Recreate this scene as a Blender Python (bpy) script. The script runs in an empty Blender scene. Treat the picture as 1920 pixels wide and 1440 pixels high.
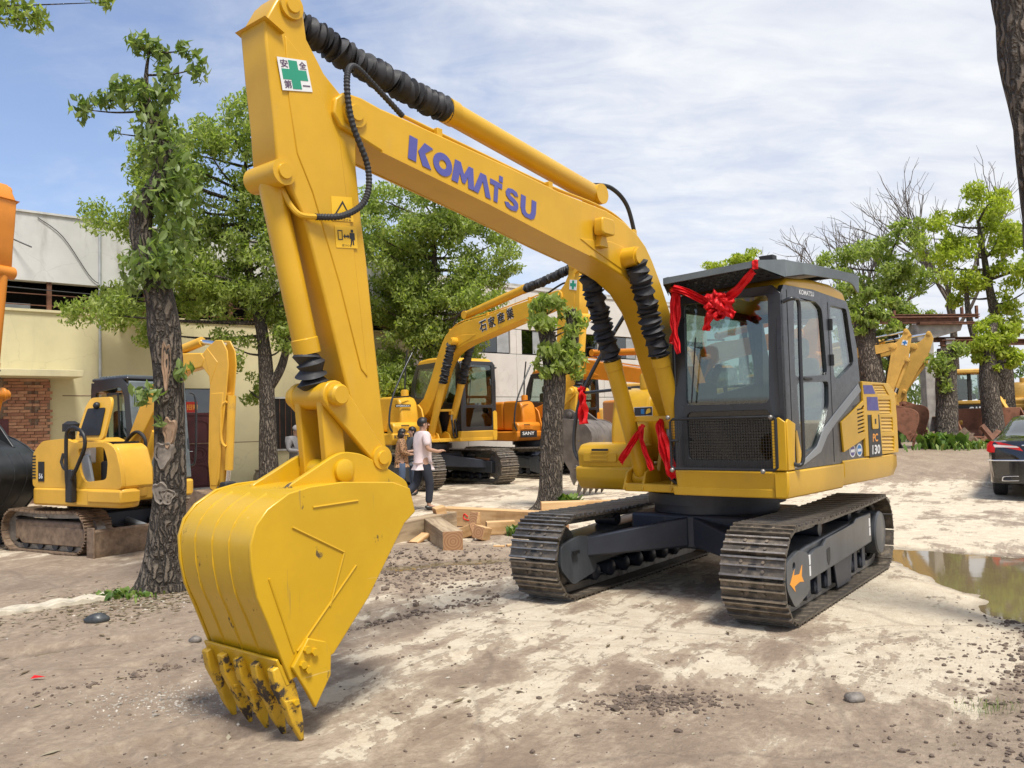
import bpy, bmesh, math, random
import numpy as np
from mathutils import Vector, Matrix
from mathutils.geometry import tessellate_polygon
from mathutils import noise as mnoise
R=math.radians; PI=math.pi
random.seed(7); rng=np.random.default_rng(7)
S=bpy.context.scene; COL=S.collection
# ------------------------------------------------------------------ camera, sky, sun, exposure
cd=bpy.data.cameras.new('camera'); cam=bpy.data.objects.new('camera',cd); COL.objects.link(cam)
cd.sensor_width=36; cd.lens=30.0; cd.clip_start=.05; cd.clip_end=3000
cam.matrix_world=Matrix.Translation((0,0,1.60))@Matrix.Rotation(PI/2+.0468,4,'X')@Matrix.Rotation(-.0255,4,'Z')
S.camera=cam
S.view_settings.view_transform='Standard'; S.view_settings.look='None'; S.view_settings.exposure=0.64; S.view_settings.gamma=1
S.view_settings.use_curve_mapping=False
S.render.engine='CYCLES'
S.cycles.max_bounces=7; S.cycles.transparent_max_bounces=24; S.cycles.diffuse_bounces=3; S.cycles.glossy_bounces=3
S.cycles.transmission_bounces=4; S.cycles.caustics_reflective=False; S.cycles.caustics_refractive=False
S.cycles.use_denoising=True
SUN_EL,SUN_AZ=R(64),R(158)      # azimuth measured from +Y towards +X : sun high, right of and a little behind the camera
def build_world():
    w=bpy.data.worlds.new('World'); S.world=w; w.use_nodes=True
    nt=w.node_tree; nt.nodes.clear(); N=nt.nodes.new; L=nt.links.new
    out=N('ShaderNodeOutputWorld'); bg=N('ShaderNodeBackground'); bg.inputs[1].default_value=.10
    sky=N('ShaderNodeTexSky'); sky.sky_type='NISHITA'; sky.sun_disc=False
    sky.sun_elevation=SUN_EL; sky.sun_rotation=SUN_AZ; sky.air_density=1.0; sky.dust_density=1.2; sky.ozone_density=1.6; sky.altitude=50
    tc=N('ShaderNodeTexCoord'); sep=N('ShaderNodeSeparateXYZ'); L(tc.outputs['Generated'],sep.inputs[0])
    def M(op,a,b=None,c=None,clamp=False):
        n=N('ShaderNodeMath'); n.operation=op; n.use_clamp=clamp
        for i,x in enumerate((a,b,c)):
            if x is None: continue
            if isinstance(x,(int,float)): n.inputs[i].default_value=x
            else: L(x,n.inputs[i])
        return n.outputs[0]
    z=M('MAXIMUM',sep.outputs[2],0.0); zz=M('ADD',z,.22)
    px=M('DIVIDE',sep.outputs[0],zz); py=M('DIVIDE',sep.outputs[1],zz)
    comb=N('ShaderNodeCombineXYZ'); L(px,comb.inputs[0]); L(py,comb.inputs[1])
    def noise(scale,detail,rough,off,sx=1,sy=1,rot=0,dist=0.):
        mp=N('ShaderNodeMapping'); mp.inputs[1].default_value=off; mp.inputs[2].default_value=(0,0,rot); mp.inputs[3].default_value=(sx,sy,1); L(comb.outputs[0],mp.inputs[0])
        n=N('ShaderNodeTexNoise'); n.inputs['Scale'].default_value=scale; n.inputs['Detail'].default_value=detail; n.inputs['Roughness'].default_value=rough; n.inputs['Distortion'].default_value=dist
        L(mp.outputs[0],n.inputs['Vector']); return n.outputs[0]
    big=noise(.55,3,.5,(3.1,1.7,0))
    mid=noise(2.2,6,.62,(.4,2.2,0),1.0,.55,R(25),.4)
    fine=noise(5.0,6,.62,(5,1,0),.9,1.7,R(-38),.5)
    rip=noise(6.5,4,.55,(2,7,0),.55,1.5,R(-32),.4)
    # a sheet of thin cloud that thickens towards the right (world +X), blue gaps to the left
    cov=M('MULTIPLY_ADD',big,1.0,-.5); cov=M('MULTIPLY_ADD',sep.outputs[0],.95,cov)
    cov=M('MULTIPLY_ADD',M('SUBTRACT',mid,.5),.9,cov)
    cov=M('ADD',cov,.52)
    cov=M('MULTIPLY_ADD',M('SUBTRACT',fine,.5),.55,cov)
    mr=N('ShaderNodeMapRange'); mr.interpolation_type='SMOOTHSTEP'; L(cov,mr.inputs[0]); mr.inputs[1].default_value=-.05; mr.inputs[2].default_value=.95
    mr.inputs[3].default_value=.10; mr.inputs[4].default_value=.97
    hz=N('ShaderNodeMapRange'); hz.interpolation_type='SMOOTHSTEP'; L(z,hz.inputs[0]); hz.inputs[1].default_value=.0; hz.inputs[2].default_value=.30; hz.inputs[3].default_value=.62; hz.inputs[4].default_value=0
    fac=M('MAXIMUM',mr.outputs[0],hz.outputs[0])
    # cloud brightness: rippled altocumulus
    br=N('ShaderNodeMapRange'); L(M('ADD',M('MULTIPLY',rip,.6),M('MULTIPLY',fine,.4)),br.inputs[0]); br.inputs[1].default_value=.38; br.inputs[2].default_value=.62
    cr=N('ShaderNodeMix'); cr.data_type='RGBA'; L(br.outputs[0],cr.inputs[0])
    cr.inputs[6].default_value=(5.0,5.25,5.85,1); cr.inputs[7].default_value=(6.2,6.3,6.45,1)
    mult=N('ShaderNodeMix'); mult.data_type='RGBA'; mult.blend_type='MULTIPLY'; mult.inputs[0].default_value=1; L(sky.outputs[0],mult.inputs[6]); mult.inputs[7].default_value=(SKYM[0],SKYM[1],SKYM[2],1)
    mx=N('ShaderNodeMix'); mx.data_type='RGBA'; L(fac,mx.inputs[0]); L(mult.outputs[2],mx.inputs[6]); L(cr.outputs[2],mx.inputs[7])
    L(mx.outputs[2],bg.inputs[0]); L(bg.outputs[0],out.inputs[0])
SKYM=(1.12,1.12,1.22)
build_world()
sd=bpy.data.lights.new('sun','SUN'); sd.energy=3.1; sd.angle=R(14); sd.color=(1,.95,.87)
sun=bpy.data.objects.new('sun',sd); COL.objects.link(sun)
sdir=Vector((math.sin(SUN_AZ)*math.cos(SUN_EL),math.cos(SUN_AZ)*math.cos(SUN_EL),math.sin(SUN_EL)))
sun.rotation_euler=(-sdir).to_track_quat('-Z','Y').to_euler()
# ------------------------------------------------------------------ helpers
class MB:
    def __init__(s): s.v=[]; s.f=[]; s.m=[]
    def add(s,v,f,m=0):
        b=len(s.v); s.v+= [tuple(p) for p in v]; s.f+=[tuple(i+b for i in q) for q in f]; s.m+=[m]*len(f); return s
    def box(s,x0,x1,y0,y1,z0,z1,m=0):
        v=[(x,y,z) for x in(x0,x1) for y in(y0,y1) for z in(z0,z1)]
        return s.add(v,[(0,1,3,2),(4,6,7,5),(0,4,5,1),(2,3,7,6),(0,2,6,4),(1,5,7,3)],m)
    def obox(s,c,u,v,w,m=0):
        c,u,v,w=map(Vector,(c,u,v,w)); P=[c+a*u+b*v+d*w for a in(-1,1) for b in(-1,1) for d in(-1,1)]
        return s.add(P,[(0,1,3,2),(4,6,7,5),(0,4,5,1),(2,3,7,6),(0,2,6,4),(1,5,7,3)],m)
    def ext(s,poly,fn,a,b,m=0):
        n=len(poly); v=[fn(p,a) for p in poly]+[fn(p,b) for p in poly]
        f=[tuple(range(n)),tuple(range(2*n-1,n-1,-1))]+[(i,n+i,n+(i+1)%n,(i+1)%n) for i in range(n)]
        return s.add(v,f,m)
    def pxz(s,poly,y0,y1,m=0): return s.ext(poly,lambda p,t:(p[0],t,p[1]),y0,y1,m)
    def pxy(s,poly,z0,z1,m=0): return s.ext(poly,lambda p,t:(p[0],p[1],t),z0,z1,m)
    def pyz(s,poly,x0,x1,m=0): return s.ext(poly,lambda p,t:(t,p[0],p[1]),x0,x1,m)
    def plate(s,loops,fn,a,b,m=0):
        flat=[p for l in loops for p in l]; n=len(flat)
        tr=tessellate_polygon([[Vector((p[0],p[1],0)) for p in l] for l in loops])
        v=[fn(p,a) for p in flat]+[fn(p,b) for p in flat]
        f=[tuple(t) for t in tr]+[tuple(i+n for i in reversed(t)) for t in tr]
        o=0
        for l in loops:
            k=len(l); f+=[(o+i,o+(i+1)%k,n+o+(i+1)%k,n+o+i) for i in range(k)]; o+=k
        return s.add(v,f,m)
    def tube(s,path,r,n=8,m=0,cap=True):
        P=[Vector(p) for p in path]; k=len(P); rr=r if isinstance(r,(list,tuple)) else [r]*k
        t=[(P[min(i+1,k-1)]-P[max(i-1,0)]).normalized() for i in range(k)]
        up=Vector((0,0,1)) if abs(t[0].z)<.9 else Vector((1,0,0)); x=t[0].cross(up).normalized(); v=[]
        for i in range(k):
            x=(x-t[i]*x.dot(t[i])); x=x.normalized() if x.length>1e-6 else t[i].orthogonal().normalized(); y=t[i].cross(x)
            for j in range(n):
                a=2*PI*j/n; v.append(P[i]+x*(math.cos(a)*rr[i])+y*(math.sin(a)*rr[i]))
        f=[(i*n+j,i*n+(j+1)%n,(i+1)*n+(j+1)%n,(i+1)*n+j) for i in range(k-1) for j in range(n)]
        if cap: f+=[tuple(range(n-1,-1,-1)),tuple(range((k-1)*n,k*n))]
        return s.add(v,f,m)
    def cyl(s,p0,p1,r,n=16,m=0,r2=None): return s.tube([p0,p1],[r,r if r2 is None else r2],n,m)
    def rev(s,p0,d,prof,n=16,m=0):
        p0=Vector(p0); d=Vector(d).normalized(); return s.tube([p0+d*a for a,_ in prof],[b for _,b in prof],n,m)
    def sph(s,c,r,n=10,k=7,m=0,sc=(1,1,1)):
        v=[];
        for i in range(1,k):
            a=PI*i/k
            for j in range(n):
                b=2*PI*j/n; v.append((c[0]+r*sc[0]*math.sin(a)*math.cos(b),c[1]+r*sc[1]*math.sin(a)*math.sin(b),c[2]+r*sc[2]*math.cos(a)))
        v+=[(c[0],c[1],c[2]+r*sc[2]),(c[0],c[1],c[2]-r*sc[2])]; q=(k-1)*n
        f=[(i*n+j,(i+1)*n+j,(i+1)*n+(j+1)%n,i*n+(j+1)%n) for i in range(k-2) for j in range(n)]
        f+=[(q,j,(j+1)%n) for j in range(n)]+[(q+1,(k-2)*n+(j+1)%n,(k-2)*n+j) for j in range(n)]
        return s.add(v,f,m)
    def xf(s,M):
        s.v=[tuple(M@Vector(p)) for p in s.v]; return s
def mesh(name,mb,mats,smooth=38):
    me=bpy.data.meshes.new(name); me.from_pydata(mb.v,[],mb.f)
    for m in (mats if isinstance(mats,(list,tuple)) else [mats]): me.materials.append(m)
    if any(mb.m): me.polygons.foreach_set('material_index',mb.m)
    bm=bmesh.new(); bm.from_mesh(me); bmesh.ops.recalc_face_normals(bm,faces=bm.faces); bm.to_mesh(me); bm.free()
    if smooth:
        me.shade_smooth(); me.set_sharp_from_angle(angle=R(smooth))
    me.update(); return me
def ob(name,mb,mats,parent=None,bevel=0,smooth=38,seg=2,loc=None,rz=None):
    o=bpy.data.objects.new(name,mb if isinstance(mb,bpy.types.Mesh) else mesh(name,mb,mats,smooth)); COL.objects.link(o)
    if parent is not None: o.parent=parent
    if loc is not None: o.location=loc
    if rz is not None: o.rotation_euler=(0,0,rz)
    if bevel:
        b=o.modifiers.new('bevel','BEVEL'); b.width=bevel; b.segments=seg; b.limit_method='ANGLE'; b.angle_limit=R(34); b.use_clamp_overlap=True
    return o
def tag(o,label=None,cat=None,group=None,kind=None):
    if label: o['label']=label
    if cat: o['category']=cat
    if group: o['group']=group
    if kind: o['kind']=kind
    return o
def thing(name,label,cat,loc=(0,0,0),rz=0,sc=1,group=None):
    o=bpy.data.objects.new(name,None); COL.objects.link(o); o.location=loc; o.rotation_euler=(0,0,rz); o.scale=(sc,)*3
    o.empty_display_size=.2
    return tag(o,label,cat,group)
def arc(c,r,a0,a1,n): return [(c[0]+r*math.cos(R(a0+(a1-a0)*i/n)),c[1]+r*math.sin(R(a0+(a1-a0)*i/n))) for i in range(n+1)]
def rrect(x0,x1,y0,y1,r,n=3): return arc((x1-r,y1-r),r,0,90,n)+arc((x0+r,y1-r),r,90,180,n)+arc((x0+r,y0+r),r,180,270,n)+arc((x1-r,y0+r),r,270,360,n)
def rpoly(P,r,n=3):
    out=[]; k=len(P)
    for i in range(k):
        a,b,c=Vector(P[i-1]),Vector(P[i]),Vector(P[(i+1)%k]); u=(a-b);w=(c-b); q=min(r,u.length*.45,w.length*.45)
        p0=b+u.normalized()*q; p1=b+w.normalized()*q
        for j in range(n+1):
            t=j/n; out.append(tuple(p0*(1-t)**2+b*2*t*(1-t)+p1*t*t))
    return out
def bez(P,n=24):  # smooth Catmull-Rom through points
    P=[Vector(p) for p in P]; Q=[P[0]]+P+[P[-1]]; out=[]; k=len(P)-1
    for i in range(k):
        m=max(2,n//k)
        for j in range(m):
            t=j/m; a,b,c,d=Q[i:i+4]
            out.append(.5*((2*b)+(c-a)*t+(2*a-5*b+4*c-d)*t*t+(3*b-a-3*c+d)*t**3))
    out.append(P[-1]); return out
def text(name,body,mat,parent,P,U,V,h,bold=0.,width=None,slant=0,label=None,bounds=False):
    c=bpy.data.curves.new('t','FONT'); c.body=body; c.offset=bold; c.resolution_u=3; c.fill_mode='FRONT'
    t=bpy.data.objects.new('t',c)
    me=bpy.data.meshes.new_from_object(t)
    bpy.data.objects.remove(t); bpy.data.curves.remove(c)
    n=len(me.vertices); a=np.empty(n*3); me.vertices.foreach_get('co',a); a=a.reshape(-1,3)
    a[:,:2]-=a[:,:2].min(0); w,hh=a[:,:2].max(0)
    a[:,1]*=h/hh; a[:,0]*=(width/w if width else h/hh); a[:,0]+=slant*a[:,1]
    U,V,P=np.array(U,float),np.array(V,float),np.array(P,float)
    q=P+a[:,:1]*U+a[:,1:2]*V; me.vertices.foreach_set('co',q.ravel()); me.materials.clear(); me.materials.append(mat); me.update(); me.name=name
    o=bpy.data.objects.new(name,me); COL.objects.link(o); o.parent=parent
    if label: o['label']=label
    return o
# ------------------------------------------------------------------ materials
def _nt(name):
    m=bpy.data.materials.new(name); m.use_nodes=True; nt=m.node_tree; nt.nodes.clear()
    out=nt.nodes.new('ShaderNodeOutputMaterial'); b=nt.nodes.new('ShaderNodeBsdfPrincipled'); nt.links.new(b.outputs[0],out.inputs[0]); return m,nt,b,out
def _noise(nt,scale,detail=4,rough=.6,vec=None,sc=(1,1,1),dist=0):
    tc=nt.nodes.new('ShaderNodeTexCoord'); mp=nt.nodes.new('ShaderNodeMapping'); mp.inputs[3].default_value=sc
    nt.links.new(vec if vec is not None else tc.outputs['Object'],mp.inputs[0])
    n=nt.nodes.new('ShaderNodeTexNoise'); n.inputs['Scale'].default_value=scale; n.inputs['Detail'].default_value=detail; n.inputs['Roughness'].default_value=rough; n.inputs['Distortion'].default_value=dist
    nt.links.new(mp.outputs[0],n.inputs['Vector']); return n.outputs[0]
def _mr(nt,x,a,b,c=0,d=1,smooth=True):
    n=nt.nodes.new('ShaderNodeMapRange'); n.interpolation_type='SMOOTHSTEP' if smooth else 'LINEAR'; nt.links.new(x,n.inputs[0])
    for i,v in enumerate((a,b,c,d)): n.inputs[i+1].default_value=v
    return n.outputs[0]
def _mix(nt,f,a,b,blend='MIX'):
    n=nt.nodes.new('ShaderNodeMix'); n.data_type='RGBA'; n.blend_type=blend
    for i,x in ((0,f),(6,a),(7,b)):
        if isinstance(x,(int,float)): n.inputs[i].default_value=x
        elif isinstance(x,tuple): n.inputs[i].default_value=(x[0],x[1],x[2],1)
        else: nt.links.new(x,n.inputs[i])
    return n.outputs[2]
def _math(nt,op,a,b):
    n=nt.nodes.new('ShaderNodeMath'); n.operation=op
    for i,x in enumerate((a,b)):
        if isinstance(x,(int,float)): n.inputs[i].default_value=x
        else: nt.links.new(x,n.inputs[i])
    return n.outputs[0]
def _bump(nt,b,h,st,dist=.01):
    n=nt.nodes.new('ShaderNodeBump'); n.inputs['Strength'].default_value=st; n.inputs['Distance'].default_value=dist; nt.links.new(h,n.inputs['Height']); nt.links.new(n.outputs[0],b.inputs['Normal'])
def pmat(name,col,rough=.5,metal=0,var=.12,vs=3.,bump=0,bs=60,dirt=None,dlo=.55,dhi=.75,ds=5.,coat=0,rand=0,spec=.5,vsc=(1,1,1),dsc=(1,1,1)):
    m,nt,b,out=_nt(name)
    n=_noise(nt,vs,5,.6,sc=vsc); k=1-var; k2=1+var
    c=_mix(nt,_mr(nt,n,.3,.7),tuple(x*k for x in col),tuple(min(x*k2,.95) for x in col))
    if rand:
        oi=nt.nodes.new('ShaderNodeObjectInfo'); c=_mix(nt,_mr(nt,oi.outputs['Random'],0,1,0,rand,False),c,(0,0,0))
    r=rough
    if dirt:
        d=_mr(nt,_noise(nt,ds,8,.68,sc=dsc),dlo,dhi); c=_mix(nt,d,c,dirt)
        rr=_mr(nt,d,0,1,rough,.85,False); nt.links.new(rr,b.inputs['Roughness'])
    else:
        rr=_mr(nt,_noise(nt,vs*4,4,.6),.3,.7,max(rough-.07,.02),min(rough+.09,1),False); nt.links.new(rr,b.inputs['Roughness'])
    nt.links.new(c,b.inputs['Base Color']); b.inputs['Metallic'].default_value=metal; b.inputs['Specular IOR Level'].default_value=spec
    if coat: b.inputs['Coat Weight'].default_value=coat; b.inputs['Coat Roughness'].default_value=.12
    if bump: _bump(nt,b,_noise(nt,bs,5,.65),bump,.01)
    return m
def leafmat(name,c1,c2,c3,tr=.35):
    m,nt,b,out=_nt(name); g=nt.nodes.new('ShaderNodeNewGeometry'); rp=nt.nodes.new('ShaderNodeValToRGB')
    nt.links.new(g.outputs['Random Per Island'],rp.inputs[0]); e=rp.color_ramp.elements
    e[0].color=(*c1,1); e[1].color=(*c3,1); q=e.new(.55); q.color=(*c2,1)
    nt.links.new(rp.outputs[0],b.inputs['Base Color']); b.inputs['Roughness'].default_value=.42; b.inputs['Specular IOR Level'].default_value=.35
    t=nt.nodes.new('ShaderNodeBsdfTranslucent'); c=_mix(nt,1.,rp.outputs[0],(1.05,1.18,.52),'MULTIPLY'); nt.links.new(c,t.inputs[0])
    mx=nt.nodes.new('ShaderNodeMixShader'); mx.inputs[0].default_value=tr; nt.links.new(b.outputs[0],mx.inputs[1]); nt.links.new(t.outputs[0],mx.inputs[2]); nt.links.new(mx.outputs[0],out.inputs[0])
    return m
def glassmat(name,tint=(.62,.72,.68),dark=.0,ior=1.5):
    m=bpy.data.materials.new(name); m.use_nodes=True; nt=m.node_tree; nt.nodes.clear(); out=nt.nodes.new('ShaderNodeOutputMaterial')
    t=nt.nodes.new('ShaderNodeBsdfTransparent'); t.inputs[0].default_value=(*tint,1)
    g=nt.nodes.new('ShaderNodeBsdfGlossy'); g.inputs['Roughness'].default_value=.02; g.inputs[0].default_value=(.92,.95,.95,1)
    f=nt.nodes.new('ShaderNodeLayerWeight'); f.inputs[0].default_value=.5; mx=nt.nodes.new('ShaderNodeMixShader'); fp=_math(nt,'POWER',f.outputs['Facing'],4.); base=((ior-1)/(ior+1))**2+.03
    nt.links.new(_mr(nt,fp,0,1,base,1.,False),mx.inputs[0]); nt.links.new(t.outputs[0],mx.inputs[1]); nt.links.new(g.outputs[0],mx.inputs[2]); nt.links.new(mx.outputs[0],out.inputs[0])
    return m
MT={}
YEL=(.61,.35,.018)
MT['yellow']=pmat('yellow_paint',YEL,.36,var=.06,vs=2.2,bump=.05,bs=11,coat=.08,spec=.38,dirt=(.50,.33,.10),dlo=.58,dhi=.92,ds=3.2,dsc=(1,1,.35))
MT['yellow2']=pmat('yellow_paint_used',(.66,.36,.025),.42,var=.08,dirt=(.25,.14,.05),dlo=.60,dhi=.82,ds=4,bump=.04,bs=8)
MT['yellow3']=pmat('yellow_paint_faded',(.62,.36,.07),.5,var=.1,dirt=(.24,.14,.06),dlo=.56,dhi=.8,ds=4)
MT['bucketyel']=pmat('bucket_paint',(.57,.345,.012),.32,var=.07,vs=2,bump=.06,bs=9,coat=.15,spec=.4,dirt=(.10,.07,.035),dlo=.635,dhi=.675,ds=5.5,dsc=(1,1,.6))
def scuffed(m):
    nt=m.node_tree; b=[n for n in nt.nodes if n.type=='BSDF_PRINCIPLED'][0]; src=b.inputs['Base Color'].links[0].from_socket
    s1=_mr(nt,_noise(nt,30,4,.6,sc=(1,1,.06),dist=.3),.66,.72,0,.55); s2=_mr(nt,_noise(nt,26,4,.6,sc=(.07,1,1),dist=.3),.68,.74,0,.5)
    c=_mix(nt,s1,src,(.30,.19,.06)); c=_mix(nt,s2,c,(.66,.50,.20)); c=_mix(nt,_mr(nt,_noise(nt,2.4,8,.7),.56,.82,0,.45),c,(.36,.26,.12)); nt.links.new(c,b.inputs['Base Color'])
scuffed(MT['bucketyel'])
MT['tooth']=pmat('worn_tooth_paint',(.58,.35,.02),.45,var=.15,vs=8,bump=.15,bs=30,dirt=(.055,.04,.028),dlo=.50,dhi=.58,ds=9)
MT['orange']=pmat('orange_paint',(.62,.215,.015),.4,var=.07,dirt=(.22,.12,.06),dlo=.62,dhi=.85,ds=4)
MT['mini']=pmat('mini_yellow_paint',(.70,.39,.04),.38,var=.06,dirt=(.3,.2,.08),dlo=.62,dhi=.85,ds=3)
MT['grey']=pmat('dark_grey_paint',(.020,.022,.026),.33,var=.12,vs=4,bump=.03,bs=12,coat=.3)
MT['greylight']=pmat('silver_grey_paint',(.20,.215,.23),.38,var=.08,coat=.2)
MT['guard']=pmat('guard_grey_paint',(.13,.155,.165),.5,var=.14,vs=5)
MT['navy']=pmat('undercarriage_paint',(.022,.027,.040),.42,var=.2,vs=3,dirt=(.10,.085,.065),dlo=.60,dhi=.85,ds=5)
MT['frame']=pmat('track_frame_paint',(.060,.066,.074),.36,var=.22,vs=6,vsc=(1,1,.25),dirt=(.14,.12,.095),dlo=.60,dhi=.9,ds=5,coat=.1)
MT['black']=pmat('black_plastic',(.014,.014,.015),.5,var=.2)
MT['rubber']=pmat('black_rubber',(.020,.020,.023),.62,var=.3,vs=8,bump=.1,bs=30)
MT['chrome']=pmat('chromed_steel',(.75,.76,.78),.14,1.0,var=.03)
MT['steel']=pmat('worn_steel',(.30,.285,.26),.45,.75,var=.2,vs=6,dirt=(.12,.085,.06),dlo=.5,dhi=.75,ds=7)
MT['shoe']=pmat('track_shoe_steel',(.135,.115,.092),.46,.45,var=.35,vs=14,dirt=(.30,.24,.175),dlo=.44,dhi=.70,ds=9,bump=.25,bs=45,rand=.3)
MT['shoeold']=pmat('rusty_track_shoe',(.24,.165,.11),.6,.25,var=.3,vs=9,dirt=(.33,.24,.16),dlo=.45,dhi=.7,ds=7,bump=.2,bs=40,rand=.25)
MT['edge']=pmat('polished_grouser_edge',(.33,.30,.26),.38,.8,var=.25,vs=20)
MT['red']=pmat('red_satin',(.66,.010,.014),.55,var=.12,vs=9,spec=.3)
MT['blue']=pmat('blue_vinyl',(.055,.045,.24),.35,var=.05)
MT['logoblue']=pmat('logo_blue',(.085,.090,.33),.4,var=.06)
MT['white']=pmat('white_vinyl',(.72,.73,.73),.4,var=.04)
MT['green']=pmat('sign_green',(.02,.28,.17),.45,var=.04)
MT['signblue']=pmat('sign_blue',(.02,.16,.42),.45,var=.04)
MT['warn']=pmat('warning_yellow',(.80,.48,.02),.4,var=.03)
MT['ink']=pmat('ink',(.02,.02,.025),.5,var=.05)
MT['inkp']=pmat('purple_ink',(.07,.03,.09),.5,var=.05)
MT['orangevinyl']=pmat('orange_vinyl',(.85,.33,.02),.4,var=.04)
MT['glass']=glassmat('cab_glass',(.70,.78,.74),ior=1.7)
MT['glassd']=glassmat('dark_glass',(.22,.26,.26))
MT['carglass']=glassmat('car_glass',(.10,.11,.12),ior=1.9)
MT['interior']=pmat('cab_interior',(.06,.058,.055),.7,var=.2)
MT['seat']=pmat('beige_seat_cloth',(.30,.20,.125),.85,var=.12,bump=.1,bs=80)
MT['bark']=None
# ------------------------------------------------------------------ ground
def vnoise(x,y,seed=0):
    xi=np.floor(x).astype(np.int64); yi=np.floor(y).astype(np.int64); xf=x-xi; yf=y-yi
    def h(a,b):
        n=(a*374761393+b*668265263+seed*974634777)&0xffffffff; n=((n^(n>>13))*1274126177)&0xffffffff; return ((n^(n>>16))&0xffff)/65535.
    u=xf*xf*(3-2*xf); v=yf*yf*(3-2*yf)
    return (h(xi,yi)*(1-u)+h(xi+1,yi)*u)*(1-v)+(h(xi,yi+1)*(1-u)+h(xi+1,yi+1)*u)*v
def fbm(x,y,s,o=4,g=.5,seed=0):
    r=0;a=1;t=0
    for i in range(o): r=r+a*vnoise(x*s+17*i,y*s-9*i,seed+i); t+=a; a*=g; s*=2.03
    return r/t
def sst(a,b,x): t=np.clip((x-a)/(b-a),0,1); return t*t*(3-2*t)
def ell(x,y,cx,cy,rx,ry,rot=0):
    c,s=math.cos(rot),math.sin(rot); u=(x-cx)*c+(y-cy)*s; v=-(x-cx)*s+(y-cy)*c; return np.sqrt((u/rx)**2+(v/ry)**2)
PUD=[(5.35,8.15,1.35,1.7,.5,.085),(4.35,6.95,.65,.7,.2,.06),(4.6,9.6,.7,1.0,.2,.05),(-.45,10.15,1.5,.36,.2,.06),(-1.3,9.75,.55,.28,.2,.05),(-4.3,6.1,.9,.22,.35,.05),(-3.2,6.6,.5,.12,.3,.045),(-1.0,9.4,.5,.16,0,.045)]
WATER_Z=-.034
def rough_mask(x,y):   # churned mud: right foreground verge, left verge behind the bucket, round the timbers
    m=sst(.0,1.,(x-.62*y+.55+ .6*(fbm(x,y,.9,3,seed=3)-.5)) )*sst(9,6,y)
    m=np.maximum(m,.75*sst(1.25,.55,ell(x,y,-1.2,10.2,1.9,1.25)+.5*(fbm(x,y,1.3,3,seed=5)-.5)))
    m=np.maximum(m,.42*sst(6.2,7.6,x-.30*(y-17))*sst(16.5,19.5,y)*sst(75,45,y))
    m=np.maximum(m,.35*sst(-1.6,-2.6,x+.0*y)*sst(12,8,y)*sst(3,5,y))
    return m
def ground_h(x,y):
    h=.018*(fbm(x,y,.35,3,seed=1)-.5)+.012*(fbm(x,y,2.2,4,seed=2)-.5)
    rm=rough_mask(x,y)
    h+=rm*(.075*(fbm(x,y,3.2,5,.62,seed=7)-.45)+.035)
    h+=.010*sst(.54,.66,fbm(x*.8+y*.3,y,1.7,4,seed=9))*(1-rm)
    for cx,cy,rx,ry,ro,dp in PUD:
        d=ell(x,y,cx,cy,rx,ry,ro)+.35*(fbm(x,y,1.6,3,seed=11)-.5); h=h-dp*sst(1.25,.55,d)
    # tyre ruts running away on the right-hand track
    for off in (0.,1.1,2.2):
        d=np.abs(x-(.60*y+.1+off)+.25*(fbm(x,y,.5,2,seed=13)-.5)); h=h-.012*np.exp(-(d/.14)**2)
    # cleat prints pressed by crawler tracks
    for c0,dx,dy,wd in ((-8.35,1.,1.,.21),(-6.2,1.,1.,.21),(-2.2,.55,1.,.2),(.15,.62,1.,.2)):
        l=math.hypot(dx,dy); ux,uy=dx/l,dy/l; d=np.abs((x*uy-y*ux)-c0*uy+ .10*(fbm(x,y,.6,2,seed=21)-.5)); sA=x*ux+y*uy; on=sst(wd,wd*.8,d)*sst(.42,.58,fbm(x,y,.55,3,seed=23))*sst(11,9,y)
        h=h+on*(.011*np.sin(2*PI*sA/.17)-.006)+.016*np.exp(-((d-wd)/.05)**2)*sst(.42,.58,fbm(x,y,.55,3,seed=23))*sst(11,9,y)
    # rising bank to the right, far side of the lane
    h=h+.62*sst(17.,26.,y+ .25*x)*sst(5.0,8.0,x)*sst(200,60,y)
    flat=np.maximum.reduce([sst(1.25,.8,ell(x,y,2.0,8.5,2.6,1.9,1.0))]) ; h=h*(1-.8*flat)
    return h
def zat(x,y): return float(ground_h(np.array([float(x)]),np.array([float(y)]))[0])
def graded(a,b,c,d,step,far):
    l=[b];s=step
    while l[-1]>a: s*=1.12; l.append(l[-1]-min(s,far))
    r=[c];s=step
    while r[-1]<d: s*=1.12; r.append(r[-1]+min(s,far))
    return np.array(l[:0:-1]+list(np.arange(b,c,step))+r)
xs=graded(-260,-5.2,6.4,300,.036,14); ys=graded(-60,2.6,12.4,420,.036,14)
X,Y=np.meshgrid(xs,ys); Z=ground_h(X.ravel(),Y.ravel())
gv=np.stack([X.ravel(),Y.ravel(),Z],1); nx,ny=len(xs),len(ys)
i=np.arange(nx*ny).reshape(ny,nx); gf=np.stack([i[:-1,:-1],i[:-1,1:],i[1:,1:],i[1:,:-1]],-1).reshape(-1,4)
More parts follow.
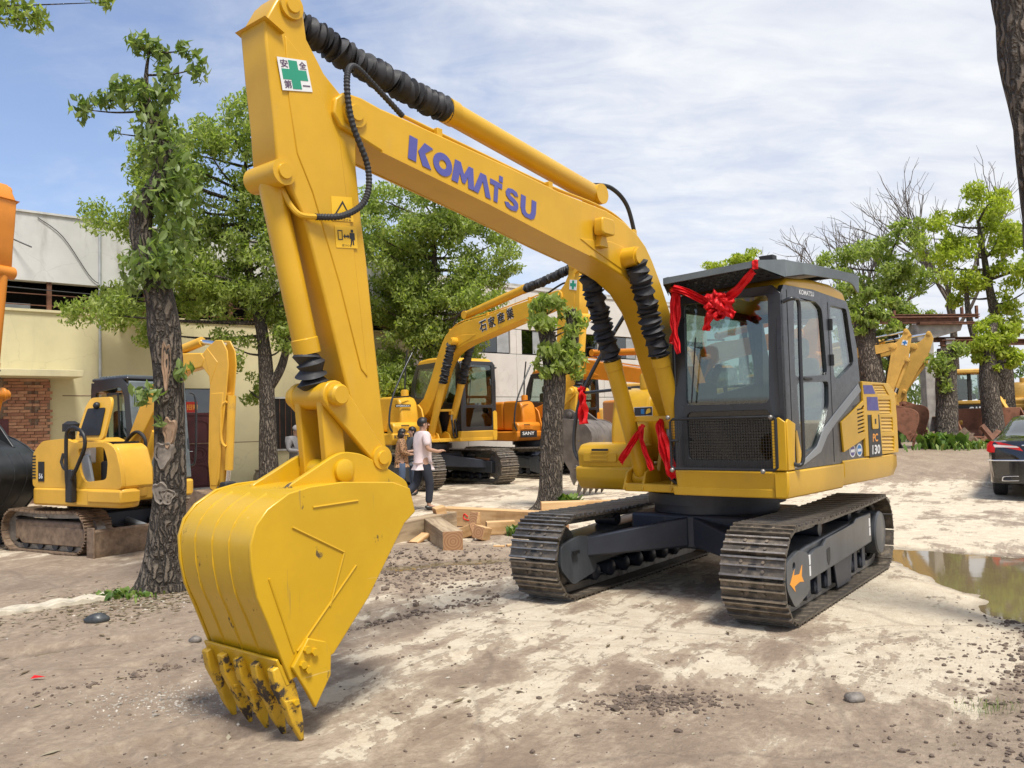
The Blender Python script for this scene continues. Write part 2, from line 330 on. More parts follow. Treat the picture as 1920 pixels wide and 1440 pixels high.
def gmat():
    m,nt,b,out=_nt('muddy_concrete_yard'); g=nt.nodes.new('ShaderNodeNewGeometry'); P=g.outputs['Position']
    sp=nt.nodes.new('ShaderNodeSeparateXYZ'); nt.links.new(P,sp.inputs[0])
    at=nt.nodes.new('ShaderNodeAttribute'); at.attribute_name='mud'
    # worn pale concrete showing through a film of brown mud
    n1=_noise(nt,.42,9,.66,P,(1,1,1),.5); n2=_noise(nt,1.9,9,.74,P,(1.25,.75,1),.6); n3=_noise(nt,18,6,.65,P)
    mp=nt.nodes.new('ShaderNodeMapping'); mp.inputs[2].default_value=(0,0,R(32)); nt.links.new(P,mp.inputs[0])
    n4=_noise(nt,1.3,8,.7,mp.outputs[0],(2.6,.40,1)); n5=_noise(nt,6,7,.72,mp.outputs[0],(1.5,.6,1))
    v=_math(nt,'ADD',_math(nt,'MULTIPLY',n1,.62),_math(nt,'MULTIPLY',n2,.55)); v=_math(nt,'ADD',v,_math(nt,'MULTIPLY',n4,.50)); v=_math(nt,'ADD',v,_math(nt,'MULTIPLY',n5,.20))
    v=_math(nt,'SUBTRACT',v,_math(nt,'MULTIPLY',at.outputs['Fac'],.62))
    bias=_math(nt,'ADD',_math(nt,'MULTIPLY',_mr(nt,sp.outputs[0],-3.,2.2,-.045,.03),1.),_math(nt,'MULTIPLY',_mr(nt,sp.outputs[1],9.,16.,0,.02),1.)); v=_math(nt,'ADD',v,bias); v=_math(nt,'ADD',v,_mr(nt,_math(nt,'SUBTRACT',sp.outputs[1],_math(nt,'MULTIPLY',_math(nt,'ABSOLUTE',_math(nt,'SUBTRACT',sp.outputs[0],1.2),0),-.12)),4.0,5.6,-.11,.0))
    mask=_mr(nt,v,.928,.950); mask2=_mr(nt,v,.84,.95)
    mud=_mix(nt,_mr(nt,n2,.32,.68),(.285,.212,.150),(.46,.362,.262)); mud=_mix(nt,_mr(nt,n3,.35,.72),_mix(nt,.55,mud,(.225,.165,.115)),mud); mud=_mix(nt,_mr(nt,n5,.55,.75,0,.7),mud,(.50,.40,.295))
    con=_mix(nt,_mr(nt,_noise(nt,5,8,.74,P),.3,.75),(.71,.625,.475),(.55,.45,.325)); con=_mix(nt,_mr(nt,n3,.58,.72,0,.7),con,(.38,.30,.215))
    c=_mix(nt,mask2,mud,_mix(nt,.5,mud,(.58,.47,.345))); c=_mix(nt,mask,c,con)
    # cracks and slab joints
    vo=nt.nodes.new('ShaderNodeTexVoronoi'); vo.feature='DISTANCE_TO_EDGE'; vo.inputs['Scale'].default_value=.55
    wn=nt.nodes.new('ShaderNodeMix'); wn.data_type='VECTOR'; wn.inputs[0].default_value=.25; nz=nt.nodes.new('ShaderNodeTexNoise'); nz.inputs['Scale'].default_value=1.3; nz.inputs['Detail'].default_value=5; nt.links.new(P,nz.inputs['Vector']); nt.links.new(P,wn.inputs[4]); nt.links.new(nz.outputs['Color'],wn.inputs[5]); nt.links.new(wn.outputs[1],vo.inputs['Vector'])
    cr=_mr(nt,vo.outputs['Distance'],.0,.012,1,0); c=_mix(nt,_math(nt,'MULTIPLY',cr,.30),c,(.16,.12,.09))
    # low ground stays wet
    wet=_mr(nt,sp.outputs[2],-.040,-.008,1,0); c=_mix(nt,wet,c,_mix(nt,1.,c,(.62,.60,.58),'MULTIPLY'))
    damp=_math(nt,'MULTIPLY',_math(nt,'MAXIMUM',_mr(nt,_noise(nt,.33,3,.5,P),.5,.68),_mr(nt,_math(nt,'SUBTRACT',sp.outputs[0],_math(nt,'MULTIPLY',sp.outputs[1],.42)),-.3,.5,0,.9)),_mr(nt,mask,0,1,1,0))
    nt.links.new(c,b.inputs['Base Color'])
    ro=_math(nt,'SUBTRACT',_mr(nt,n2,.3,.7,.80,.95,False),_math(nt,'ADD',_math(nt,'MULTIPLY',wet,.55),_math(nt,'MULTIPLY',damp,.36))); nt.links.new(ro,b.inputs['Roughness'])
    hh=_math(nt,'ADD',_math(nt,'MULTIPLY',_noise(nt,20,8,.75,P),1.0),_math(nt,'ADD',_math(nt,'MULTIPLY',mask,-.18),_math(nt,'MULTIPLY',n5,.8))); _bump(nt,b,hh,.8,.042)
    return m
gm=bpy.data.meshes.new('ground'); gm.from_pydata(gv.tolist(),[],gf.tolist()); gm.materials.append(gmat()); gm.shade_smooth()
at=gm.attributes.new('mud','FLOAT','POINT'); at.data.foreach_set('value',rough_mask(gv[:,0],gv[:,1]).astype(np.float32))
ground=bpy.data.objects.new('ground',gm); COL.objects.link(ground); tag(ground,kind='structure')
def watermat():
    m,nt,b,out=_nt('muddy_water'); b.inputs['Base Color'].default_value=(.17,.13,.07,1); b.inputs['Roughness'].default_value=.045; b.inputs['IOR'].default_value=1.33; b.inputs['Specular IOR Level'].default_value=.9
    g=nt.nodes.new('ShaderNodeNewGeometry'); _bump(nt,b,_noise(nt,6,3,.5,g.outputs['Position']),.03,.01); return m
WM=watermat()
for k,(cx,cy,rx,ry) in enumerate(((4.8,8.2,2.3,3.0),(-.7,9.95,2.1,1.0),(-3.9,6.3,1.5,.8))):
    o=ob('puddle',MB().add([(cx+rx*1.0*math.cos(2*PI*j/40),cy+ry*math.sin(2*PI*j/40),WATER_Z) for j in range(40)],[tuple(range(40))]),WM,None,smooth=0); tag(o,kind='structure')
# clods, pebbles, litter: nobody could count them
def scatter(name,n,fn,mat,base,label,cat):
    V=[];Fc=[]
    bv,bf=base
    Q=[q for q in (fn() for k in range(n)) if q is not None]
    ZZ=ground_h(np.array([q[0] for q in Q]),np.array([q[1] for q in Q]))
    for (x,y,s),z in zip(Q,ZZ):
        if z<WATER_Z+.002: continue
        a=random.random()*6.28; c_,s_=math.cos(a),math.sin(a); b=len(V); sx,sy,sz=s*random.uniform(.7,1.5),s*random.uniform(.6,1.2),s*random.uniform(.45,.9)
        for p in bv:
            j=random.uniform(.75,1.25); u,v,w=p[0]*sx*j,p[1]*sy*j,p[2]*sz*j; V.append((x+u*c_-v*s_,y+u*s_+v*c_,z+w+sz*.25))
        Fc+=[tuple(i+b for i in f) for f in bf]
    me=bpy.data.meshes.new(name); me.from_pydata(V,[],Fc); me.materials.append(mat); o=bpy.data.objects.new(name,me); COL.objects.link(o)
    return tag(o,label,cat,kind='stuff')
ico=[(0,0,1),(.89,0,.45),(.28,.85,.45),(-.72,.53,.45),(-.72,-.53,.45),(.28,-.85,.45),(.72,.53,-.45),(-.28,.85,-.45),(-.89,0,-.45),(-.28,-.85,-.45),(.72,-.53,-.45),(0,0,-1)]
icof=[(0,1,2),(0,2,3),(0,3,4),(0,4,5),(0,5,1),(1,6,2),(2,7,3),(3,8,4),(4,9,5),(5,10,1),(1,10,6),(2,6,7),(3,7,8),(4,8,9),(5,9,10),(6,11,7),(7,11,8),(8,11,9),(9,11,10),(10,11,6)]
MUDM=pmat('mud_clod',(.135,.10,.075),.9,var=.35,vs=14,bump=.5,bs=60)
PEBM=pmat('pebble',(.40,.36,.30),.85,var=.5,vs=9)
def f_clod():
    t=random.random()
    if t<.42:
        y=random.uniform(3.0,6.8); x=.62*y+random.gauss(.35,.42); s=abs(random.gauss(0,.0085))+.003
    elif t<.47: x,y=random.gauss(.78,.20),random.gauss(4.95,.10); s=abs(random.gauss(0,.009))+.003
    elif t<.68: x,y=random.gauss(-1.3,.8),random.gauss(9.6,.7); s=abs(random.gauss(0,.010))+.004
    elif t<.76: x,y=random.gauss(-1.6,1.1)+0,random.gauss(7.0,.9); x,y=-2.2+1.0*(y-6)+random.gauss(0,.1),y; s=abs(random.gauss(0,.009))+.003
    else: x,y=random.uniform(-4.8,4),3.0+7*random.random()**1.4; s=abs(random.gauss(0,.0055))+.002
    if ((x-2)/2.2)**2+((y-8.5)/2.2)**2<1: return None
    return x,y,s
scatter('mud_clods',11000,f_clod,MUDM,(ico,icof),'loose dark mud clods strewn over the yard','mud')
def f_peb():
    t=random.random()
    if t<.30: x,y=random.gauss(-1.95,.30),random.gauss(5.15,.2)
    elif t<.45: x,y=random.gauss(-3.3,.6),random.gauss(8.3,.4)
    elif t<.7: y=random.uniform(3.0,6); x=.62*y+random.gauss(.9,.5)
    else: x,y=random.uniform(-4.5,5),random.uniform(3.0,9)
    return x,y,abs(random.gauss(0,.0045))+.002
scatter('pebbles',2600,f_peb,PEBM,(ico,icof),'small pale pebbles and grit lying on the mud','pebbles')
LITM=leafmat('leaf_litter',(.10,.07,.035),(.24,.19,.11),(.42,.38,.28),.1)
lv=[(-1,0,0),(0,-.4,.12),(1,0,.05),(0,.4,.1)]; lf=[(0,1,2),(0,2,3)]
def f_lit():
    t=random.random()
    if t<.6: x,y=random.gauss(-3.45,.55),random.gauss(8.25,.38)
    elif t<.8: x,y=random.uniform(-4.6,-3.2),random.gauss(7.6,.35)
    else: x,y=random.uniform(-5,6),random.uniform(3.2,10)
    return x,y,random.uniform(.015,.042)
scatter('leaf_litter',1300,f_lit,LITM,(lv,lf),'dry fallen leaves scattered under the tree','leaf litter')
# ------------------------------------------------------------------ crawler track
def shoe_mesh(w,pitch,mats,name='track_shoe'):
    m=MB(); h=w/2; p=pitch*.5
    prof=[(-p*1.02,0),(-p*.98,.030),(-p*.80,.030),(-p*.74,.010),(-p*.12,.010),(-p*.07,.026),(p*.07,.026),(p*.12,.010),(p*.62,.010),(p*.68,.026),(p*.84,.026),(p*.90,.002),(p*.88,-.006),(-p*1.0,-.008)]
    m.pxz(prof,-h,h)
    for a,b in ((-.98,-.80),(-.07,.07),(.68,.84)): m.box(p*a,p*b,-h*.995,h*.995,.0265 if a>-.5 else .0305,.0285 if a>-.5 else .0325,1)
    for sx in (-.42,.40):
        for y in (-.085,.085): m.cyl((p*sx,y*w/.5,.009),(p*sx,y*w/.5,.021),.013,8,0)
    m.box(-p*.33,p*.2,-.032,.032,.0085,.0112,2)
    return mesh(name,m,mats,30)
def track(root,yc,hl,r,w,n,T,mats,zc=None,sag=.02,shm=None):
    zc=r+.03 if zc is None else zc; L=hl-r-.03; per=4*L+2*PI*r
    ch=MB(); pr=ob('track',MB().box(-.01,.01,-.01,.01,-.01,.01),mats[0]); bpy.data.objects.remove(pr)
    def pt(s):
        s%=per
        if s<2*L: x=L-s; return x,zc+r-sag*(1-((x)/L)**2),(-1,0),(0,1)
        s-=2*L
        if s<PI*r: a=PI/2+s/r; return -L+r*math.cos(a),zc+r*math.sin(a),(-math.sin(a),math.cos(a)),(math.cos(a),math.sin(a))
        s-=PI*r
        if s<2*L: return -L+s,zc-r,(1,0),(0,-1)
        s-=2*L; a=-PI/2+s/r; return L+r*math.cos(a),zc+r*math.sin(a),(-math.sin(a),math.cos(a)),(math.cos(a),math.sin(a))
    M=200
    for sy in (-.075,.075):
        P=[pt(per*k/M) for k in range(M+1)]; q=[(x-nv[0]*.045,yc+sy,z-nv[1]*.045) for x,z,t,nv in P]
        for k in range(M): ch.obox((Vector(q[k])+Vector(q[k+1]))/2,(Vector(q[k+1])-Vector(q[k]))*.5,Vector((0,.016,0)),Vector((P[k][3][0]*.032,0,P[k][3][1]*.032)))
    for k in range(n):
        x,z,t,nv=pt(per*(k+.3)/n); ch.cyl((x-nv[0]*.045,yc-.085,z-nv[1]*.045),(x-nv[0]*.045,yc+.085,z-nv[1]*.045),.016,8)
    tr=ob('track',ch.xf(T),MT['steel'],root,smooth=30)
    pitch=per/n
    if shm is None: shm=shoe_mesh(w,pitch,mats)
    for k in range(n):
        x,z,t,nv=pt(per*(k+.3)/n)
        mm=Matrix(((t[0],0,nv[0],x),(0,1,0,yc),(t[1],0,nv[1],z),(0,0,0,1)))
        o=bpy.data.objects.new('track_shoe',shm); COL.objects.link(o); o.parent=tr; o.matrix_local=T@mm
    return tr,shm
def undercarriage(root,T,mats,hl=1.78,r=.355,w=.5,g=1.99,n=46,body=None,det=True):
    body=body or MT['frame']; shm=None; zc=r+.03; L=hl-r-.03
    for s in (1,-1):
        yc=s*g/2; tr,shm=track(root,yc,hl,r,w,n,T,mats,shm=shm)
        f=MB()
        yo=yc+s*.19; yi=yc-s*.19; y0,y1=min(yo,yi),max(yo,yi)
        f.pxz([(-L+.22,.30),(L-.05,.24),(L-.05,.50),(L-.45,.545),(-L+.55,.60),(-L+.22,.60)],y0+.03,y1-.03)
        fr=ob('track_frame',f.xf(T),body,root,.018)
        top=MB();  # sloping outer cover with stepped lugs
        top.plate([[(-L+.35,.33),(L-.38,.27),(L-.38,.46),(L-.55,.50),(L-.80,.505),(L-.9,.55),(-L+1.0,.585),(-L+.9,.62),(-L+.35,.62)]],lambda p,t:(p[0],t,p[1]),yo-s*.025,yo+s*.004)
        ob('side_plate',top.xf(T),body,fr,.01)
        gd=MB(); gd.plate([rpoly([(L-.36,.20),(L+.02,.13),(L+.20,.30),(L+.19,.50),(L-.1,.56),(L-.36,.50)],.05),arc((L+.02,.45),.035,0,330,8)],lambda p,t:(p[0],t,p[1]),yo-s*.015,yo+s*.018)
        ob('idler_guard',gd.xf(T),body,root,.008)
        if s<0:
            gi=MB().plate([rpoly([(L-.40,.20),(L+.02,.13),(L+.22,.30),(L+.21,.50),(L-.1,.56),(L-.40,.52)],.05)],lambda p,t:(p[0],t,p[1]),yi-s*.005,yi+s*.03); ob('idler_guard',gi.xf(T),body,root,.008)
            ob('grip_slot',MB().box(L-.05,L+.05,yi-s*.03-.012,yi-s*.03+.012,.41,.44).xf(T),MT['black'],root)
        idl=MB().rev((L,yc-.05,zc),(0,1,0),[(0,.10),(0,r-.08),(.10,r-.08),(.10,.10)],28); ob('idler',idl.xf(T),MT['steel'],root)
        spr=MB()
        teeth=[]
        for k in range(42):
            a=2*PI*k/42; rr=r-.03 if k%2 else r-.085; teeth.append((-L+rr*math.cos(a),zc+rr*math.sin(a)))
        spr.pxz(teeth,yc-.025,yc+.025); sp=ob('sprocket',spr.xf(T),MT['steel'],root)
        hub=MB().rev((-L,yc,zc),(0,s,0),[(0,.22),(.19,.22),(.205,.205),(.215,.12),(.22,.02)],26); ob('final_drive_cover',hub.xf(T),body,root,.0)
        for k in range(7):
            x=-L+.52+(2*L-1.02)*k/6
            ro=MB().rev((x,yc-.15,.165),(0,1,0),[(0,.05),(.02,.078),(.09,.078),(.10,.055),(.20,.055),(.21,.078),(.28,.078),(.30,.05)],12); ob('roller',ro.xf(T),MT['navy'],fr)
            if det:
                pl=MB().box(x-.055,x+.055,yo-s*.05-.012,yo-s*.05+.012,.11,.30); ob('roller_bracket',pl.xf(T),MT['navy'],fr,.006)
        if det:
            cg=MB().pxz([(-.32,.06),(.12,.06),(.2,.3),(-.40,.3)],yo-s*.03-.008,yo-s*.03+.008); ob('track_guide',cg.xf(T),MT['navy'],fr,.006)
            for x in (.42,-.55): ob('carrier_roller',MB().cyl((x,yc-.12,zc+r-.12),(x,yc+.12,zc+r-.12),.06,12).xf(T),MT['navy'],root)
    # centre X frame
    c=MB(); yl=g/2-.14
    for sx in (1,-1):
        for sy in (1,-1):
            c.add([(sx*.15,sy*.05,.42),(sx*.62,sy*.02,.42),(sx*1.18,sy*yl,.34),(sx*.62,sy*yl,.34),(sx*.15,sy*.05,.70),(sx*.62,sy*.02,.70),(sx*1.18,sy*yl,.52),(sx*.62,sy*yl,.52)],[(0,1,2,3),(4,7,6,5),(0,4,5,1),(1,5,6,2),(2,6,7,3),(3,7,4,0)])
    ob('cross_frame',c.xf(T),MT['navy'],root,.02)
    cc=MB().box(-.62,.62,-.62,.62,.40,.72); ob('centre_box',cc.xf(T),MT['navy'],root,.03)
    ob('swing_ring',MB().rev((0,0,.70),(0,0,1),[(0,.60),(.10,.60),(.10,.66),(.20,.66),(.20,.60),(.24,.60)],40).xf(T),MT['navy'],root)
# ------------------------------------------------------------------ excavator
def bellows(name,p0,p1,r,parent,folds=22,sagv=(0,0,0),mat=None,loose=.15):
    p0,p1,sv=Vector(p0),Vector(p1),Vector(sagv); n=folds*2; path=[];rr=[]
    rs=random.Random(folds+int(p0.x*100))
    for k in range(n+1):
        t=k/n; path.append(p0.lerp(p1,t)+sv*(4*t*(1-t))+Vector((rs.gauss(0,1),rs.gauss(0,1),rs.gauss(0,1)))*r*.05)
        rr.append(r*((1+rs.uniform(-loose*.3,loose*.4)) if k%2 else (.70+rs.uniform(-.05,.05))))
    return ob(name,MB().tube(path,rr,18),mat or MT['rubber'],parent,smooth=50)
def xz(p,y): return (p[0],y,p[1])
def rot2(p,c,a):
    x,z=p[0]-c[0],p[1]-c[1]; return (c[0]+x*math.cos(a)-z*math.sin(a),c[1]+x*math.sin(a)+z*math.cos(a))
F0=(.25,1.60);T0=(4.51,3.47);K0=(4.27,1.20);YB=-.10
BOOM=[(4.66,3.44),(4.645,3.53),(4.58,3.585),(4.45,3.585),(4.3,3.56),(4.15,3.55),(3.08,3.455),(2.5,3.39),(1.86,3.355),(1.60,3.305),(1.40,3.235),(1.25,3.14),(1.14,3.02),(1.0,2.82),(.86,2.58),(.66,2.22),(.42,1.88),(.22,1.76),(.10,1.70),(.09,1.54),(.22,1.46),(.40,1.48),(.60,1.60),(.80,1.86),(.96,2.14),(1.08,2.38),(1.22,2.58),(1.40,2.73),(1.62,2.825),(1.86,2.885),(2.1,2.935),(2.5,2.995),(3.34,3.14),(4.28,3.285),(4.50,3.345),(4.61,3.37)]
ARM=[(5.10,3.84),(5.02,3.99),(4.96,4.065),(4.89,4.07),(4.845,4.00),(4.82,3.83),(4.70,3.665),(4.58,3.575),(4.46,3.56),(4.43,3.45),(4.47,3.30),(4.475,3.16),(4.44,2.83),(4.41,2.63),(4.375,2.31),(4.31,1.75),(4.26,1.32),(4.20,1.24),(4.19,1.15),(4.25,1.09),(4.34,1.11),(4.40,1.28),(4.56,1.80),(4.72,2.35),(4.86,2.80),(4.96,2.98),(5.03,3.08),(5.045,3.30),(5.075,3.56)]
SIDE=[(4.27,1.10),(4.31,1.24),(4.443,1.285),(4.806,1.31),(5.015,1.30),(5.147,1.275),(5.274,1.205),(5.342,1.13),(5.372,1.04),(5.367,.914),(5.34,.78),(5.282,.647),(5.201,.446),(5.155,.33),(4.99,.37),(4.877,.407),(4.634,.661),(4.357,1.04)]
def excavator(name,label,loc,yaw,sc=1,swing=0,db=0,da=0,dk=0,paint='yellow',shoe='shoe',det=True,guard=False,bk=None,deco=None,group=None,letters=None,legs='frame',bell=True,under=True,cabmat='grey'):
    root=thing(name,label,'excavator',loc,yaw,sc,group)
    P=MT[paint]; GR=MT[cabmat]; BK=bk or P
    fB=lambda p:rot2(p,F0,db); Tn=fB(T0)
    def fA(p): q=rot2(p,T0,da); return (q[0]-T0[0]+Tn[0],q[1]-T0[1]+Tn[1])
    Kn=fA(K0)
    def fK(p): q=rot2(p,K0,dk); return (q[0]-K0[0]+Kn[0],q[1]-K0[1]+Kn[1])
    if under: undercarriage(root,Matrix.Rotation(-swing,4,'Z'),[MT[shoe],MT['edge'],MT['black']],body=MT[legs],det=det)
    # ---- revolving frame, skirts
    fl=MB().pxy([(.95,-.45),(.95,.17),(1.12,.17),(1.12,1.12),(-1.55,1.12),(-1.8,.8),(-1.8,-.8),(-1.5,-1.1),(.45,-1.1),(.45,-.45)],.945,1.02); ob('revolving_frame',fl,P,root,.01)
    sk=MB(); sk.add([(1.10,.20,.945),(1.145,.20,1.165),(1.145,1.215,1.165),(1.10,1.205,.945)]+[(1.0,.20,.945),(1.0,.20,1.165),(1.0,1.10,1.165),(1.0,1.10,.945)],[(0,1,2,3),(4,7,6,5),(0,4,5,1),(1,5,6,2),(2,6,7,3),(3,7,4,0)])
    ob('front_skirt',sk,P,root,.018)
    s2=MB().pyz([(1.10,.945),(1.205,.945),(1.222,1.03),(1.222,1.165),(1.10,1.165)],-.115,1.142); ob('side_skirt',s2,P,root,.014)
    cwp=[(-.118,1.10),(-.118,1.222),(-1.50,1.222),(-1.74,1.20),(-1.90,1.10),(-2.03,.85),(-2.10,.45),(-2.13,0),(-2.10,-.45),(-2.03,-.85),(-1.90,-1.1),(-1.74,-1.2),(-1.5,-1.2),(-1.5,-1.0),(-1.5,1.0)]
    cw=MB(); k=len(cwp); z=[(.985,.965),(1.03,1.0),(1.17,1.0)]
    def ring(zz,q): return [(x*q if x<-1 else x,y*q if abs(y)>1.05 else y,zz) for x,y in cwp]
    v=ring(.96,.975)+ring(1.06,1.)+ring(1.19,1.); cw.add(v,[tuple(range(k-1,-1,-1)),tuple(range(2*k,3*k))]+[(a*k+i,a*k+(i+1)%k,(a+1)*k+(i+1)%k,(a+1)*k+i) for a in (0,1) for i in range(k)])
    ob('counterweight',cw,P,root,.012)
    # ---- engine housing
    hd=MB().pxy([(-.72,1.16),(-1.52,1.195),(-1.74,1.17),(-1.90,1.06),(-2.02,.8),(-2.08,0),(-2.02,-.8),(-1.9,-1.06),(-1.7,-1.17),(-.75,-1.17),(-.70,-.90),(-.31,-.88),(-.31,-.62),(-.72,-.62),(-.72,.2)],1.193,1.93)
    hood=ob('engine_housing',hd,P,root,.07,seg=3)
    if det:
        sd=MB(); lw=[[(-.991,1.895),(-1.338,1.90),(-1.494,1.80),(-1.154,1.796)],[(-1.147,1.747),(-1.539,1.749),(-1.553,1.605),(-1.177,1.608)],[(-1.205,1.57),(-1.583,1.566),(-1.597,1.421),(-1.219,1.43)],[(-1.212,1.382),(-1.608,1.371),(-1.603,1.222),(-1.208,1.238)]]
        sd.plate([[(-.71,1.20),(-.70,1.925),(-1.50,1.92),(-1.70,1.83),(-1.735,1.55),(-1.735,1.20)]]+lw,lambda p,t:(p[0],t,p[1]),1.199,1.225)
        door=ob('engine_side_door',sd,P,root,.006)
        ob('vent_recess',MB().plate([[(-.75,1.22),(-.75,1.90),(-1.5,1.9),(-1.68,1.8),(-1.68,1.22)]],lambda p,t:(p[0],t,p[1]),1.2,1.203),P,root)
        for q in lw:
            (xa,za),(xb,zb),(xc,zc),(xd,zd)=q
            for j in range(4):
                t=(j+.5)/4; x0,z0=xa+(xd-xa)*t,za+(zd-za)*t; x1,z1=xb+(xc-xb)*t,zb+(zc-zb)*t
                m=MB(); dz=.012; m.add([(x0-.004,1.206,z0+dz+.012),(x1+.004,1.206,z1+dz+.012),(x1+.004,1.221,z1-dz),(x0-.004,1.221,z0-dz),(x0-.004,1.206,z0-dz-.004),(x1+.004,1.206,z1-dz-.004)],[(0,1,2,3),(3,2,5,4),(0,3,4),(1,5,2)])
                ob('louvre',m,P,door,smooth=0)
    # right-hand tank, tool box and battery box
    tk=MB().pxz([(.50,1.19),(.50,1.50),(.44,1.80),(.36,1.90),(.22,1.935),(-.3,1.935),(-.3,1.19)],-.90,-.44); ob('fuel_tank',tk,P,root,.05,seg=3)
    ob('filler_neck',MB().rev((.22,-.60,1.92),(0,0,1),[(0,.085),(.13,.085),(.155,.075),(.165,.04)],16),P,root)
    tb=MB().pxz([(.64,1.18),(.66,1.30),(.60,1.375),(.46,1.39),(.40,1.39),(.40,1.0),(.60,1.0)],-1.21,-.44); box_=ob('tool_box',tb,P,root,.035,seg=3)
    lo=MB().pxz([(.66,1.155),(.655,1.02),(.58,.92),(.40,.91),(-.9,.93),(-.9,1.155)],-1.235,-.42); ob('tool_box_base',lo,P,root,.03,seg=3)
    if det:
        vt=MB().box(.648,.662,-1.02,-.82,1.20,1.33); ob('box_vent',vt,MT['black'],box_,.006)
        for zz in (1.225,1.262,1.30): ob('vent_slat',MB().box(.655,.672,-1.02,-.82,zz-.008,zz+.008),P,box_)
        ob('box_hatch',MB().pyz(rrect(-1.12,-.72,1.20,1.29,.02),.652,.664),P,box_,.004)
    ob('hydraulic_cover',MB().box(-.3,-.0,-.5,.15,1.19,1.62),P,root,.03)
    # ---- hand rail on the right
    if det:
        hr=MB().tube(bez([(.6,-1.07,1.158),(.6,-1.18,1.17),(.6,-1.28,1.37),(.58,-1.19,1.85),(.52,-.9,2.36),(.45,-.55,2.86)],30),.021,10); rail=ob('hand_rail',hr,MT['grey'],root)
        ob('rail_bar',MB().cyl((.585,-1.14,1.90),(.45,-.66,1.93),.016,8),MT['grey'],rail)
        ob('rail_post',MB().tube([(.1,-.52,1.93),(.12,-.5,2.55),(.2,-.5,2.95)],.018,8),MT['grey'],rail)
    # ---- cab
    cb=MB()
    SIDEo=[(1.118,1.168),(1.135,2.20),(1.105,2.60),(1.05,2.675),(.416,2.70),(.144,2.69),(-.40,2.675),(-.47,2.60),(-.638,2.273),(-.70,1.838),(-.72,1.168)]
    dw=rpoly([(.848,2.571),(.37,2.60),(.223,2.544),(.162,1.964),(.881,1.931)],.05); lg=rpoly([(.85,1.88),(.14,1.907),(.155,1.694),(.349,1.439),(.482,1.338),(.743,1.30),(.83,1.50)],.05); rw=rpoly([(.024,2.595),(-.40,2.60),(-.541,2.1),(-.45,2.06),(-.097,1.927),(-.007,1.959)],.04)
    cb.plate([SIDEo,dw,lg,rw],lambda p,t:(p[0],t,p[1]),1.165,1.205)
    cab=ob('cab',cb,GR,root,.008)
    SR=[(x,z) for x,z in SIDEo]; rwin=rpoly([(.95,2.55),(-.38,2.57),(-.52,2.1),(-.5,1.95),(.95,1.75)],.05)
    ob('cab_right_side',MB().plate([SR,rwin],lambda p,t:(p[0],t,p[1]),.205,.235),GR,root,.008)
    def fx(z): return 1.118+(1.135-1.118)*(z-1.168)/1.03 if z<2.2 else 1.135-(z-2.2)*.075
    fo=[(.205,1.168),(.205,2.60),(.26,2.675),(1.13,2.675),(1.205,2.60),(1.205,1.168)]; fw=rpoly([(.335,1.72),(.335,2.60),(1.10,2.60),(1.085,1.72)],.05); fw2=rpoly([(.335,1.25),(.335,1.66),(1.085,1.66),(1.085,1.25)],.05)
    ob('cab_front_frame',MB().plate([fo,fw,fw2],lambda p,t:(fx(p[1])+t,p[0],p[1]),-.03,.012),GR,root,.008)
    ob('cab_rear',MB().plate([[(.22,1.168),(.22,2.66),(1.19,2.66),(1.19,1.168)],[(.34,1.95),(1.08,1.95),(1.08,2.55),(.34,2.55)]],lambda p,t:((-.46-.26*max(0,(2.66-p[1])/.9) if p[1]>1.8 else -.70)+t,p[0],p[1]),0,.03),GR,root)
    def pane(nm,poly,y,par,mt='glass'): return ob(nm,MB().plate([poly],lambda p,t:(p[0],t,p[1]),y-.004,y+.004),MT[mt],par,smooth=0)
    pane('window_pane',dw,1.18,cab); pane('window_pane',lg,1.18,cab); pane('window_pane',rw,1.18,cab); pane('window_pane',rwin,.22,cab)
    ob('windscreen',MB().plate([fw],lambda p,t:(fx(p[1])+t,p[0],p[1]),-.012,-.004),MT['glass'],root,smooth=0)
    ob('lower_windscreen',MB().plate([fw2],lambda p,t:(fx(p[1])+t,p[0],p[1]),-.012,-.004),MT['glassd'],root,smooth=0)
    rf=MB().pxz([(1.07,2.65),(.95,2.75),(.40,2.795),(-.03,2.80),(-.36,2.765),(-.48,2.63)],.22,1.20); ob('cab_roof',rf,P,root,.045,seg=3)
    ob('cab_floor',MB().box(-.68,1.08,.24,1.16,1.17,1.21),MT['interior'],root)
    if det:
        # seat, console, levers inside
        st=MB().box(-.30,.22,.46,.94,1.45,1.60); st.box(-.42,-.25,.46,.94,1.55,2.16); st.box(-.42,-.3,.55,.85,2.16,2.36); ob('operator_seat',st,MT['seat'],root,.06,seg=3)
        cs=MB().box(-.2,.45,.27,.40,1.2,1.72); cs.box(-.2,.45,1.0,1.11,1.2,1.68); ob('control_console',cs,MT['interior'],root,.03)
        for y in (.335,1.055): ob('joystick',MB().tube([(.36,y,1.70),(.38,y,1.83),(.40,y,1.9)],[.012,.018,.022],8),MT['black'],root)
        ob('travel_lever',MB().tube([(.78,.66,1.2),(.80,.66,1.75)],.012,8).tube([(.78,.74,1.2),(.80,.74,1.75)],.012,8),MT['black'],root)
        ob('monitor',MB().box(.80,.86,.30,.46,1.74,1.92),MT['interior'],root,.01)
        # door hardware, trims
        ob('door_handle',MB().box(.58,.76,1.205,1.235,1.905,1.93),MT['black'],cab,.006)
        ob('door_seam',MB().box(.075,.083,1.2055,1.2075,1.19,2.62),MT['black'],cab)
        ob('door_seam',MB().box(.985,.993,1.2055,1.2075,1.19,2.64),MT['black'],cab)
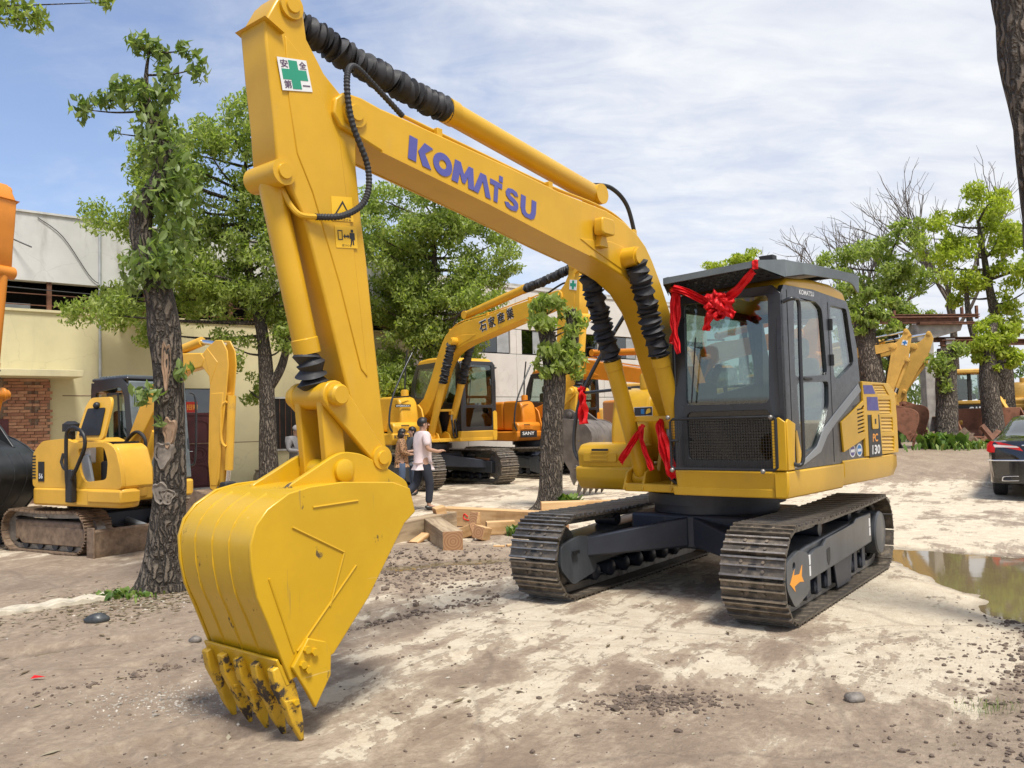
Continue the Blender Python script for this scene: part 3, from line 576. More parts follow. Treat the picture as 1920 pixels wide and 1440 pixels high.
        gb=MB().tube(bez([(1.09,1.21,2.53),(1.07,1.285,2.55),(.96,1.29,2.52),(.955,1.285,2.2),(.955,1.28,1.6),(.955,1.27,1.24),(1.02,1.215,1.22)],40),.0165,10); ob('grab_rail',gb,MT['grey'],root)
        for zz in (2.10,2.42): ob('hinge',MB().cyl((.05,1.21,zz-.05),(.05,1.21,zz+.05),.022,8),MT['black'],cab)
        # grey swoosh trim and yellow corner trims
        up=[(1.10,1.188),(.90,1.225),(.482,1.338),(.306,1.484),(-.007,1.640),(-.633,1.93)]; dn=[(-.70,1.838),(-.052,1.562),(.249,1.428),(.401,1.307),(.90,1.19),(1.08,1.175)]
        ob('swoosh_trim',MB().plate([[(1.08,1.19),(.80,1.235),(.482,1.345),(.306,1.50),(-.007,1.640),(-.62,1.90),(-.69,1.835),(-.052,1.565),(.235,1.425),(.401,1.29),(.80,1.195),(1.07,1.172)]],lambda p,t:(p[0],t,p[1]),1.204,1.213),MT['greylight'],cab,.004)
        ob('corner_trim',MB().plate([[(1.125,1.172),(1.13,1.56),(1.10,1.585),(.955,1.545),(.985,1.352),(1.0,1.172)]],lambda p,t:(p[0],t,p[1]),1.204,1.222),P,cab,.006)
        ob('corner_trim',MB().plate([[(1.10,1.172),(1.10,1.57),(1.16,1.60),(1.215,1.56),(1.215,1.172)]],lambda p,t:(fx(1.4)+t,p[0],p[1]),.012,.026),P,cab,.006)
        ob('corner_trim',MB().plate([[(.93,1.195),(.93,1.47),(.905,1.49),(.80,1.22)]],lambda p,t:(p[0],t,p[1]),1.204,1.212),P,cab,.004)
        yp=MB(); sl=[]
        for j in range(7):
            za=1.655-j*.036; sl.append([(-.515,za),(-.74,za+.022),(-.74,za+.006),(-.515,za-.016)])
        yp.plate([[(-.09,1.539),(-.35,1.62),(-.725,1.745),(-.815,1.398),(-.125,1.267)]]+sl,lambda p,t:(p[0],t,p[1]),1.206,1.224); ob('side_vent_panel',yp,P,root,.004)
        ob('vent_recess',MB().plate([[(-.45,1.38),(-.45,1.69),(-.76,1.72),(-.76,1.38)]],lambda p,t:(p[0],t,p[1]),1.2045,1.2065),MT['black'],root)
        ob('side_filler',MB().plate([[(-.10,1.168),(-.10,1.58),(-.71,1.86),(-.80,1.80),(-.80,1.168)]],lambda p,t:(p[0],t,p[1]),1.17,1.2052),GR,root,.006)
        ob('number_panel',MB().plate([[(-.80,1.19),(-.80,1.60),(-1.145,1.60),(-1.19,1.19)]],lambda p,t:(p[0],t,p[1]),1.2255,1.228),MT['black'],root)
        # wipers, lamp
        ob('wiper',MB().tube([(1.165,.40,1.74),(1.165,.46,2.3)],.007,6),MT['black'],root)
    # ---- work equipment
    bo=MB().pxz([fB(p) for p in BOOM],YB-.15,YB+.15); boom=ob('boom',bo,P,root,.012)
    def pin(nm,p,h,r=.07,par=boom,mt=None): return ob(nm,MB().rev((p[0],YB-h,p[1]),(0,1,0),[(0,r*.55),(.012,r*.6),(.014,r),(2*h-.014,r),(2*h-.012,r*.6),(2*h,r*.55)],20),mt or P,par)
    pin('pin_boss',fB(T0),.185,.085); pin('pin_boss',fB(F0),.21,.11); pin('pin_boss',fB((1.60,2.985)),.30,.085)
    ar=MB().pxz([fA(p) for p in ARM],YB-.12,YB+.12); arm=ob('arm',ar,P,root,.012)
    AT=(4.93,3.98); AC=(1.80,3.52); BC=(5.00,3.02); J0=(4.70,1.79); A0=(4.37,1.42); B0=(4.66,1.36)
    pin('pin_boss',fA(AT),.155,.075,arm); pin('pin_boss',fA(BC),.16,.075,arm); pin('pin_boss',fA(A0),.205,.07,arm); pin('pin_boss',fA(K0),.2,.07,arm)
    if det:   # stiffening plates: raised centre panel on arm and flange strip
        ip=[(4.97,3.80),(4.86,3.72),(4.74,3.55),(4.60,3.30),(4.56,3.0),(4.50,2.6),(4.42,1.9),(4.47,1.95),(4.62,2.45),(4.80,2.95),(4.90,3.15),(4.95,3.45)]
        for s in (1,-1): ob('stiffener_plate',MB().pxz([fA(p) for p in ip],YB+s*.121-.006,YB+s*.121+.006),P,arm,.005)
        ob('top_flange',MB().add([(*fA((5.115,3.855))[:1],YB-.15,fA((5.115,3.855))[1]),(*fA((5.115,3.855))[:1],YB+.15,fA((5.115,3.855))[1]),(*fA((4.99,3.80))[:1],YB+.15,fA((4.99,3.80))[1]),(*fA((4.99,3.80))[:1],YB-.15,fA((4.99,3.80))[1])],[(0,1,2,3)]),P,arm)
        for s in (1,-1): ob('boom_stiffener',MB().pxz([fB(p) for p in [(1.62,3.08),(1.80,3.10),(2.25,3.06),(2.05,2.99),(1.72,2.90),(1.50,2.84),(1.44,2.96)]],YB+s*.151-.006,YB+s*.151+.006),P,boom,.008)
        for s in (1,-1): ob('weld_flange',MB().pxz([fB(p) for p in [(4.30,3.30),(3.34,3.155),(2.5,3.01),(2.12,2.95),(2.12,2.935),(2.5,2.993),(3.34,3.138),(4.30,3.283)]],YB+s*.15-.008,YB+s*.15+.008),P,boom)
    # bucket
    TM=MT['tooth'] if bk is MT['bucketyel'] else BK; hw=.345; bks=[fK(p) for p in SIDE]
    bu=MB()
    for s in (1,-1): bu.pxz(bks,YB+s*hw-.012,YB+s*hw+.012)
    shell=[(4.40,1.27),(4.5,1.278),(4.806,1.30),(5.01,1.29),(5.14,1.266),(5.266,1.198),(5.333,1.125),(5.363,1.04),(5.358,.914),(5.33,.78),(5.272,.647),(5.19,.44),(5.142,.315)]
    inner=[(4.42,1.245),(4.5,1.25),(4.80,1.272),(5.0,1.262),(5.125,1.24),(5.245,1.175),(5.307,1.11),(5.336,1.035),(5.331,.914),(5.303,.79),(5.246,.66),(5.165,.45),(5.12,.325)]
    sh2=[tuple(p) for p in bez([(x,z,0) for x,z in shell],44)]; in2=[tuple(p) for p in bez([(x,z,0) for x,z in inner],44)]
    bu.pxz([fK(p) for p in sh2]+[fK(p) for p in in2[::-1]],YB-hw+.012,YB+hw-.012)
    bucket=ob('bucket',bu,BK,root,.006)
    for s in (1,-1):
        ear=MB().pxz([fK(p) for p in rpoly([(4.17,1.08),(4.16,1.26),(4.30,1.34),(4.52,1.45),(4.66,1.47),(4.76,1.43),(4.90,1.36),(5.06,1.285),(4.9,1.24),(4.5,1.20),(4.4,1.12),(4.3,1.0)],.05)],YB+s*.165-.018,YB+s*.165+.018); ob('bucket_ear',ear,BK,bucket,.01)
    kp=fK(B0); ob('link_pin',MB().rev((kp[0],YB-.215,kp[1]),(0,1,0),[(0,.05),(.01,.065),(.42,.065),(.43,.05)],20),BK,bucket)
    for j in range(5):
        y=YB+(j-2)*.157; q=[fK(p) for p in [(5.245,.40),(5.225,.30),(5.165,.185),(5.085,.215),(5.11,.31),(5.19,.42)]]
        th=ob('tooth_adapter',MB().pxz(q,y-.028,y+.028),TM,bucket,.008)
        q0=[fK(p) for p in [(5.180,.235),(5.13,.10),(5.068,-.005),(5.048,-.003),(5.062,.11),(5.09,.225)]]
        t=MB(); n=6; wd=[.033,.024,.010,.010,.024,.033]
        t.add([(q0[i][0],y-wd[i],q0[i][1]) for i in range(6)]+[(q0[i][0],y+wd[i],q0[i][1]) for i in range(6)],[tuple(range(6)),tuple(range(11,5,-1))]+[(i,6+i,6+(i+1)%6,(i+1)%6) for i in range(6)])
        ob('bucket_tooth',t,TM,bucket,.007)
        if det: ob('tooth_pin',MB().cyl((fK((5.12,.215))[0],y-.05,fK((5.12,.215))[1]),(fK((5.12,.215))[0],y+.05,fK((5.12,.215))[1]),.015,10),BK,th)
    for s in (1,-1):
        sc_=MB().pxz([fK(p) for p in [(5.11,.46),(5.06,.53),(4.95,.49),(4.915,.43),(4.92,.31),(5.02,.165),(5.07,.26),(5.155,.40)]],YB+s*(hw+.026)-.014,YB+s*(hw+.026)+.014); cu=ob('side_cutter',sc_,BK,bucket,.006)
        if det:
            for p in ((5.075,.475),(5.03,.455),(5.10,.405),(5.07,.375)):
                q=fK(p); ob('bolt',MB().cyl((q[0],YB+s*(hw+.04),q[1]),(q[0],YB+s*(hw+.062),q[1]),.020,6),BK,cu)
    if det:
        for yy in (-.18,-.01,.15):   # wear strips along the curved back
            m=MB(); pa=shell[4:12]
            for k in range(len(pa)-1):
                a,b=fK(pa[k]),fK(pa[k+1]); dx,dz=b[0]-a[0],b[1]-a[1]; l=math.hypot(dx,dz); nx,nz=-dz/l,dx/l
                if nx<0 and k<9: nx,nz=-nx,-nz
                m.add([(a[0],YB+yy-.004,a[1]),(a[0],YB+yy+.004,a[1]),(b[0],YB+yy+.004,b[1]),(b[0],YB+yy-.004,b[1]),(a[0]+nx*.007,YB+yy,a[1]+nz*.007),(b[0]+nx*.007,YB+yy,b[1]+nz*.007)],[(0,3,5,4),(1,4,5,2)])
            ob('weld_bead',m,BK,bucket)
        lip=[fK(p) for p in [(5.215,.452),(5.228,.445),(5.168,.305),(5.145,.31)]]; ob('cutting_edge',MB().pxz(lip,YB-hw-.0,YB+hw+.0),BK,bucket,.004)
        rb=[(5.02,1.15),(4.86,.98),(4.995,.64),(5.13,.46)]
        m=MB(); P3=[(5.10,1.18),(4.92,1.06),(5.08,.62),(5.13,.48)]
        for a,b in (((5.13,1.10),(4.80,.93)),((4.80,.93),(4.90,.66)),((5.27,.86),(5.13,.47)),((4.72,.85),(5.11,.47)),((4.70,1.20),(5.0,1.19))):
            m.tube([(fK(a)[0],YB+hw+.013,fK(a)[1]),(fK(b)[0],YB+hw+.013,fK(b)[1])],.0065,6)
        ob('weld_bead',m,BK,bucket)
    # links
    J=fA(J0) if True else None
    # J follows the four-bar roughly: place between arm link pin and bucket pin at fixed link lengths
    A=fA(A0); B=fK(B0); l1=math.dist(J0,A0); l2=math.dist(J0,B0); d=math.dist(A,B); d=min(max(d,abs(l1-l2)+.01),l1+l2-.01)
    ux,uz=(B[0]-A[0])/math.dist(A,B),(B[1]-A[1])/math.dist(A,B); a_=(l1*l1-l2*l2+d*d)/(2*d); h_=math.sqrt(max(l1*l1-a_*a_,0)); J=(A[0]+ux*a_-uz*h_,A[1]+uz*a_+ux*h_)
    def bar(nm,p,q,w0,w1,y0,y1,mt=P):
        dx,dz=q[0]-p[0],q[1]-p[1]; an=math.degrees(math.atan2(dz,dx)); return ob(nm,MB().pxz(arc(p,w0,an+90,an+270,8)+arc(q,w1,an-90,an+90,8),y0,y1),mt,root,.008)
    for s in (1,-1): bar('tilt_link',J,A,.085,.055,YB+s*.155-.02,YB+s*.155+.02)
    for s in (1,-1): bar('bucket_link',J,B,.07,.07,YB+s*.105-.026,YB+s*.105+.026)
    pj=MB().rev((J[0],YB-.235,J[1]),(0,1,0),[(0,.05),(.015,.062),(.06,.062),(.062,.078),(.41,.078),(.412,.062),(.455,.062),(.47,.05)],22); ob('link_boss',pj,P,root)
    def cyl(nm,p,q,y,split,rb_,rr,bl=True,boot=None):
        p3,q3=Vector(xz(p,y)),Vector(xz(q,y)); m_=p3.lerp(q3,split); d=(q3-p3).normalized()
        c=ob(nm,MB().rev(p3,d,[(0,rb_*.8),(.06,rb_),((m_-p3).length-.09,rb_),((m_-p3).length-.085,rb_*1.09),((m_-p3).length,rb_*1.09),((m_-p3).length+.002,rb_*.6)],20),P,root)
        ob('cylinder_eye',MB().cyl(p3-Vector((0,rb_,0)),p3+Vector((0,rb_,0)),rb_*1.05,16),P,c)
        ob('rod',MB().cyl(m_,q3,rr,12),MT['chrome'],c); ob('rod_eye',MB().cyl(q3-Vector((0,rb_*.8,0)),q3+Vector((0,rb_*.8,0)),rr*1.7,14),P,c)
        return c,m_,q3
    # arm cylinder
    c,m_,q3=cyl('arm_cylinder',fB(AC),fA(AT),YB,.57,.082,.045)
    if bell: bellows('bellows',m_-(q3-m_)*.01,m_.lerp(q3,.93),.090,c,40,(0,0,-.02))
    # boom cylinders
    for s in (1,-1):
        c,m_,q3=cyl('boom_cylinder',(.77,1.06),fB((1.60,2.985)),YB+s*.25,.57,.075,.042)
        if bell: bellows('bellows',m_,m_.lerp(q3,.94),.10,c,19,(.0,.0,0))
    for s in (1,-1): ob('cylinder_bracket',MB().pxz([(.60,.96),(.66,1.12),(.77,1.17),(.90,1.12),(.97,.96)],YB+s*.25-.10-.012,YB+s*.25-.10+.012).pxz([(.60,.96),(.66,1.12),(.77,1.17),(.90,1.12),(.97,.96)],YB+s*.25+.10-.012,YB+s*.25+.10+.012),P,root,.006)
    for s in (1,-1): ob('boom_bracket',MB().pxz([(.0,1.0),(.02,1.62),(.12,1.74),(.30,1.76),(.42,1.66),(.62,1.0)],YB+s*.20-.022,YB+s*.20+.022),P,root,.01)
    # bucket cylinder
    c,m_,q3=cyl('bucket_cylinder',fA(BC),J,YB,.80,.072,.04)
    if bell:
        bw=bellows('wrap',m_-(q3-m_)*.05,m_.lerp(q3,.80),.088,c,4,(0,0,0),MT['rubber'],.5); 
    if det:
        for s in (-.07,.07):
            q=[(*fB(p)[:1],YB+s,fB(p)[1]) for p in [(4.05,3.60),(3.4,3.53),(2.55,3.445),(1.9,3.41),(1.55,3.35),(1.28,3.21),(1.08,2.98),(.9,2.7)]]
            ob('hydraulic_pipe',MB().tube(bez(q,40),.013,8),P,boom)
        for p in ((3.75,3.52),(2.55,3.40),(1.35,3.215)): ob('pipe_clamp',MB().obox((fB(p)[0],YB,fB(p)[1]+.03),(.025,0,0),(0,.11,0),(0,0,.035)),P,boom,.004)
        h=MB().tube(bez([(*fB((4.05,3.60))[:1],YB+.07,fB((4.05,3.60))[1]),(*fB((4.28,3.70))[:1],YB+.10,fB((4.28,3.70))[1]),(*fA((4.50,3.76))[:1],YB+.15,fA((4.50,3.76))[1]),(*fA((4.60,3.64))[:1],YB+.20,fA((4.60,3.64))[1]),(*fA((4.57,3.40))[:1],YB+.20,fA((4.57,3.40))[1]),(*fA((4.445,3.15))[:1],YB+.19,fA((4.445,3.15))[1]),(*fA((4.47,2.95))[:1],YB+.19,fA((4.47,2.95))[1]),(*fA((4.62,2.835))[:1],YB+.175,fA((4.62,2.835))[1]),(*fA((4.80,2.80))[:1],YB+.15,fA((4.80,2.80))[1])],150),[.017 if k%2 else .0205 for k in range(145)],10) if False else None
        hp=bez([(fB((4.05,3.60))[0],YB+.07,fB((4.05,3.60))[1]),(fB((4.28,3.70))[0],YB+.10,fB((4.28,3.70))[1]),(fA((4.50,3.76))[0],YB+.15,fA((4.50,3.76))[1]),(fA((4.60,3.64))[0],YB+.20,fA((4.60,3.64))[1]),(fA((4.57,3.40))[0],YB+.20,fA((4.57,3.40))[1]),(fA((4.445,3.15))[0],YB+.19,fA((4.445,3.15))[1]),(fA((4.47,2.95))[0],YB+.19,fA((4.47,2.95))[1]),(fA((4.62,2.835))[0],YB+.175,fA((4.62,2.835))[1]),(fA((4.80,2.80))[0],YB+.15,fA((4.80,2.80))[1])],160)
        ob('spiral_hose',MB().tube(hp,[.0165 if k%2 else .0205 for k in range(len(hp))],10),MT['rubber'],root,smooth=20)
        ob('hose_pipe',MB().tube(bez([(fA((4.80,2.80))[0],YB+.15,fA((4.80,2.80))[1]),(fA((4.89,2.80))[0],YB+.13,fA((4.89,2.80))[1]),(fA((4.93,2.86))[0],YB+.09,fA((4.93,2.86))[1]),(fA((4.96,2.95))[0],YB+.06,fA((4.96,2.95))[1])],14),.017,8),P,root)
        q=bez([(fB((1.85,3.60))[0],YB,fB((1.85,3.60))[1]),(fB((1.6,3.62))[0],YB+.03,fB((1.6,3.62))[1]),(fB((1.38,3.50))[0],YB+.05,fB((1.38,3.50))[1]),(fB((1.25,3.22))[0],YB+.05,fB((1.25,3.22))[1])],24)
        ob('hydraulic_hose',MB().tube(q,.019,8),MT['rubber'],root)
        lm=MB().pxz([fB(p) for p in rrect(1.90,2.08,3.11,3.25,.03)],YB+.17,YB+.26); lamp=ob('work_lamp',lm,P,boom,.012)
        ob('lamp_bracket',MB().pxz([fB(p) for p in [(1.93,3.02),(2.05,3.02),(2.02,3.12),(1.96,3.12)]],YB+.151,YB+.21),P,boom,.006)
        for k,(y,xo) in enumerate(((YB+.06,0),(YB+.14,.02),(YB+.22,.03))):
            ob('hydraulic_hose',MB().tube(bez([(.98,y+.10,1.42),(1.02,y+.10,1.2),(.99,y+.14,1.06),(.90,y+.28,1.02),(.80,y+.4,1.03)],24),.020,8),MT['rubber'],root)
            ob('hose_fitting',MB().cyl((.98,y+.10,1.40),(.975,y+.10,1.52),.022,8),MT['steel'],root)
            ob('valve_block',MB().box(.93,1.02,y+.065,y+.135,1.52,1.60),P,root,.006)
        ob('hose_manifold',MB().box(.93,1.0,YB-.30,YB+.33,1.59,1.64),P,root,.006)
    fs=dict(fB=fB,fA=fA,fK=fK,boom=boom,arm=arm,cab=cab,bucket=bucket)
    if guard:
        gs=MB().plate([[(1.10,2.865),(.585,2.90),(-.576,2.945),(-.66,2.93),(-.64,2.775),(-.59,2.775),(-.50,2.825),(-.417,2.845),(-.18,2.846),(.70,2.793),(1.11,2.725)]],lambda p,t:(p[0],t,p[1]),1.235,1.25)
        gg=ob('overhead_guard',gs,MT['guard'],root,.004)
        ob('guard_side',MB().plate([[(1.10,2.865),(.585,2.90),(-.576,2.945),(-.66,2.93),(-.64,2.775),(-.59,2.775),(-.50,2.825),(-.417,2.845),(-.18,2.846),(.70,2.793),(1.11,2.725)]],lambda p,t:(p[0],t,p[1]),.185,.2),MT['guard'],gg,.004)
        tp=MB().add([(1.38,.30,2.80),(1.38,1.13,2.835),(1.10,1.25,2.866),(-.576,1.25,2.946),(-.576,.185,2.946),(1.10,.185,2.866)],[(0,1,2,3,4,5)]); tp.add([(1.38,.30,2.79),(1.38,1.13,2.825),(1.10,1.25,2.856),(-.576,1.25,2.936),(-.576,.185,2.936),(1.10,.185,2.856)],[(5,4,3,2,1,0)])
        ob('guard_top',tp,MT['guard'],gg)
        fr_=MB(); fr_.add([(1.385,.29,2.755),(1.385,1.14,2.79),(1.385,1.14,2.842),(1.385,.29,2.807),(1.36,.29,2.755),(1.36,1.14,2.79),(1.36,1.14,2.842),(1.36,.29,2.807)],[(0,1,2,3),(7,6,5,4),(0,4,5,1),(2,6,7,3),(1,5,6,2),(0,3,7,4)])
        fr_.add([(1.385,1.14,2.79),(1.115,1.25,2.725),(1.105,1.25,2.868),(1.385,1.14,2.842)],[(0,1,2,3)]); fr_.add([(1.385,.29,2.755),(1.115,.185,2.69),(1.105,.185,2.868),(1.385,.29,2.807)],[(3,2,1,0)])
        ob('guard_front',fr_,MT['guard'],gg)
        # perforated visor plate sloping back to the cab
        hl=[]; 
        for r_ in range(4):
            for c_ in range(12):
                y=.27+.075*c_+.035*(r_%2); t=.16+.2*r_; hl.append([(y,t-.045),(y+.026,t-.05),(y+.034,t),(y+.026,t+.05),(y,t+.045),(y-.006,t)])
        def vis(p,t): return (1.375-.24*p[1],p[0],2.765+.035*(p[0]-.3)/.85-.085*p[1]+t)
        ob('perforated_visor',MB().plate([[(.22,1),(.295,0),(1.14,0),(1.22,1)]]+hl,vis,0,.008),MT['grey'],gg,smooth=0)
        ob('roof_beacon',MB().box(1.0,1.08,1.02,1.14,2.87,2.93),MT['black'],gg,.006)
        for x in (-.1,.4,.8): ob('roof_bar',MB().box(x,x+.04,.2,1.235,2.855,2.885),MT['guard'],gg)
        # wire guard over the lower windscreen
        wg=MB()
        for k in range(40): y=.245+k*.0234; wg.box(1.232,1.235,y,y+.003,1.19,1.60)
        for k in range(18): z_=1.195+k*.0236; wg.box(1.229,1.232,.235,1.165,z_,z_+.003)
        ob('wire_mesh',tag_stuff(wg),MT['black'],root,smooth=0)
        wf=MB().tube([(1.235,.225,1.20),(1.235,.225,1.585),(1.235,.25,1.605),(1.235,1.15,1.605),(1.235,1.175,1.585),(1.235,1.175,1.20),(1.235,1.15,1.18),(1.235,.25,1.18),(1.235,.225,1.20)],.012,8); gf_=ob('mesh_guard_frame',wf,MT['black'],root)
        ob('mesh_guard_bar',MB().cyl((1.238,.225,1.42),(1.238,.30,1.42),.011,8),MT['black'],gf_)
        for y,z_ in ((.24,1.17),(1.06,1.17),(1.14,1.60),(.215,1.62)): ob('guard_bolt',MB().sph((1.252,y,z_),.021,8,6),MT['steel'],gf_)
    if deco: deco(root,fs)
    return root,fs
def tag_stuff(m): return m
# ------------------------------------------------------------------ main excavator
def letters_komatsu():
    el=lambda cx,cy,rx,ry,n=20:[(cx+rx*math.cos(2*PI*k/n),cy+ry*math.sin(2*PI*k/n)) for k in range(n)]
    Sst=[(.93,.80),(.80,.97),(.5,1.02),(.2,.96),(.06,.76),(.1,.58),(.3,.45),(.6,.37),(.68,.28),(.6,.2),(.42,.2),(.28,.3),(.02,.24),(.16,.04),(.5,-.03),(.84,.04),(.97,.25),(.93,.45),(.72,.58),(.4,.66),(.33,.74),(.4,.81),(.56,.82),(.68,.73)]
    return [(.00,.160,[[[(0,0),(.0,1),(.34,1),(.34,0)]],[[(.40,.52),(.64,1),(1.02,.93),(.68,.55),(1.0,-.02),(.62,-.02)]]]),
     (.168,.138,[[el(.5,.48,.5,.5),el(.5,.48,.2,.2)]]),
     (.306,.172,[[[(0,0),(.10,1),(.34,1),(.52,.52),(.70,1),(.90,1),(1,0),(.74,0),(.69,.5),(.58,.12),(.46,.12),(.33,.5),(.27,0)]]]),
     (.470,.142,[[[(0,0),(.34,1),(.66,1),(1,0),(.70,0),(.5,.66),(.28,0)]]]),
     (.612,.088,[[[(-.15,.98),(-.15,.74),(.26,.74),(.26,0),(.62,0),(.62,.74),(.98,.74),(.98,.98)]],[[(.66,1.06),(.66,1.34),(1.0,1.34),(1.0,1.06)]]]),
     (.722,.125,[[Sst]]),
     (.862,.138,[[[(0,1),(.3,1),(.3,.4),(.37,.25),(.5,.2),(.63,.25),(.7,.4),(.7,1),(1,1),(1,.4),(.9,.12),(.7,0),(.3,0),(.1,.12),(0,.4)]]])]
def safety_sign(par,f,y,TL,TR,BR,BL,cross='green',full=True):
    TL,TR,BR,BL=[Vector(p) for p in (TL,TR,BR,BL)]
    def q(u,v): return TL*(1-u)*(1-v)+TR*u*(1-v)+BR*u*v+BL*(1-u)*v
    def pol(L,dy): return MB().plate([[tuple(f(tuple(q(*p)))) for p in L]],lambda p,t:(p[0],t,p[1]),y,y+dy)
    s=ob('safety_sign',pol([(0,0),(1,0),(1,1),(0,1)],.003),MT['white'],par,smooth=0)
    ob('green_cross',pol([(.35,.06),(.65,.06),(.65,.34),(.92,.34),(.92,.66),(.65,.66),(.65,.94),(.35,.94),(.35,.66),(.08,.66),(.08,.34),(.35,.34)],.0045),MT[cross],s,smooth=0)
    if full:
        for ch,u,v in (('安',.07,.30),('全',.70,.30),('第',.08,.93),('一',.70,.84)):
            p=Vector(f(tuple(q(u,v)))); e=Vector(f(tuple(q(u+.22,v)))); g=Vector(f(tuple(q(u,v-.22))))
            U=(e-p)/.22;V=(g-p)/.22; w=.25*U.length
            text('character',ch,MT['inkp'],s,(p.x,y+.005,p.y),tuple(np.array((U.normalized().x,0,U.normalized().y))),tuple(np.array((V.normalized().x,0,V.normalized().y))),(.24 if ch!='一' else .035)*V.length,.012,width=w)
    return s
def deco_main(root,fs):
    fB,fA=fs['fB'],fs['fA']
    y=YB+.152; O=np.array((4.085,3.297)); U=np.array((-1.275,-.197)); V=np.array((-.018,.152))
    for x0,w,sh in letters_komatsu():
        m=MB()
        for loops in sh: m.plate([[tuple(O+U*(x0+p[0]*w)+V*p[1]) for p in l] for l in loops],lambda p,t:(p[0],t,p[1]),y,y+.003)
        ob('letter',m,MT['logoblue'],fs['boom'],smooth=0)
    ya=YB+.128
    safety_sign(fs['arm'],fA,ya,(5.03,3.66),(4.835,3.697),(4.794,3.527),(4.995,3.481))
    def stick(pts,mt,nm,dy=.002,par=fs['arm']): return ob(nm,MB().plate([pts],lambda p,t:(p[0],t,p[1]),ya,ya+dy),MT[mt],par,smooth=0)
    w1=stick([(4.673,2.948),(4.52,2.968),(4.511,2.822),(4.668,2.806)],'warn','warning_sticker')
    tri=[(4.592,2.935),(4.530,2.845),(4.655,2.838)]; ti=[(4.592,2.918),(4.543,2.853),(4.641,2.847)]
    ob('triangle_mark',MB().plate([tri,ti],lambda p,t:(p[0],t,p[1]),ya+.002,ya+.004),MT['ink'],w1,smooth=0)
    text('print','はなれはさみ',MT['ink'],w1,(4.65,ya+.0035,2.812),(-1,0,.08),(0,0,1),.014,.01,width=.12)
    w2=stick([(4.653,2.78),(4.492,2.797),(4.483,2.667),(4.641,2.651)],'warn','warning_sticker')
    bx=[(4.632,2.755),(4.598,2.759),(4.594,2.702),(4.628,2.698)]; bi=[(4.627,2.750),(4.602,2.753),(4.599,2.707),(4.624,2.704)]
    ob('box_mark',MB().plate([bx,bi],lambda p,t:(p[0],t,p[1]),ya+.002,ya+.004),MT['ink'],w2,smooth=0)
    ob('arrow_mark',MB().plate([[(4.59,2.725),(4.578,2.74),(4.578,2.731),(4.558,2.733),(4.558,2.742),(4.545,2.729),(4.557,2.714),(4.557,2.723),(4.577,2.721),(4.577,2.712)]],lambda p,t:(p[0],t,p[1]),ya+.002,ya+.004),MT['ink'],w2,smooth=0)
    pm=MB().plate([[(4.535,2.772),(4.518,2.774),(4.517,2.757),(4.534,2.755)]],lambda p,t:(p[0],t,p[1]),ya+.002,ya+.004); pm.plate([[(4.542,2.752),(4.508,2.755),(4.504,2.715),(4.512,2.714),(4.515,2.735),(4.511,2.683),(4.518,2.682),(4.523,2.715),(4.528,2.681),(4.535,2.680),(4.533,2.733),(4.536,2.717),(4.544,2.716)]],lambda p,t:(p[0],t,p[1]),ya+.002,ya+.004)
    ob('figure_mark',pm,MT['ink'],w2,smooth=0); text('print','近つくな',MT['ink'],w2,(4.60,ya+.0035,2.664),(-1,0,.08),(0,0,1),.014,.01,width=.07)
    # cab and engine door markings
    text('print','KOMATSU',MT['white'],fs['cab'],(.73,1.2065,2.628),(-1,0,.03),(0,0,1),.042,.02,width=.33)
    ob('blue_stripe',MB().plate([[(-.705,1.888),(-.97,1.892),(-1.06,1.808),(-.725,1.804)]],lambda p,t:(p[0],t,p[1]),1.2252,1.2275),MT['blue'],root,smooth=0)
    ob('blue_stripe',MB().plate([[(-.80,1.775),(-1.115,1.777),(-1.140,1.642),(-.80,1.644)]],lambda p,t:(p[0],t,p[1]),1.2252,1.2275),MT['blue'],root,smooth=0)
    text('print','PC',MT['orangevinyl'],root,(-.915,1.2287,1.335),(-1,0,0),(0,0,1),.080,.02,width=.155,slant=.1)
    text('print','130',MT['white'],root,(-.885,1.2287,1.213),(-1,0,0),(0,0,1),.092,.025,width=.235,slant=.12)
    hn=ob('door_latch',MB().plate([rrect(-1.085,-.90,1.46,1.60,.02)],lambda p,t:(p[0],t,p[1]),1.2282,1.237),MT['yellow'],root,.004); ob('latch_recess',MB().box(-1.012,-.972,1.2372,1.239,1.51,1.56),MT['black'],hn)
    for x,c in ((-.391,'white'),(-.582,'signblue')):
        e=[(x+.085*math.cos(2*PI*k/20)*.95,1.27+.062*math.sin(2*PI*k/20)) for k in range(20)]; i_=[(x+.066*math.cos(2*PI*k/20)*.95,1.27+.048*math.sin(2*PI*k/20)) for k in range(20)]
        st=ob('round_sticker',MB().plate([e],lambda p,t:(p[0],t,p[1]),1.2055,1.2075),MT['white'],root,smooth=0); ob('sticker_print',MB().plate([i_],lambda p,t:(p[0],t,p[1]),1.2075,1.2085),MT['blue' if c=='white' else 'signblue'],st,smooth=0); ob('sticker_band',MB().box(x-.05,x+.05,1.2085,1.2095,1.255,1.282),MT['white'],st,smooth=0)
    # track frame markings : direction arrow, reflective strips, yellow note (undercarriage axes)
    T=Matrix.Rotation(-MAIN_SW,4,'Z'); yo=.995+.19; L=1.78-.355-.03
    ar=[(L+.13,.33),(L+.02,.43),(L+.035,.385),(L-.10,.375),(L-.17,.435),(L-.15,.355),(L-.20,.30),(L-.10,.315),(L+.03,.30),(L+.01,.255)]
    ob('travel_arrow',MB().plate([ar],lambda p,t:(p[0],t,p[1]),yo+.0185,yo+.0205).xf(T),MT['orangevinyl'],root,smooth=0)
    for x,z in ((L-.405,.31),(L-.405,.40),(-L+.42,.40),(-L+.42,.49)): ob('reflective_strip',MB().box(x-.030,x+.018,yo+.0045,yo+.006,z,z+.08).xf(T),MT['white'],root,smooth=0)
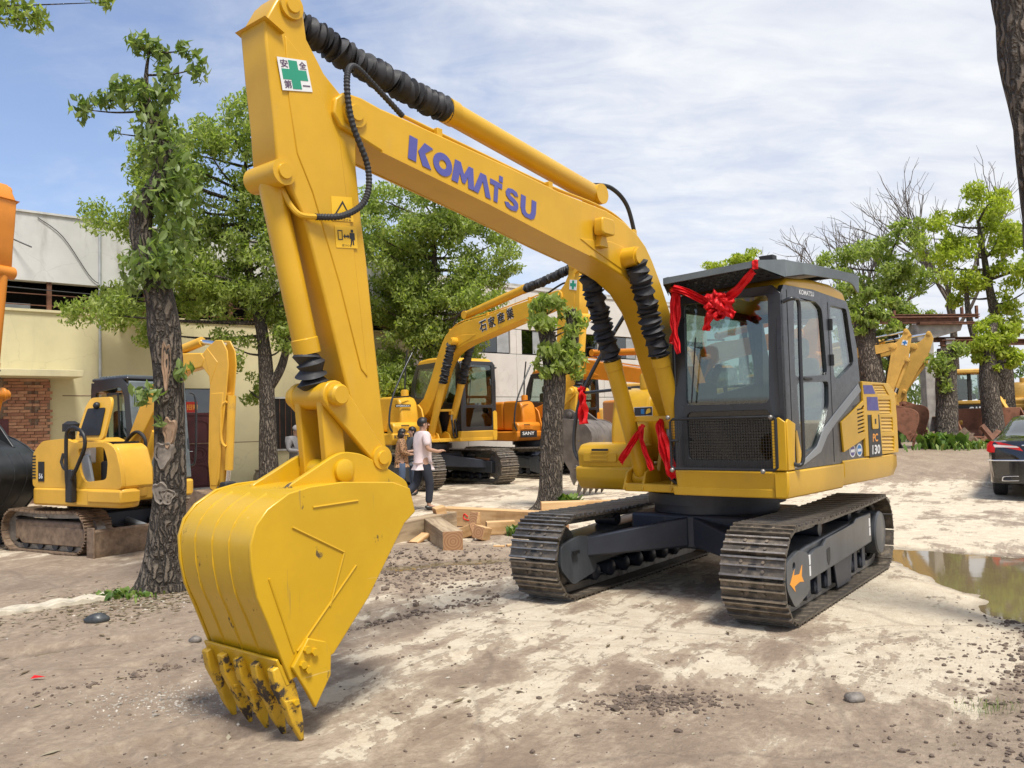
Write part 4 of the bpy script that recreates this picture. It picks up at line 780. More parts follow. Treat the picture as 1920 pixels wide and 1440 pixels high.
    ob('note_sticker',MB().box(-.05,.12,yo-.10,yo-.03,.5465,.552).xf(T),MT['warn'],root,smooth=0)
    ob('frame_slot',MB().plate([rpoly([(.50,.46),(.40,.47),(.40,.37),(.45,.31),(.5,.37)],.02)],lambda p,t:(p[0],t,p[1]),yo+.0042,yo+.006).xf(T),MT['black'],root,smooth=0)
    # notice plate on the tank behind the hose block
    pl=ob('tank_notice',MB().pyz([(-.60,1.645),(-.39,1.645),(-.39,1.735),(-.60,1.735)],.497,.503),MT['white'],root,smooth=0); ob('notice_print',MB().pyz([(-.595,1.65),(-.395,1.65),(-.395,1.73),(-.595,1.73)],.503,.5045),MT['ink'],pl,smooth=0)
    ob('notice_print',MB().pyz([(-.52,1.665),(-.48,1.665),(-.48,1.715),(-.52,1.715)],.5045,.5055),MT['signblue'],pl,smooth=0); ob('notice_print',MB().pyz(rpoly([(-.47,1.66),(-.405,1.68),(-.41,1.72),(-.45,1.715)],.02),.5045,.5055),MT['warn'],pl,smooth=0)
MAIN_YAW,MAIN_SW=-2.198-.0785,-.0785
main,mfs=excavator('excavator','large clean yellow excavator with red ribbons, KOMATSU on its boom, bucket teeth on the ground',(1.987,8.47,0),MAIN_YAW,1,MAIN_SW,guard=True,bk=MT['bucketyel'],deco=deco_main)
MW=Matrix.Translation((1.987,8.47,0))@Matrix.Rotation(MAIN_YAW,4,'Z')
# ---- red satin ribbons tied on the machine
def strip(mb,path,w,side,wr=.012,fold=3,th=.004):
    P=bez(path,40); n=len(P); rows=[]
    rs=random.Random(len(mb.v)+3); ph=rs.random()*6
    for i,p in enumerate(P):
        t=(P[min(i+1,n-1)]-P[max(i-1,0)]).normalized(); ww=w[0]+(w[1]-w[0])*i/(n-1) if isinstance(w,tuple) else w
        sd=Vector(side); sd=(sd-t*sd.dot(t)).normalized(); nn=t.cross(sd); row=[]
        for j in range(9):
            u=j/8-.5; row.append(p+sd*(u*ww)+nn*(wr*math.sin(fold*2*PI*u+ph+i*.12)+wr*.6*math.sin(i*.5+u*5)))
        rows.append(row)
    v=[q for r in rows for q in r]+[q+Vector((0,0,0)) for r in rows for q in r]
    f=[(i*9+j,i*9+j+1,(i+1)*9+j+1,(i+1)*9+j) for i in range(n-1) for j in range(8)]
    mb.add([q for r in rows for q in r],f)
def cloth(name,label,mb):
    o=ob(name,mb.xf(MW),MT['red'],None,smooth=60); s=o.modifiers.new('thick','SOLIDIFY'); s.thickness=.0025; return tag(o,label,'ribbon',group='red ribbons tied to the excavator')
m=MB()
strip(m,[(1.30,.32,2.71),(1.40,.40,2.705),(1.36,.50,2.665),(1.30,.60,2.60),(1.29,.70,2.545)],.06,(0,.3,1))
strip(m,[(1.31,.78,2.56),(1.31,.88,2.60),(1.33,.98,2.67),(1.365,1.07,2.745),(1.372,1.10,2.765)],(.085,.06),(0,-.5,1),.010,2)
strip(m,[(1.392,1.125,2.77),(1.398,1.128,2.80),(1.396,1.127,2.838),(1.36,1.12,2.846),(1.27,1.10,2.852)],.05,(0,1,0),.003,1)
strip(m,[(1.33,.37,2.71),(1.33,.395,2.62),(1.32,.375,2.45),(1.31,.33,2.30),(1.31,.31,2.25)],(.05,.085),(.2,1,0),.016)
strip(m,[(1.33,.36,2.70),(1.345,.345,2.5),(1.33,.36,2.32),(1.33,.39,2.16)],(.05,.05),(.2,1,0),.012)
strip(m,[(1.30,.68,2.56),(1.33,.69,2.47),(1.33,.66,2.38),(1.32,.655,2.33)],(.06,.075),(.2,1,0),.014)
for k in range(8):   # crumpled rosette of wide flat loops
    a=2*PI*k/8+.35; cx,cz=.765,2.535; r1=.072+.022*(k%3)
    strip(m,[(1.27,cx,cz),(1.335,cx+r1*.55*math.cos(a),cz+r1*.5*math.sin(a)),(1.345+.015*(k%2),cx+r1*1.15*math.cos(a+.12),cz+r1*.9*math.sin(a+.12)),(1.305,cx+r1*1.2*math.cos(a+.35),cz+r1*.95*math.sin(a+.35)),(1.275,cx+r1*.4*math.cos(a+.3),cz+r1*.4*math.sin(a+.3))],(.08,.115),(.25,-math.sin(a),math.cos(a)),.012,1.5)
strip(m,[(1.345,.72,2.55),(1.365,.76,2.55),(1.365,.80,2.53),(1.34,.84,2.52)],(.09,.10),(0,.2,1),.014,1.5)
strip(m,[(1.33,.80,2.50),(1.35,.86,2.46),(1.34,.91,2.43)],(.09,.06),(0,.6,1),.012,1.5)
cloth('red_ribbon','big red satin ribbon knotted into a rosette across the top of the cab front',m)
m=MB(); strip(m,[(1.02,-.185,1.56),(1.06,-.20,1.50),(1.05,-.31,1.36),(1.05,-.42,1.22)],(.045,.075),(0,1,.6),.012)
strip(m,[(1.03,-.185,1.54),(1.07,-.165,1.40),(1.06,-.12,1.25),(1.05,-.08,1.15)],(.045,.055),(0,1,.1),.01)
cloth('red_ribbon','narrow red ribbon with two tails tied to the hose block beside the boom',m)
m=MB(); strip(m,[(1.03,.02,1.60),(1.06,.02,1.55),(1.08,.055,1.42),(1.08,.09,1.28),(1.07,.13,1.15),(1.05,.155,1.09)],(.04,.15),(0,1,0),.022,2.5)
cloth('red_ribbon','wide red ribbon hanging from the hose block next to the cab mesh guard',m)
m=MB(); strip(m,[(.60,-1.15,1.95),(.62,-1.15,1.92),(.61,-1.155,1.84),(.60,-1.16,1.72),(.60,-1.15,1.58)],(.05,.12),(0,1,0),.025,2)
for k in range(3): strip(m,[(.62,-1.17,1.93+.01*k),(.60,-1.13,1.94),(.57,-1.14,1.92)],.03,(0,0,1),.006)
cloth('red_ribbon','red cloth tied round the black hand rail behind the boom cylinder',m)
# ------------------------------------------------------------------ long yard building
BO=Vector((-11.7,20.3,0)); BD=Vector((.75,.66,0)).normalized(); BYAW=math.atan2(BD.y,BD.x)
# building axes: x along the facade (to the right), y into the building, z up
def wallmat(name,col,stain,sc=1.2,lo=.5,hi=.75,streak=(1,1,.22),bump=.12):
    m,nt,b,out=_nt(name)
    n1=_noise(nt,sc,8,.65,sc=streak); n2=_noise(nt,.6,5,.6); n3=_noise(nt,9,6,.7)
    c=_mix(nt,_mr(nt,n2,.3,.7),tuple(x*.9 for x in col),tuple(min(1,x*1.08) for x in col)); c=_mix(nt,_math(nt,'MULTIPLY',_mr(nt,n1,lo,hi),.75),c,stain); c=_mix(nt,_mr(nt,n3,.68,.8,0,.5),c,stain)
    vo=nt.nodes.new('ShaderNodeTexVoronoi'); vo.feature='DISTANCE_TO_EDGE'; vo.inputs['Scale'].default_value=.75; tc=nt.nodes.new('ShaderNodeTexCoord'); nz=nt.nodes.new('ShaderNodeTexNoise'); nz.inputs['Scale'].default_value=1.6; nz.inputs['Detail'].default_value=5
    nt.links.new(tc.outputs['Object'],nz.inputs['Vector']); mx=nt.nodes.new('ShaderNodeMix'); mx.data_type='VECTOR'; mx.inputs[0].default_value=.35; nt.links.new(tc.outputs['Object'],mx.inputs[4]); nt.links.new(nz.outputs['Color'],mx.inputs[5]); nt.links.new(mx.outputs[1],vo.inputs['Vector'])
    c=_mix(nt,_mr(nt,vo.outputs['Distance'],0,.006,.14,0),c,tuple(x*.45 for x in stain))
    nt.links.new(c,b.inputs['Base Color']); b.inputs['Roughness'].default_value=.88; _bump(nt,b,n3,bump,.02); return m
WY=wallmat('yellow_render',(.60,.54,.33),(.44,.40,.27)); WC=wallmat('stained_concrete',(.58,.58,.56),(.25,.235,.21),1.3,.47,.72); WW=wallmat('pale_wall_panel',(.62,.60,.56),(.45,.41,.36),.9,.55,.8,bump=.05)
BRK=[pmat('brick_a',(.40,.20,.12),.9,var=.18,vs=8,bump=.3,bs=40),pmat('brick_b',(.47,.26,.16),.9,var=.18,vs=8,bump=.3,bs=40),pmat('brick_c',(.33,.16,.10),.9,var=.18,vs=8,bump=.3,bs=40)]
MOR=pmat('mortar',(.24,.17,.12),.95,var=.2,vs=10); DARK=pmat('dark_room',(.018,.016,.015),.9,var=.3); RUST=pmat('rusty_steel',(.16,.075,.045),.85,.2,var=.35,vs=6,bump=.3,bs=30); CONC=pmat('bare_concrete',(.36,.34,.31),.9,var=.2,vs=4,bump=.2,bs=20)
BARE_DOOR=pmat('maroon_door',(.085,.018,.022),.45,var=.15); TIN=pmat('galvanised_sheet',(.45,.47,.48),.45,.5,var=.15)
bd=thing('warehouse','long two storey warehouse, yellow render on the left and pale panels on the right','building',tuple(BO),BYAW)
def bp(name,x0,x1,y0,y1,z0,z1,mt,par=bd,bev=0.,**k): return ob(name,MB().box(x0,x1,y0,y1,z0,z1),mt,par,bev,**k)
W0=-6.
bp('lower_wall',W0,3.86,0,.3,0,4.6,WY); bp('lower_wall',4.72,11.2,0,.3,0,4.6,WY); bp('lintel_wall',3.86,4.72,0,.3,2.78,4.6,WY)
bp('upper_wall',W0,1.74,-.02,.28,5.35,7.0,WC); bp('upper_wall',1.76,11.2,-.02,.28,5.35,6.95,WC)
bp('parapet_cap',W0,11.2,-.06,.32,7.0,7.05,WC); bp('window_sill',W0,11.2,-.05,.3,4.6,4.66,WY)
bp('dark_interior',W0,11.1,1.6,1.7,4.6,5.4,DARK); bp('interior_floor',W0,11.1,.3,1.6,4.5,4.62,DARK)
for x in (-3.6,-1.6,.62,2.9,5.2,7.5,9.8): ob('window_post',MB().box(x-.05,x+.05,.02,.12,4.66,5.35),RUST,bd)
bp('window_rail',W0,11.2,.05,.08,5.03,5.05,RUST); bp('window_rail',W0,11.2,.05,.08,4.76,4.78,RUST); bp('stored_sheet',-.45,.28,.4,.44,4.66,4.84,TIN)
# brick pier and its canopy
cn=bp('canopy',-3.2,1.12,-1.0,0.01,2.98,3.14,WY,bev=.01); bp('pier_core',-2.2,.60,-.12,0,0,2.95,MOR)
rs=random.Random(5); z=.02; row=0; nb=0
bmesh_=[]
for wb in (.15,.21,.27,.33): bmesh_.append([mesh('brick',MB().box(-wb/2,wb/2,-.02,.02,-.031,.031),b_,0) for b_ in BRK])
while z<2.92:
    x=-.30-(row%2)*.09
    while x<.60:
        k=rs.randrange(4); wb=(.15,.21,.27,.33)[k]
        if x+wb>.60: 
            k=0; wb=.15
            if x+wb>.66: break
        if not (.20<x+wb/2<.27):
            o=bpy.data.objects.new('brick',bmesh_[k][rs.randrange(3)]); COL.objects.link(o); o.parent=bd; o.location=(x+wb/2,-.135+rs.uniform(-.006,.006),z+.031); nb+=1
        x+=wb+.012
    z+=.074; row+=1
bp('pier_groove',.20,.27,-.125,-.121,0,2.95,pmat('groove',(.16,.09,.06),.9)); bp('entry_door',-.75,-.28,-.16,-.13,0,2.02,BARE_DOOR,bev=.01)
# carved maroon door with transom and red poster
dr=bp('front_door',3.92,4.66,.10,.15,.02,2.05,BARE_DOOR,bev=.01)
for z0,z1 in ((.15,.75),(1.25,1.95)):
    ob('door_panel',MB().plate([rpoly([(4.0,z0),(4.58,z0),(4.58,z1-.12),(4.42,z1),(4.16,z1),(4.0,z1-.12)],.03),rpoly([(4.04,z0+.04),(4.54,z0+.04),(4.54,z1-.14),(4.41,z1-.05),(4.17,z1-.05),(4.04,z1-.14)],.03)],lambda p,t:(p[0],t,p[1]),.075,.10),BARE_DOOR,dr,.004)
for r_ in (.25,.16): ob('door_ring',MB().plate([[(4.29+r_*math.cos(2*PI*k/24),1.0+r_*.85*math.sin(2*PI*k/24)) for k in range(24)],[(4.29+(r_-.035)*math.cos(2*PI*k/24),1.0+(r_-.035)*.85*math.sin(2*PI*k/24)) for k in range(24)]],lambda p,t:(p[0],t,p[1]),.075,.10),BARE_DOOR,dr,.004)
ob('door_handle',MB().cyl((3.99,.04,1.08),(4.10,.04,1.08),.012,8),MT['chrome'],dr)
bp('door_frame',3.86,3.92,.06,.2,0,2.78,BARE_DOOR); bp('door_frame',4.66,4.72,.06,.2,0,2.78,BARE_DOOR); bp('door_transom_bar',3.92,4.66,.08,.16,2.05,2.12,BARE_DOOR)
bp('transom_pane',3.92,4.66,.12,.13,2.12,2.76,MT['carglass'])
ps=bp('red_poster',3.93,4.26,.105,.115,2.13,2.42,pmat('red_poster_paper',(.52,.03,.02),.6)); text('poster_print','招财',pmat('gold_print',(.75,.38,.05),.5),ps,(3.97,.104,2.2),(1,0,0),(0,0,1),.15,.01)
bp('step',3.6,5.0,-.5,0,0,.10,CONC,bev=.01)
bp('wall_seam',3.1,4.9,-.004,0,1.28,1.30,MOR) ; bp('wall_seam',.9,3.2,-.004,0,2.56,2.585,MOR); bp('wall_seam',4.9,11.,-.004,0,1.28,1.30,MOR)
# ground floor windows behind the man with the cap
for x0 in (6.3,8.6):
    w=bp('window',x0,x0+1.7,-.03,.02,1.05,2.5,DARK); bp('window_frame',x0-.05,x0+1.75,-.05,-.03,1.0,1.05,WC,w); bp('window_frame',x0-.05,x0+1.75,-.05,-.03,2.5,2.55,WC,w); bp('window_mullion',x0+.82,x0+.88,-.045,-.03,1.05,2.5,RUST,w)
    for k in range(9): bp('window_bar',x0+.1+k*.18,x0+.12+k*.18,-.055,-.045,1.05,2.5,RUST,w)
# right half: pale precast panels with recessed joints
zr=[(0,2.55),(2.57,4.10),(4.12,6.55)]
for k in range(7):
    x0=11.2+k*2.3
    for z0,z1 in zr:
        if z0>4: continue
        bp('wall_panel',x0,x0+2.285,-.06,.2,z0,z1,WW,bev=.008)
    wn=bp('window',x0+.25,x0+2.0,.0,.03,4.12,5.0,DARK); bp('wall_panel',x0,x0+.25,-.06,.2,4.12,5.0,WW); bp('wall_panel',x0+2.0,x0+2.285,-.06,.2,4.12,5.0,WW); bp('wall_panel',x0,x0+2.285,-.06,.2,5.02,6.5,WW,bev=.008)
    for q in range(3): bp('window_pane',x0+.25+q*.58,x0+.25+q*.58+.55,-.02,-.01,4.15,4.98,MT['carglass'] if (q+k)%3 else TIN,wn)
bp('panel_backing',11.2,27.3,.2,.3,0,6.5,MOR); bp('parapet_cap',11.2,27.35,-.1,.32,6.5,6.58,WC)
bp('roof_slab',W0,27.3,.3,9,6.6,6.75,CONC); bp('end_wall',27.0,27.3,.3,9,0,6.6,WW); bp('rear_wall',W0,27.3,8.8,9,0,6.6,WC); bp('end_wall',W0,W0+.3,.3,9,0,6.6,WC)
ob('drain_pipe',MB().cyl((1.75,-.06,.0),(1.75,-.06,6.95),.035,8),TIN,bd); ob('cable',MB().tube(bez([(-2,-.05,5.2),(2,-.06,5.12),(6,-.05,5.22),(11,-.05,5.15)],30),.012,6),MT['black'],bd); ob('roof_cable',MB().tube(bez([(.35,-.04,6.9),(.9,-.05,6.5),(1.5,-.05,5.6),(1.74,-.05,5.4)],16),.010,6),MT['black'],bd)
ob('lamp_bracket',MB().cyl((-.3,-.05,6.35),(.15,-.35,6.1),.02,6),MT['black'],bd)
# clay jar by the wall
jr=MB().rev((0,0,0),(0,0,1),[(0,.10),(.04,.15),(.22,.20),(.36,.19),(.46,.13),(.50,.15),(.52,.15)],18); pj=Vector((-7.7,24.6,0))
o=ob('water_jar',jr,pmat('glazed_jar',(.30,.24,.15),.35,var=.25),None,loc=BO+BD*5.75+Vector((.66,-.75,0))*.55); tag(o,'squat glazed clay jar standing by the yellow wall','jar')
# ------------------------------------------------------------------ trees
def barkmat(name,c1,c2):
    m,nt,b,out=_nt(name); tc=nt.nodes.new('ShaderNodeTexCoord'); nz=nt.nodes.new('ShaderNodeTexNoise'); nz.inputs['Scale'].default_value=5; nz.inputs['Detail'].default_value=4; nt.links.new(tc.outputs['Object'],nz.inputs['Vector'])
    mx=nt.nodes.new('ShaderNodeMix'); mx.data_type='VECTOR'; mx.inputs[0].default_value=.14; nt.links.new(tc.outputs['Object'],mx.inputs[4]); nt.links.new(nz.outputs['Color'],mx.inputs[5])
    mp=nt.nodes.new('ShaderNodeMapping'); mp.inputs[3].default_value=(1,1,.17); nt.links.new(mx.outputs[1],mp.inputs[0])
    vo=nt.nodes.new('ShaderNodeTexVoronoi'); vo.feature='DISTANCE_TO_EDGE'; vo.inputs['Scale'].default_value=24; nt.links.new(mp.outputs[0],vo.inputs['Vector'])
    fur=_mr(nt,vo.outputs['Distance'],.0,.30); n2=_noise(nt,1.6,5,.6); n3=_noise(nt,34,6,.7,sc=(1,1,.35))
    c=_mix(nt,fur,c1,c2); c=_mix(nt,_mr(nt,n2,.4,.7,0,.6),c,_mix(nt,1.,c,(.62,.60,.56),'MULTIPLY')); c=_mix(nt,_mr(nt,n3,.5,.75,0,.65),c,tuple(min(x*1.7,.8) for x in c2))
    nt.links.new(c,b.inputs['Base Color']); b.inputs['Roughness'].default_value=.93; _bump(nt,b,_math(nt,'ADD',fur,_math(nt,'MULTIPLY',n3,.5)),1.0,.05); return m
BARK=barkmat('camphor_bark',(.040,.032,.025),(.175,.142,.108)); BARK2=barkmat('grey_bark',(.06,.047,.036),(.24,.195,.15)); TWIG=pmat('twig_bark',(.12,.10,.085),.9,var=.2,vs=8)
WOOD=pmat('bare_wood',(.29,.19,.12),.8,var=.25,vs=9,vsc=(1,1,.2)); SCAR=pmat('healed_scar',(.20,.17,.14),.9,var=.3,vs=12,bump=.4,bs=30)
LM={'dark':leafmat('glossy_leaf',(.10,.155,.04),(.21,.285,.085),(.40,.46,.20),.5),'mid':leafmat('camphor_leaf',(.175,.235,.055),(.315,.385,.10),(.48,.53,.20),.58),'light':leafmat('young_leaf',(.25,.31,.04),(.42,.48,.065),(.58,.61,.13),.58),'far':leafmat('far_leaf',(.07,.11,.03),(.12,.17,.05),(.2,.25,.09),.3)}
def trunk_mb(path,segs=18,wob=.10,seed=1,flare=0.):
    P=bez([p[0] for p in path],max(30,6*len(path))); rr=np.interp(np.linspace(0,1,len(P)),np.linspace(0,1,len(path)),[p[1] for p in path]); mb=MB(); v=[]
    n=len(P)
    for i,p in enumerate(P):
        t=(P[min(i+1,n-1)]-P[max(i-1,0)]).normalized(); x=t.orthogonal() if abs(t.z)<.3 else Vector((1,0,0)); x=(x-t*x.dot(t)).normalized(); y=t.cross(x)
        for j in range(segs):
            a=2*PI*j/segs; q=1+wob*(mnoise.noise((math.cos(a)*2.6+seed,math.sin(a)*2.6,p.z*1.1+seed))*.9+mnoise.noise((math.cos(a)*7+seed,math.sin(a)*7,p.z*2.0))*.55)
            if flare: q*=1+flare*math.exp(-max(p.z-P[0].z,0)/.16)*(.7+.5*math.sin(5*a+seed))
            v.append(p+x*(math.cos(a)*rr[i]*q)+y*(math.sin(a)*rr[i]*q))
    mb.add(v,[(i*segs+j,i*segs+(j+1)%segs,(i+1)*segs+(j+1)%segs,(i+1)*segs+j) for i in range(n-1) for j in range(segs)]+[tuple(range((n-1)*segs,n*segs))]); return mb,P,rr
def leaf_cloud(clumps,size,rg,droop=.55,shape=.42):
    # clumps: (x,y,z,rx,ry,rz,n) ; returns verts,faces of folded diamond leaves
    C=[];
    for (x,y,z,rx,ry,rz,n) in clumps:
        d=rg.normal(size=(n,3)); d/=np.linalg.norm(d,axis=1)[:,None]; r=rg.random(n)**.45
        C.append(np.array([x,y,z])+d*r[:,None]*np.array([rx,ry,rz]))
    C=np.concatenate(C); n=len(C)
    t=rg.normal(size=(n,3)); t[:,2]-=droop*1.6; t/=np.linalg.norm(t,axis=1)[:,None]
    s=rg.normal(size=(n,3)); s[:,2]*=.45; s-=t*(s*t).sum(1)[:,None]; s/=np.linalg.norm(s,axis=1)[:,None]; nn=np.cross(t,s)
    L=size*(.65+.7*rg.random(n))[:,None]
    V=np.stack([C-t*L*.5,C+s*L*shape*.5+nn*L*.10,C+t*L*.5,C-s*L*shape*.5+nn*L*.10],1).reshape(-1,3)
    b=np.arange(n)[:,None]*4; F=np.concatenate([b+np.array([[0,1,2]]),b+np.array([[0,2,3]])],1).reshape(-1,3)
    return V,F,C,t,s,nn,L
def crown_obj(name,V,F,mat,par):
    me=bpy.data.meshes.new(name); me.vertices.add(len(V)); me.vertices.foreach_set('co',V.ravel()); me.loops.add(F.size); me.loops.foreach_set('vertex_index',F.ravel()); me.polygons.add(len(F)); me.polygons.foreach_set('loop_start',np.arange(0,F.size,3)); me.materials.append(mat); me.update(calc_edges=True); me.validate()
    o=bpy.data.objects.new(name,me); COL.objects.link(o); o.parent=par; o['kind']='stuff'; return o
def tree(name,label,base,path,clumps,leaf,mat,bark=None,seed=1,limbs=True,nleaf=0,wob=.1,flare=.35,sub=0,group=None,cat='tree',droop=.55,segs=18,limb_r=.035):
    root=thing(name,label,cat,base,0,1,group); bx,by,bz=base; rg=np.random.default_rng(seed)
    pl=[((p[0]-bx,p[1]-by,p[2]-bz),r) for p,r in path]; mb,P,rr=trunk_mb(pl,segs,wob,seed,flare); ob('trunk',mb,bark or BARK,root,smooth=60)
    cl=[]
    for c in clumps:
        x,y,z,rx,ry,rz,n=c; x-=bx;y-=by;z-=bz
        if limbs:
            q=min(P,key=lambda p:(p-Vector((x,y,z-.6*rz))).length if p.z<z else 99); mid=(q+Vector((x,y,z)))/2+Vector((0,0,-.12*rz))+Vector(rg.normal(size=3)*.08*rx)
            L_=(Vector((x,y,z))-q).length
            if L_>.25:
                lm=MB().tube(bez([q,mid,(x,y,z)],14),list(np.linspace(limb_r*(1+.35*L_),limb_r*.3,15)),7); ob('limb',lm,bark or BARK,root,smooth=60)
        if sub:
            k=max(3,int(sub)); 
            for _ in range(k):
                d=rg.normal(size=3); d/=np.linalg.norm(d); r=.45+.55*rg.random(); cl.append((x+d[0]*rx*r,y+d[1]*ry*r,z+d[2]*rz*r,rx*.50,ry*.50,rz*.44,int(n*1.9)//k))
        else: cl.append((x,y,z,rx,ry,rz,n))
    if not cl: return root
    V,F,C,t,s,nn,L=leaf_cloud(cl,leaf,rg,droop); n=len(C)
    if nleaf:
        # the leaves that show largest stay single objects
        d=np.array([bx,by,bz]); W=C+d; fac=np.abs(nn@np.array([0,1.,0]))*L[:,0]/np.linalg.norm(W-np.array([0,0,1.6]),axis=1)-(C[:,1]>0)*.01
        idx=set(np.argsort(-fac)[:nleaf].tolist())
        keep=np.array([i not in idx for i in range(n)]); F=F.reshape(n,2,3)[keep].reshape(-1,3)
        used=np.repeat(keep,4); remap=np.cumsum(used)-1; V2=V[used]; F=remap[F]; cr=crown_obj('crown',V2,F,mat,root)
        lm=MB(); lm.add([(-.5,0,0),(-.2,.2,.03),(.1,.2,.035),(.5,0,0),(.1,-.2,.035),(-.2,-.2,.03),(-.2,0,-.01),(.1,0,-.012)],[(0,6,1),(1,6,7,2),(2,7,3),(0,5,6),(6,5,4,7),(7,4,3)]); lme=mesh('leaf',lm,mat,0)
        for i in idx:
            o=bpy.data.objects.new('leaf',lme); COL.objects.link(o); o.parent=cr
            l=float(L[i,0])*1.15; M=Matrix(((t[i][0]*l,s[i][0]*l,nn[i][0]*l,C[i][0]),(t[i][1]*l,s[i][1]*l,nn[i][1]*l,C[i][1]),(t[i][2]*l,s[i][2]*l,nn[i][2]*l,C[i][2]),(0,0,0,1))); o.matrix_local=M
    else: crown_obj('crown',V,F,mat,root)
    return root
g=zat
# pollarded tree in front of the small excavator
yA=8.67
ta=tree('pollarded_tree','gnarled leaning pollarded tree with scarred bark standing beside the yellow bucket',(-3.58,yA,g(-3.58,yA)-.03),
 [((-3.58,yA,-.03),0.223),((-3.55,yA,.35),0.181),((-3.50,yA,.85),0.160),((-3.49,yA,1.39),0.147),((-3.50,yA,2.2),0.139),((-3.53,yA,2.62),0.160),((-3.57,yA,2.95),0.139),((-3.67,yA,3.30),0.118),((-3.77,yA,3.7),0.109),((-3.70,yA,3.97),0.109),((-3.53,yA,4.24),0.109),((-3.53,yA,4.5),0.092),((-3.62,yA,4.8),0.080),((-3.70,yA,5.05),0.035),((-3.70,yA,5.35),0.018),((-3.66,yA,5.6),0.008)],
 [(-3.58,yA-.1,3.30,.36,.33,.26,384),(-3.68,yA,3.12,.22,.25,.16,111),(-3.40,yA-.05,3.62,.26,.25,.26,161),(-3.48,yA,3.98,.36,.32,.26,396),(-3.38,yA,4.22,.26,.28,.24,260),(-3.55,yA,4.48,.28,.28,.24,297),(-3.62,yA,4.78,.24,.25,.22,223),(-3.72,yA,5.02,.24,.22,.15,130),(-3.62,yA,5.10,.28,.2,.10,114),(-3.74,yA,5.62,.19,.18,.12,123),(-3.56,yA,5.52,.12,.12,.16,57),(-3.48,yA,5.28,.16,.14,.12,66),(-3.16,yA,5.36,.13,.13,.17,71),(-3.30,yA,5.55,.1,.1,.10,38),(-4.36,yA,4.96,.14,.13,.16,66),(-4.16,yA,5.05,.14,.12,.10,52),(-3.98,yA,5.08,.17,.14,.12,71),(-4.02,yA,4.70,.06,.06,.10,9),(-3.88,yA,5.20,.2,.15,.08,57),(-3.62,yA-.24,1.98,.17,.10,.13,43),(-3.32,yA-.1,2.20,.12,.10,.12,24),(-3.50,yA-.2,1.70,.05,.05,.06,6)],
 .105,LM['dark'],seed=4,nleaf=300,droop=.7,limb_r=.012,wob=.15,segs=40)
for (x,z,rx,rz,mt,rt) in ((-3.46,2.30,.045,.24,WOOD,.142),(-3.44,1.62,.055,.15,WOOD,.148),(-3.50,1.40,.095,.13,SCAR,.150),(-3.53,1.02,.075,.11,SCAR,.156),(-3.45,.98,.06,.08,SCAR,.158)):
    mb=MB(); n=22; xc=-3.495-(-3.58)+(.0 if z>1.2 else -.02); rt*=1.05
    for k,(q,dy) in enumerate(((1.08,.02),(.92,-.012),(.66,.004),(.42,-.006),(.10,.004))):
        for j in range(n):
            a=2*PI*j/n; w_=1+.16*math.sin(3*a+x*9)+.1*math.sin(5*a+z*7); px_=x+3.58+rx*q*w_*math.cos(a); dx=max(-.97,min(.97,(px_-xc)/rt)); mb.v.append((px_,-rt*math.sqrt(1-dx*dx)*.97+dy,z+rz*q*w_*math.sin(a)))
    for k in range(4):
        for j in range(n): mb.f.append((k*n+j,k*n+(j+1)%n,(k+1)*n+(j+1)%n,(k+1)*n+j)); mb.m.append(0)
    mb.f.append(tuple(range(4*n,5*n))); mb.m.append(0); ob('bark_scar',mb,mt,ta,smooth=60)
# stump tree behind the timbers
yB=15.93
cl=[(.55,yB-.1,3.75,.20,.2,.16,90),(.72,yB-.1,3.88,.24,.2,.14,110),(.92,yB,3.82,.18,.2,.12,60),(.50,yB-.15,3.50,.20,.2,.16,90),(.66,yB-.2,3.42,.26,.2,.16,120),(1.10,yB,3.62,.20,.2,.14,70),(1.26,yB,3.50,.22,.2,.16,90),(1.16,yB-.1,3.34,.2,.2,.13,60),(.58,yB-.1,2.98,.16,.15,.14,44),(.50,yB-.1,2.72,.14,.15,.16,44),(.62,yB-.15,2.52,.14,.15,.12,36),(.82,yB-.22,2.92,.26,.15,.16,110),(1.08,yB-.15,2.98,.24,.2,.16,100),(1.24,yB-.1,2.78,.2,.2,.16,80),(.98,yB-.22,2.72,.28,.15,.16,120),(1.20,yB-.1,2.52,.2,.2,.14,70),(.80,yB-.22,2.62,.2,.12,.12,60),(1.05,yB-.1,3.15,.14,.15,.1,30)]
tree('pollarded_tree','short forked pollarded tree standing behind the timber beams',(.63,yB,-.03),[((.63,yB,-.03),.30),((.66,yB,.3),.225),((.73,yB,1.53),.205),((.80,yB,2.45),.20),((.74,yB,2.9),.17),((.66,yB,3.3),.14),((.60,yB,3.6),.10)],cl,.15,LM['mid'],seed=9,nleaf=220,droop=.8,limb_r=.02,segs=24,wob=.14)
t2,_,_=trunk_mb([((.36,0,2.6),.13),((.52,.02,3.1),.12),((.50,.0,3.75),.11)],14,.15,3); ob('fork',t2,BARK,bpy.data.objects['pollarded_tree.001'],smooth=60)
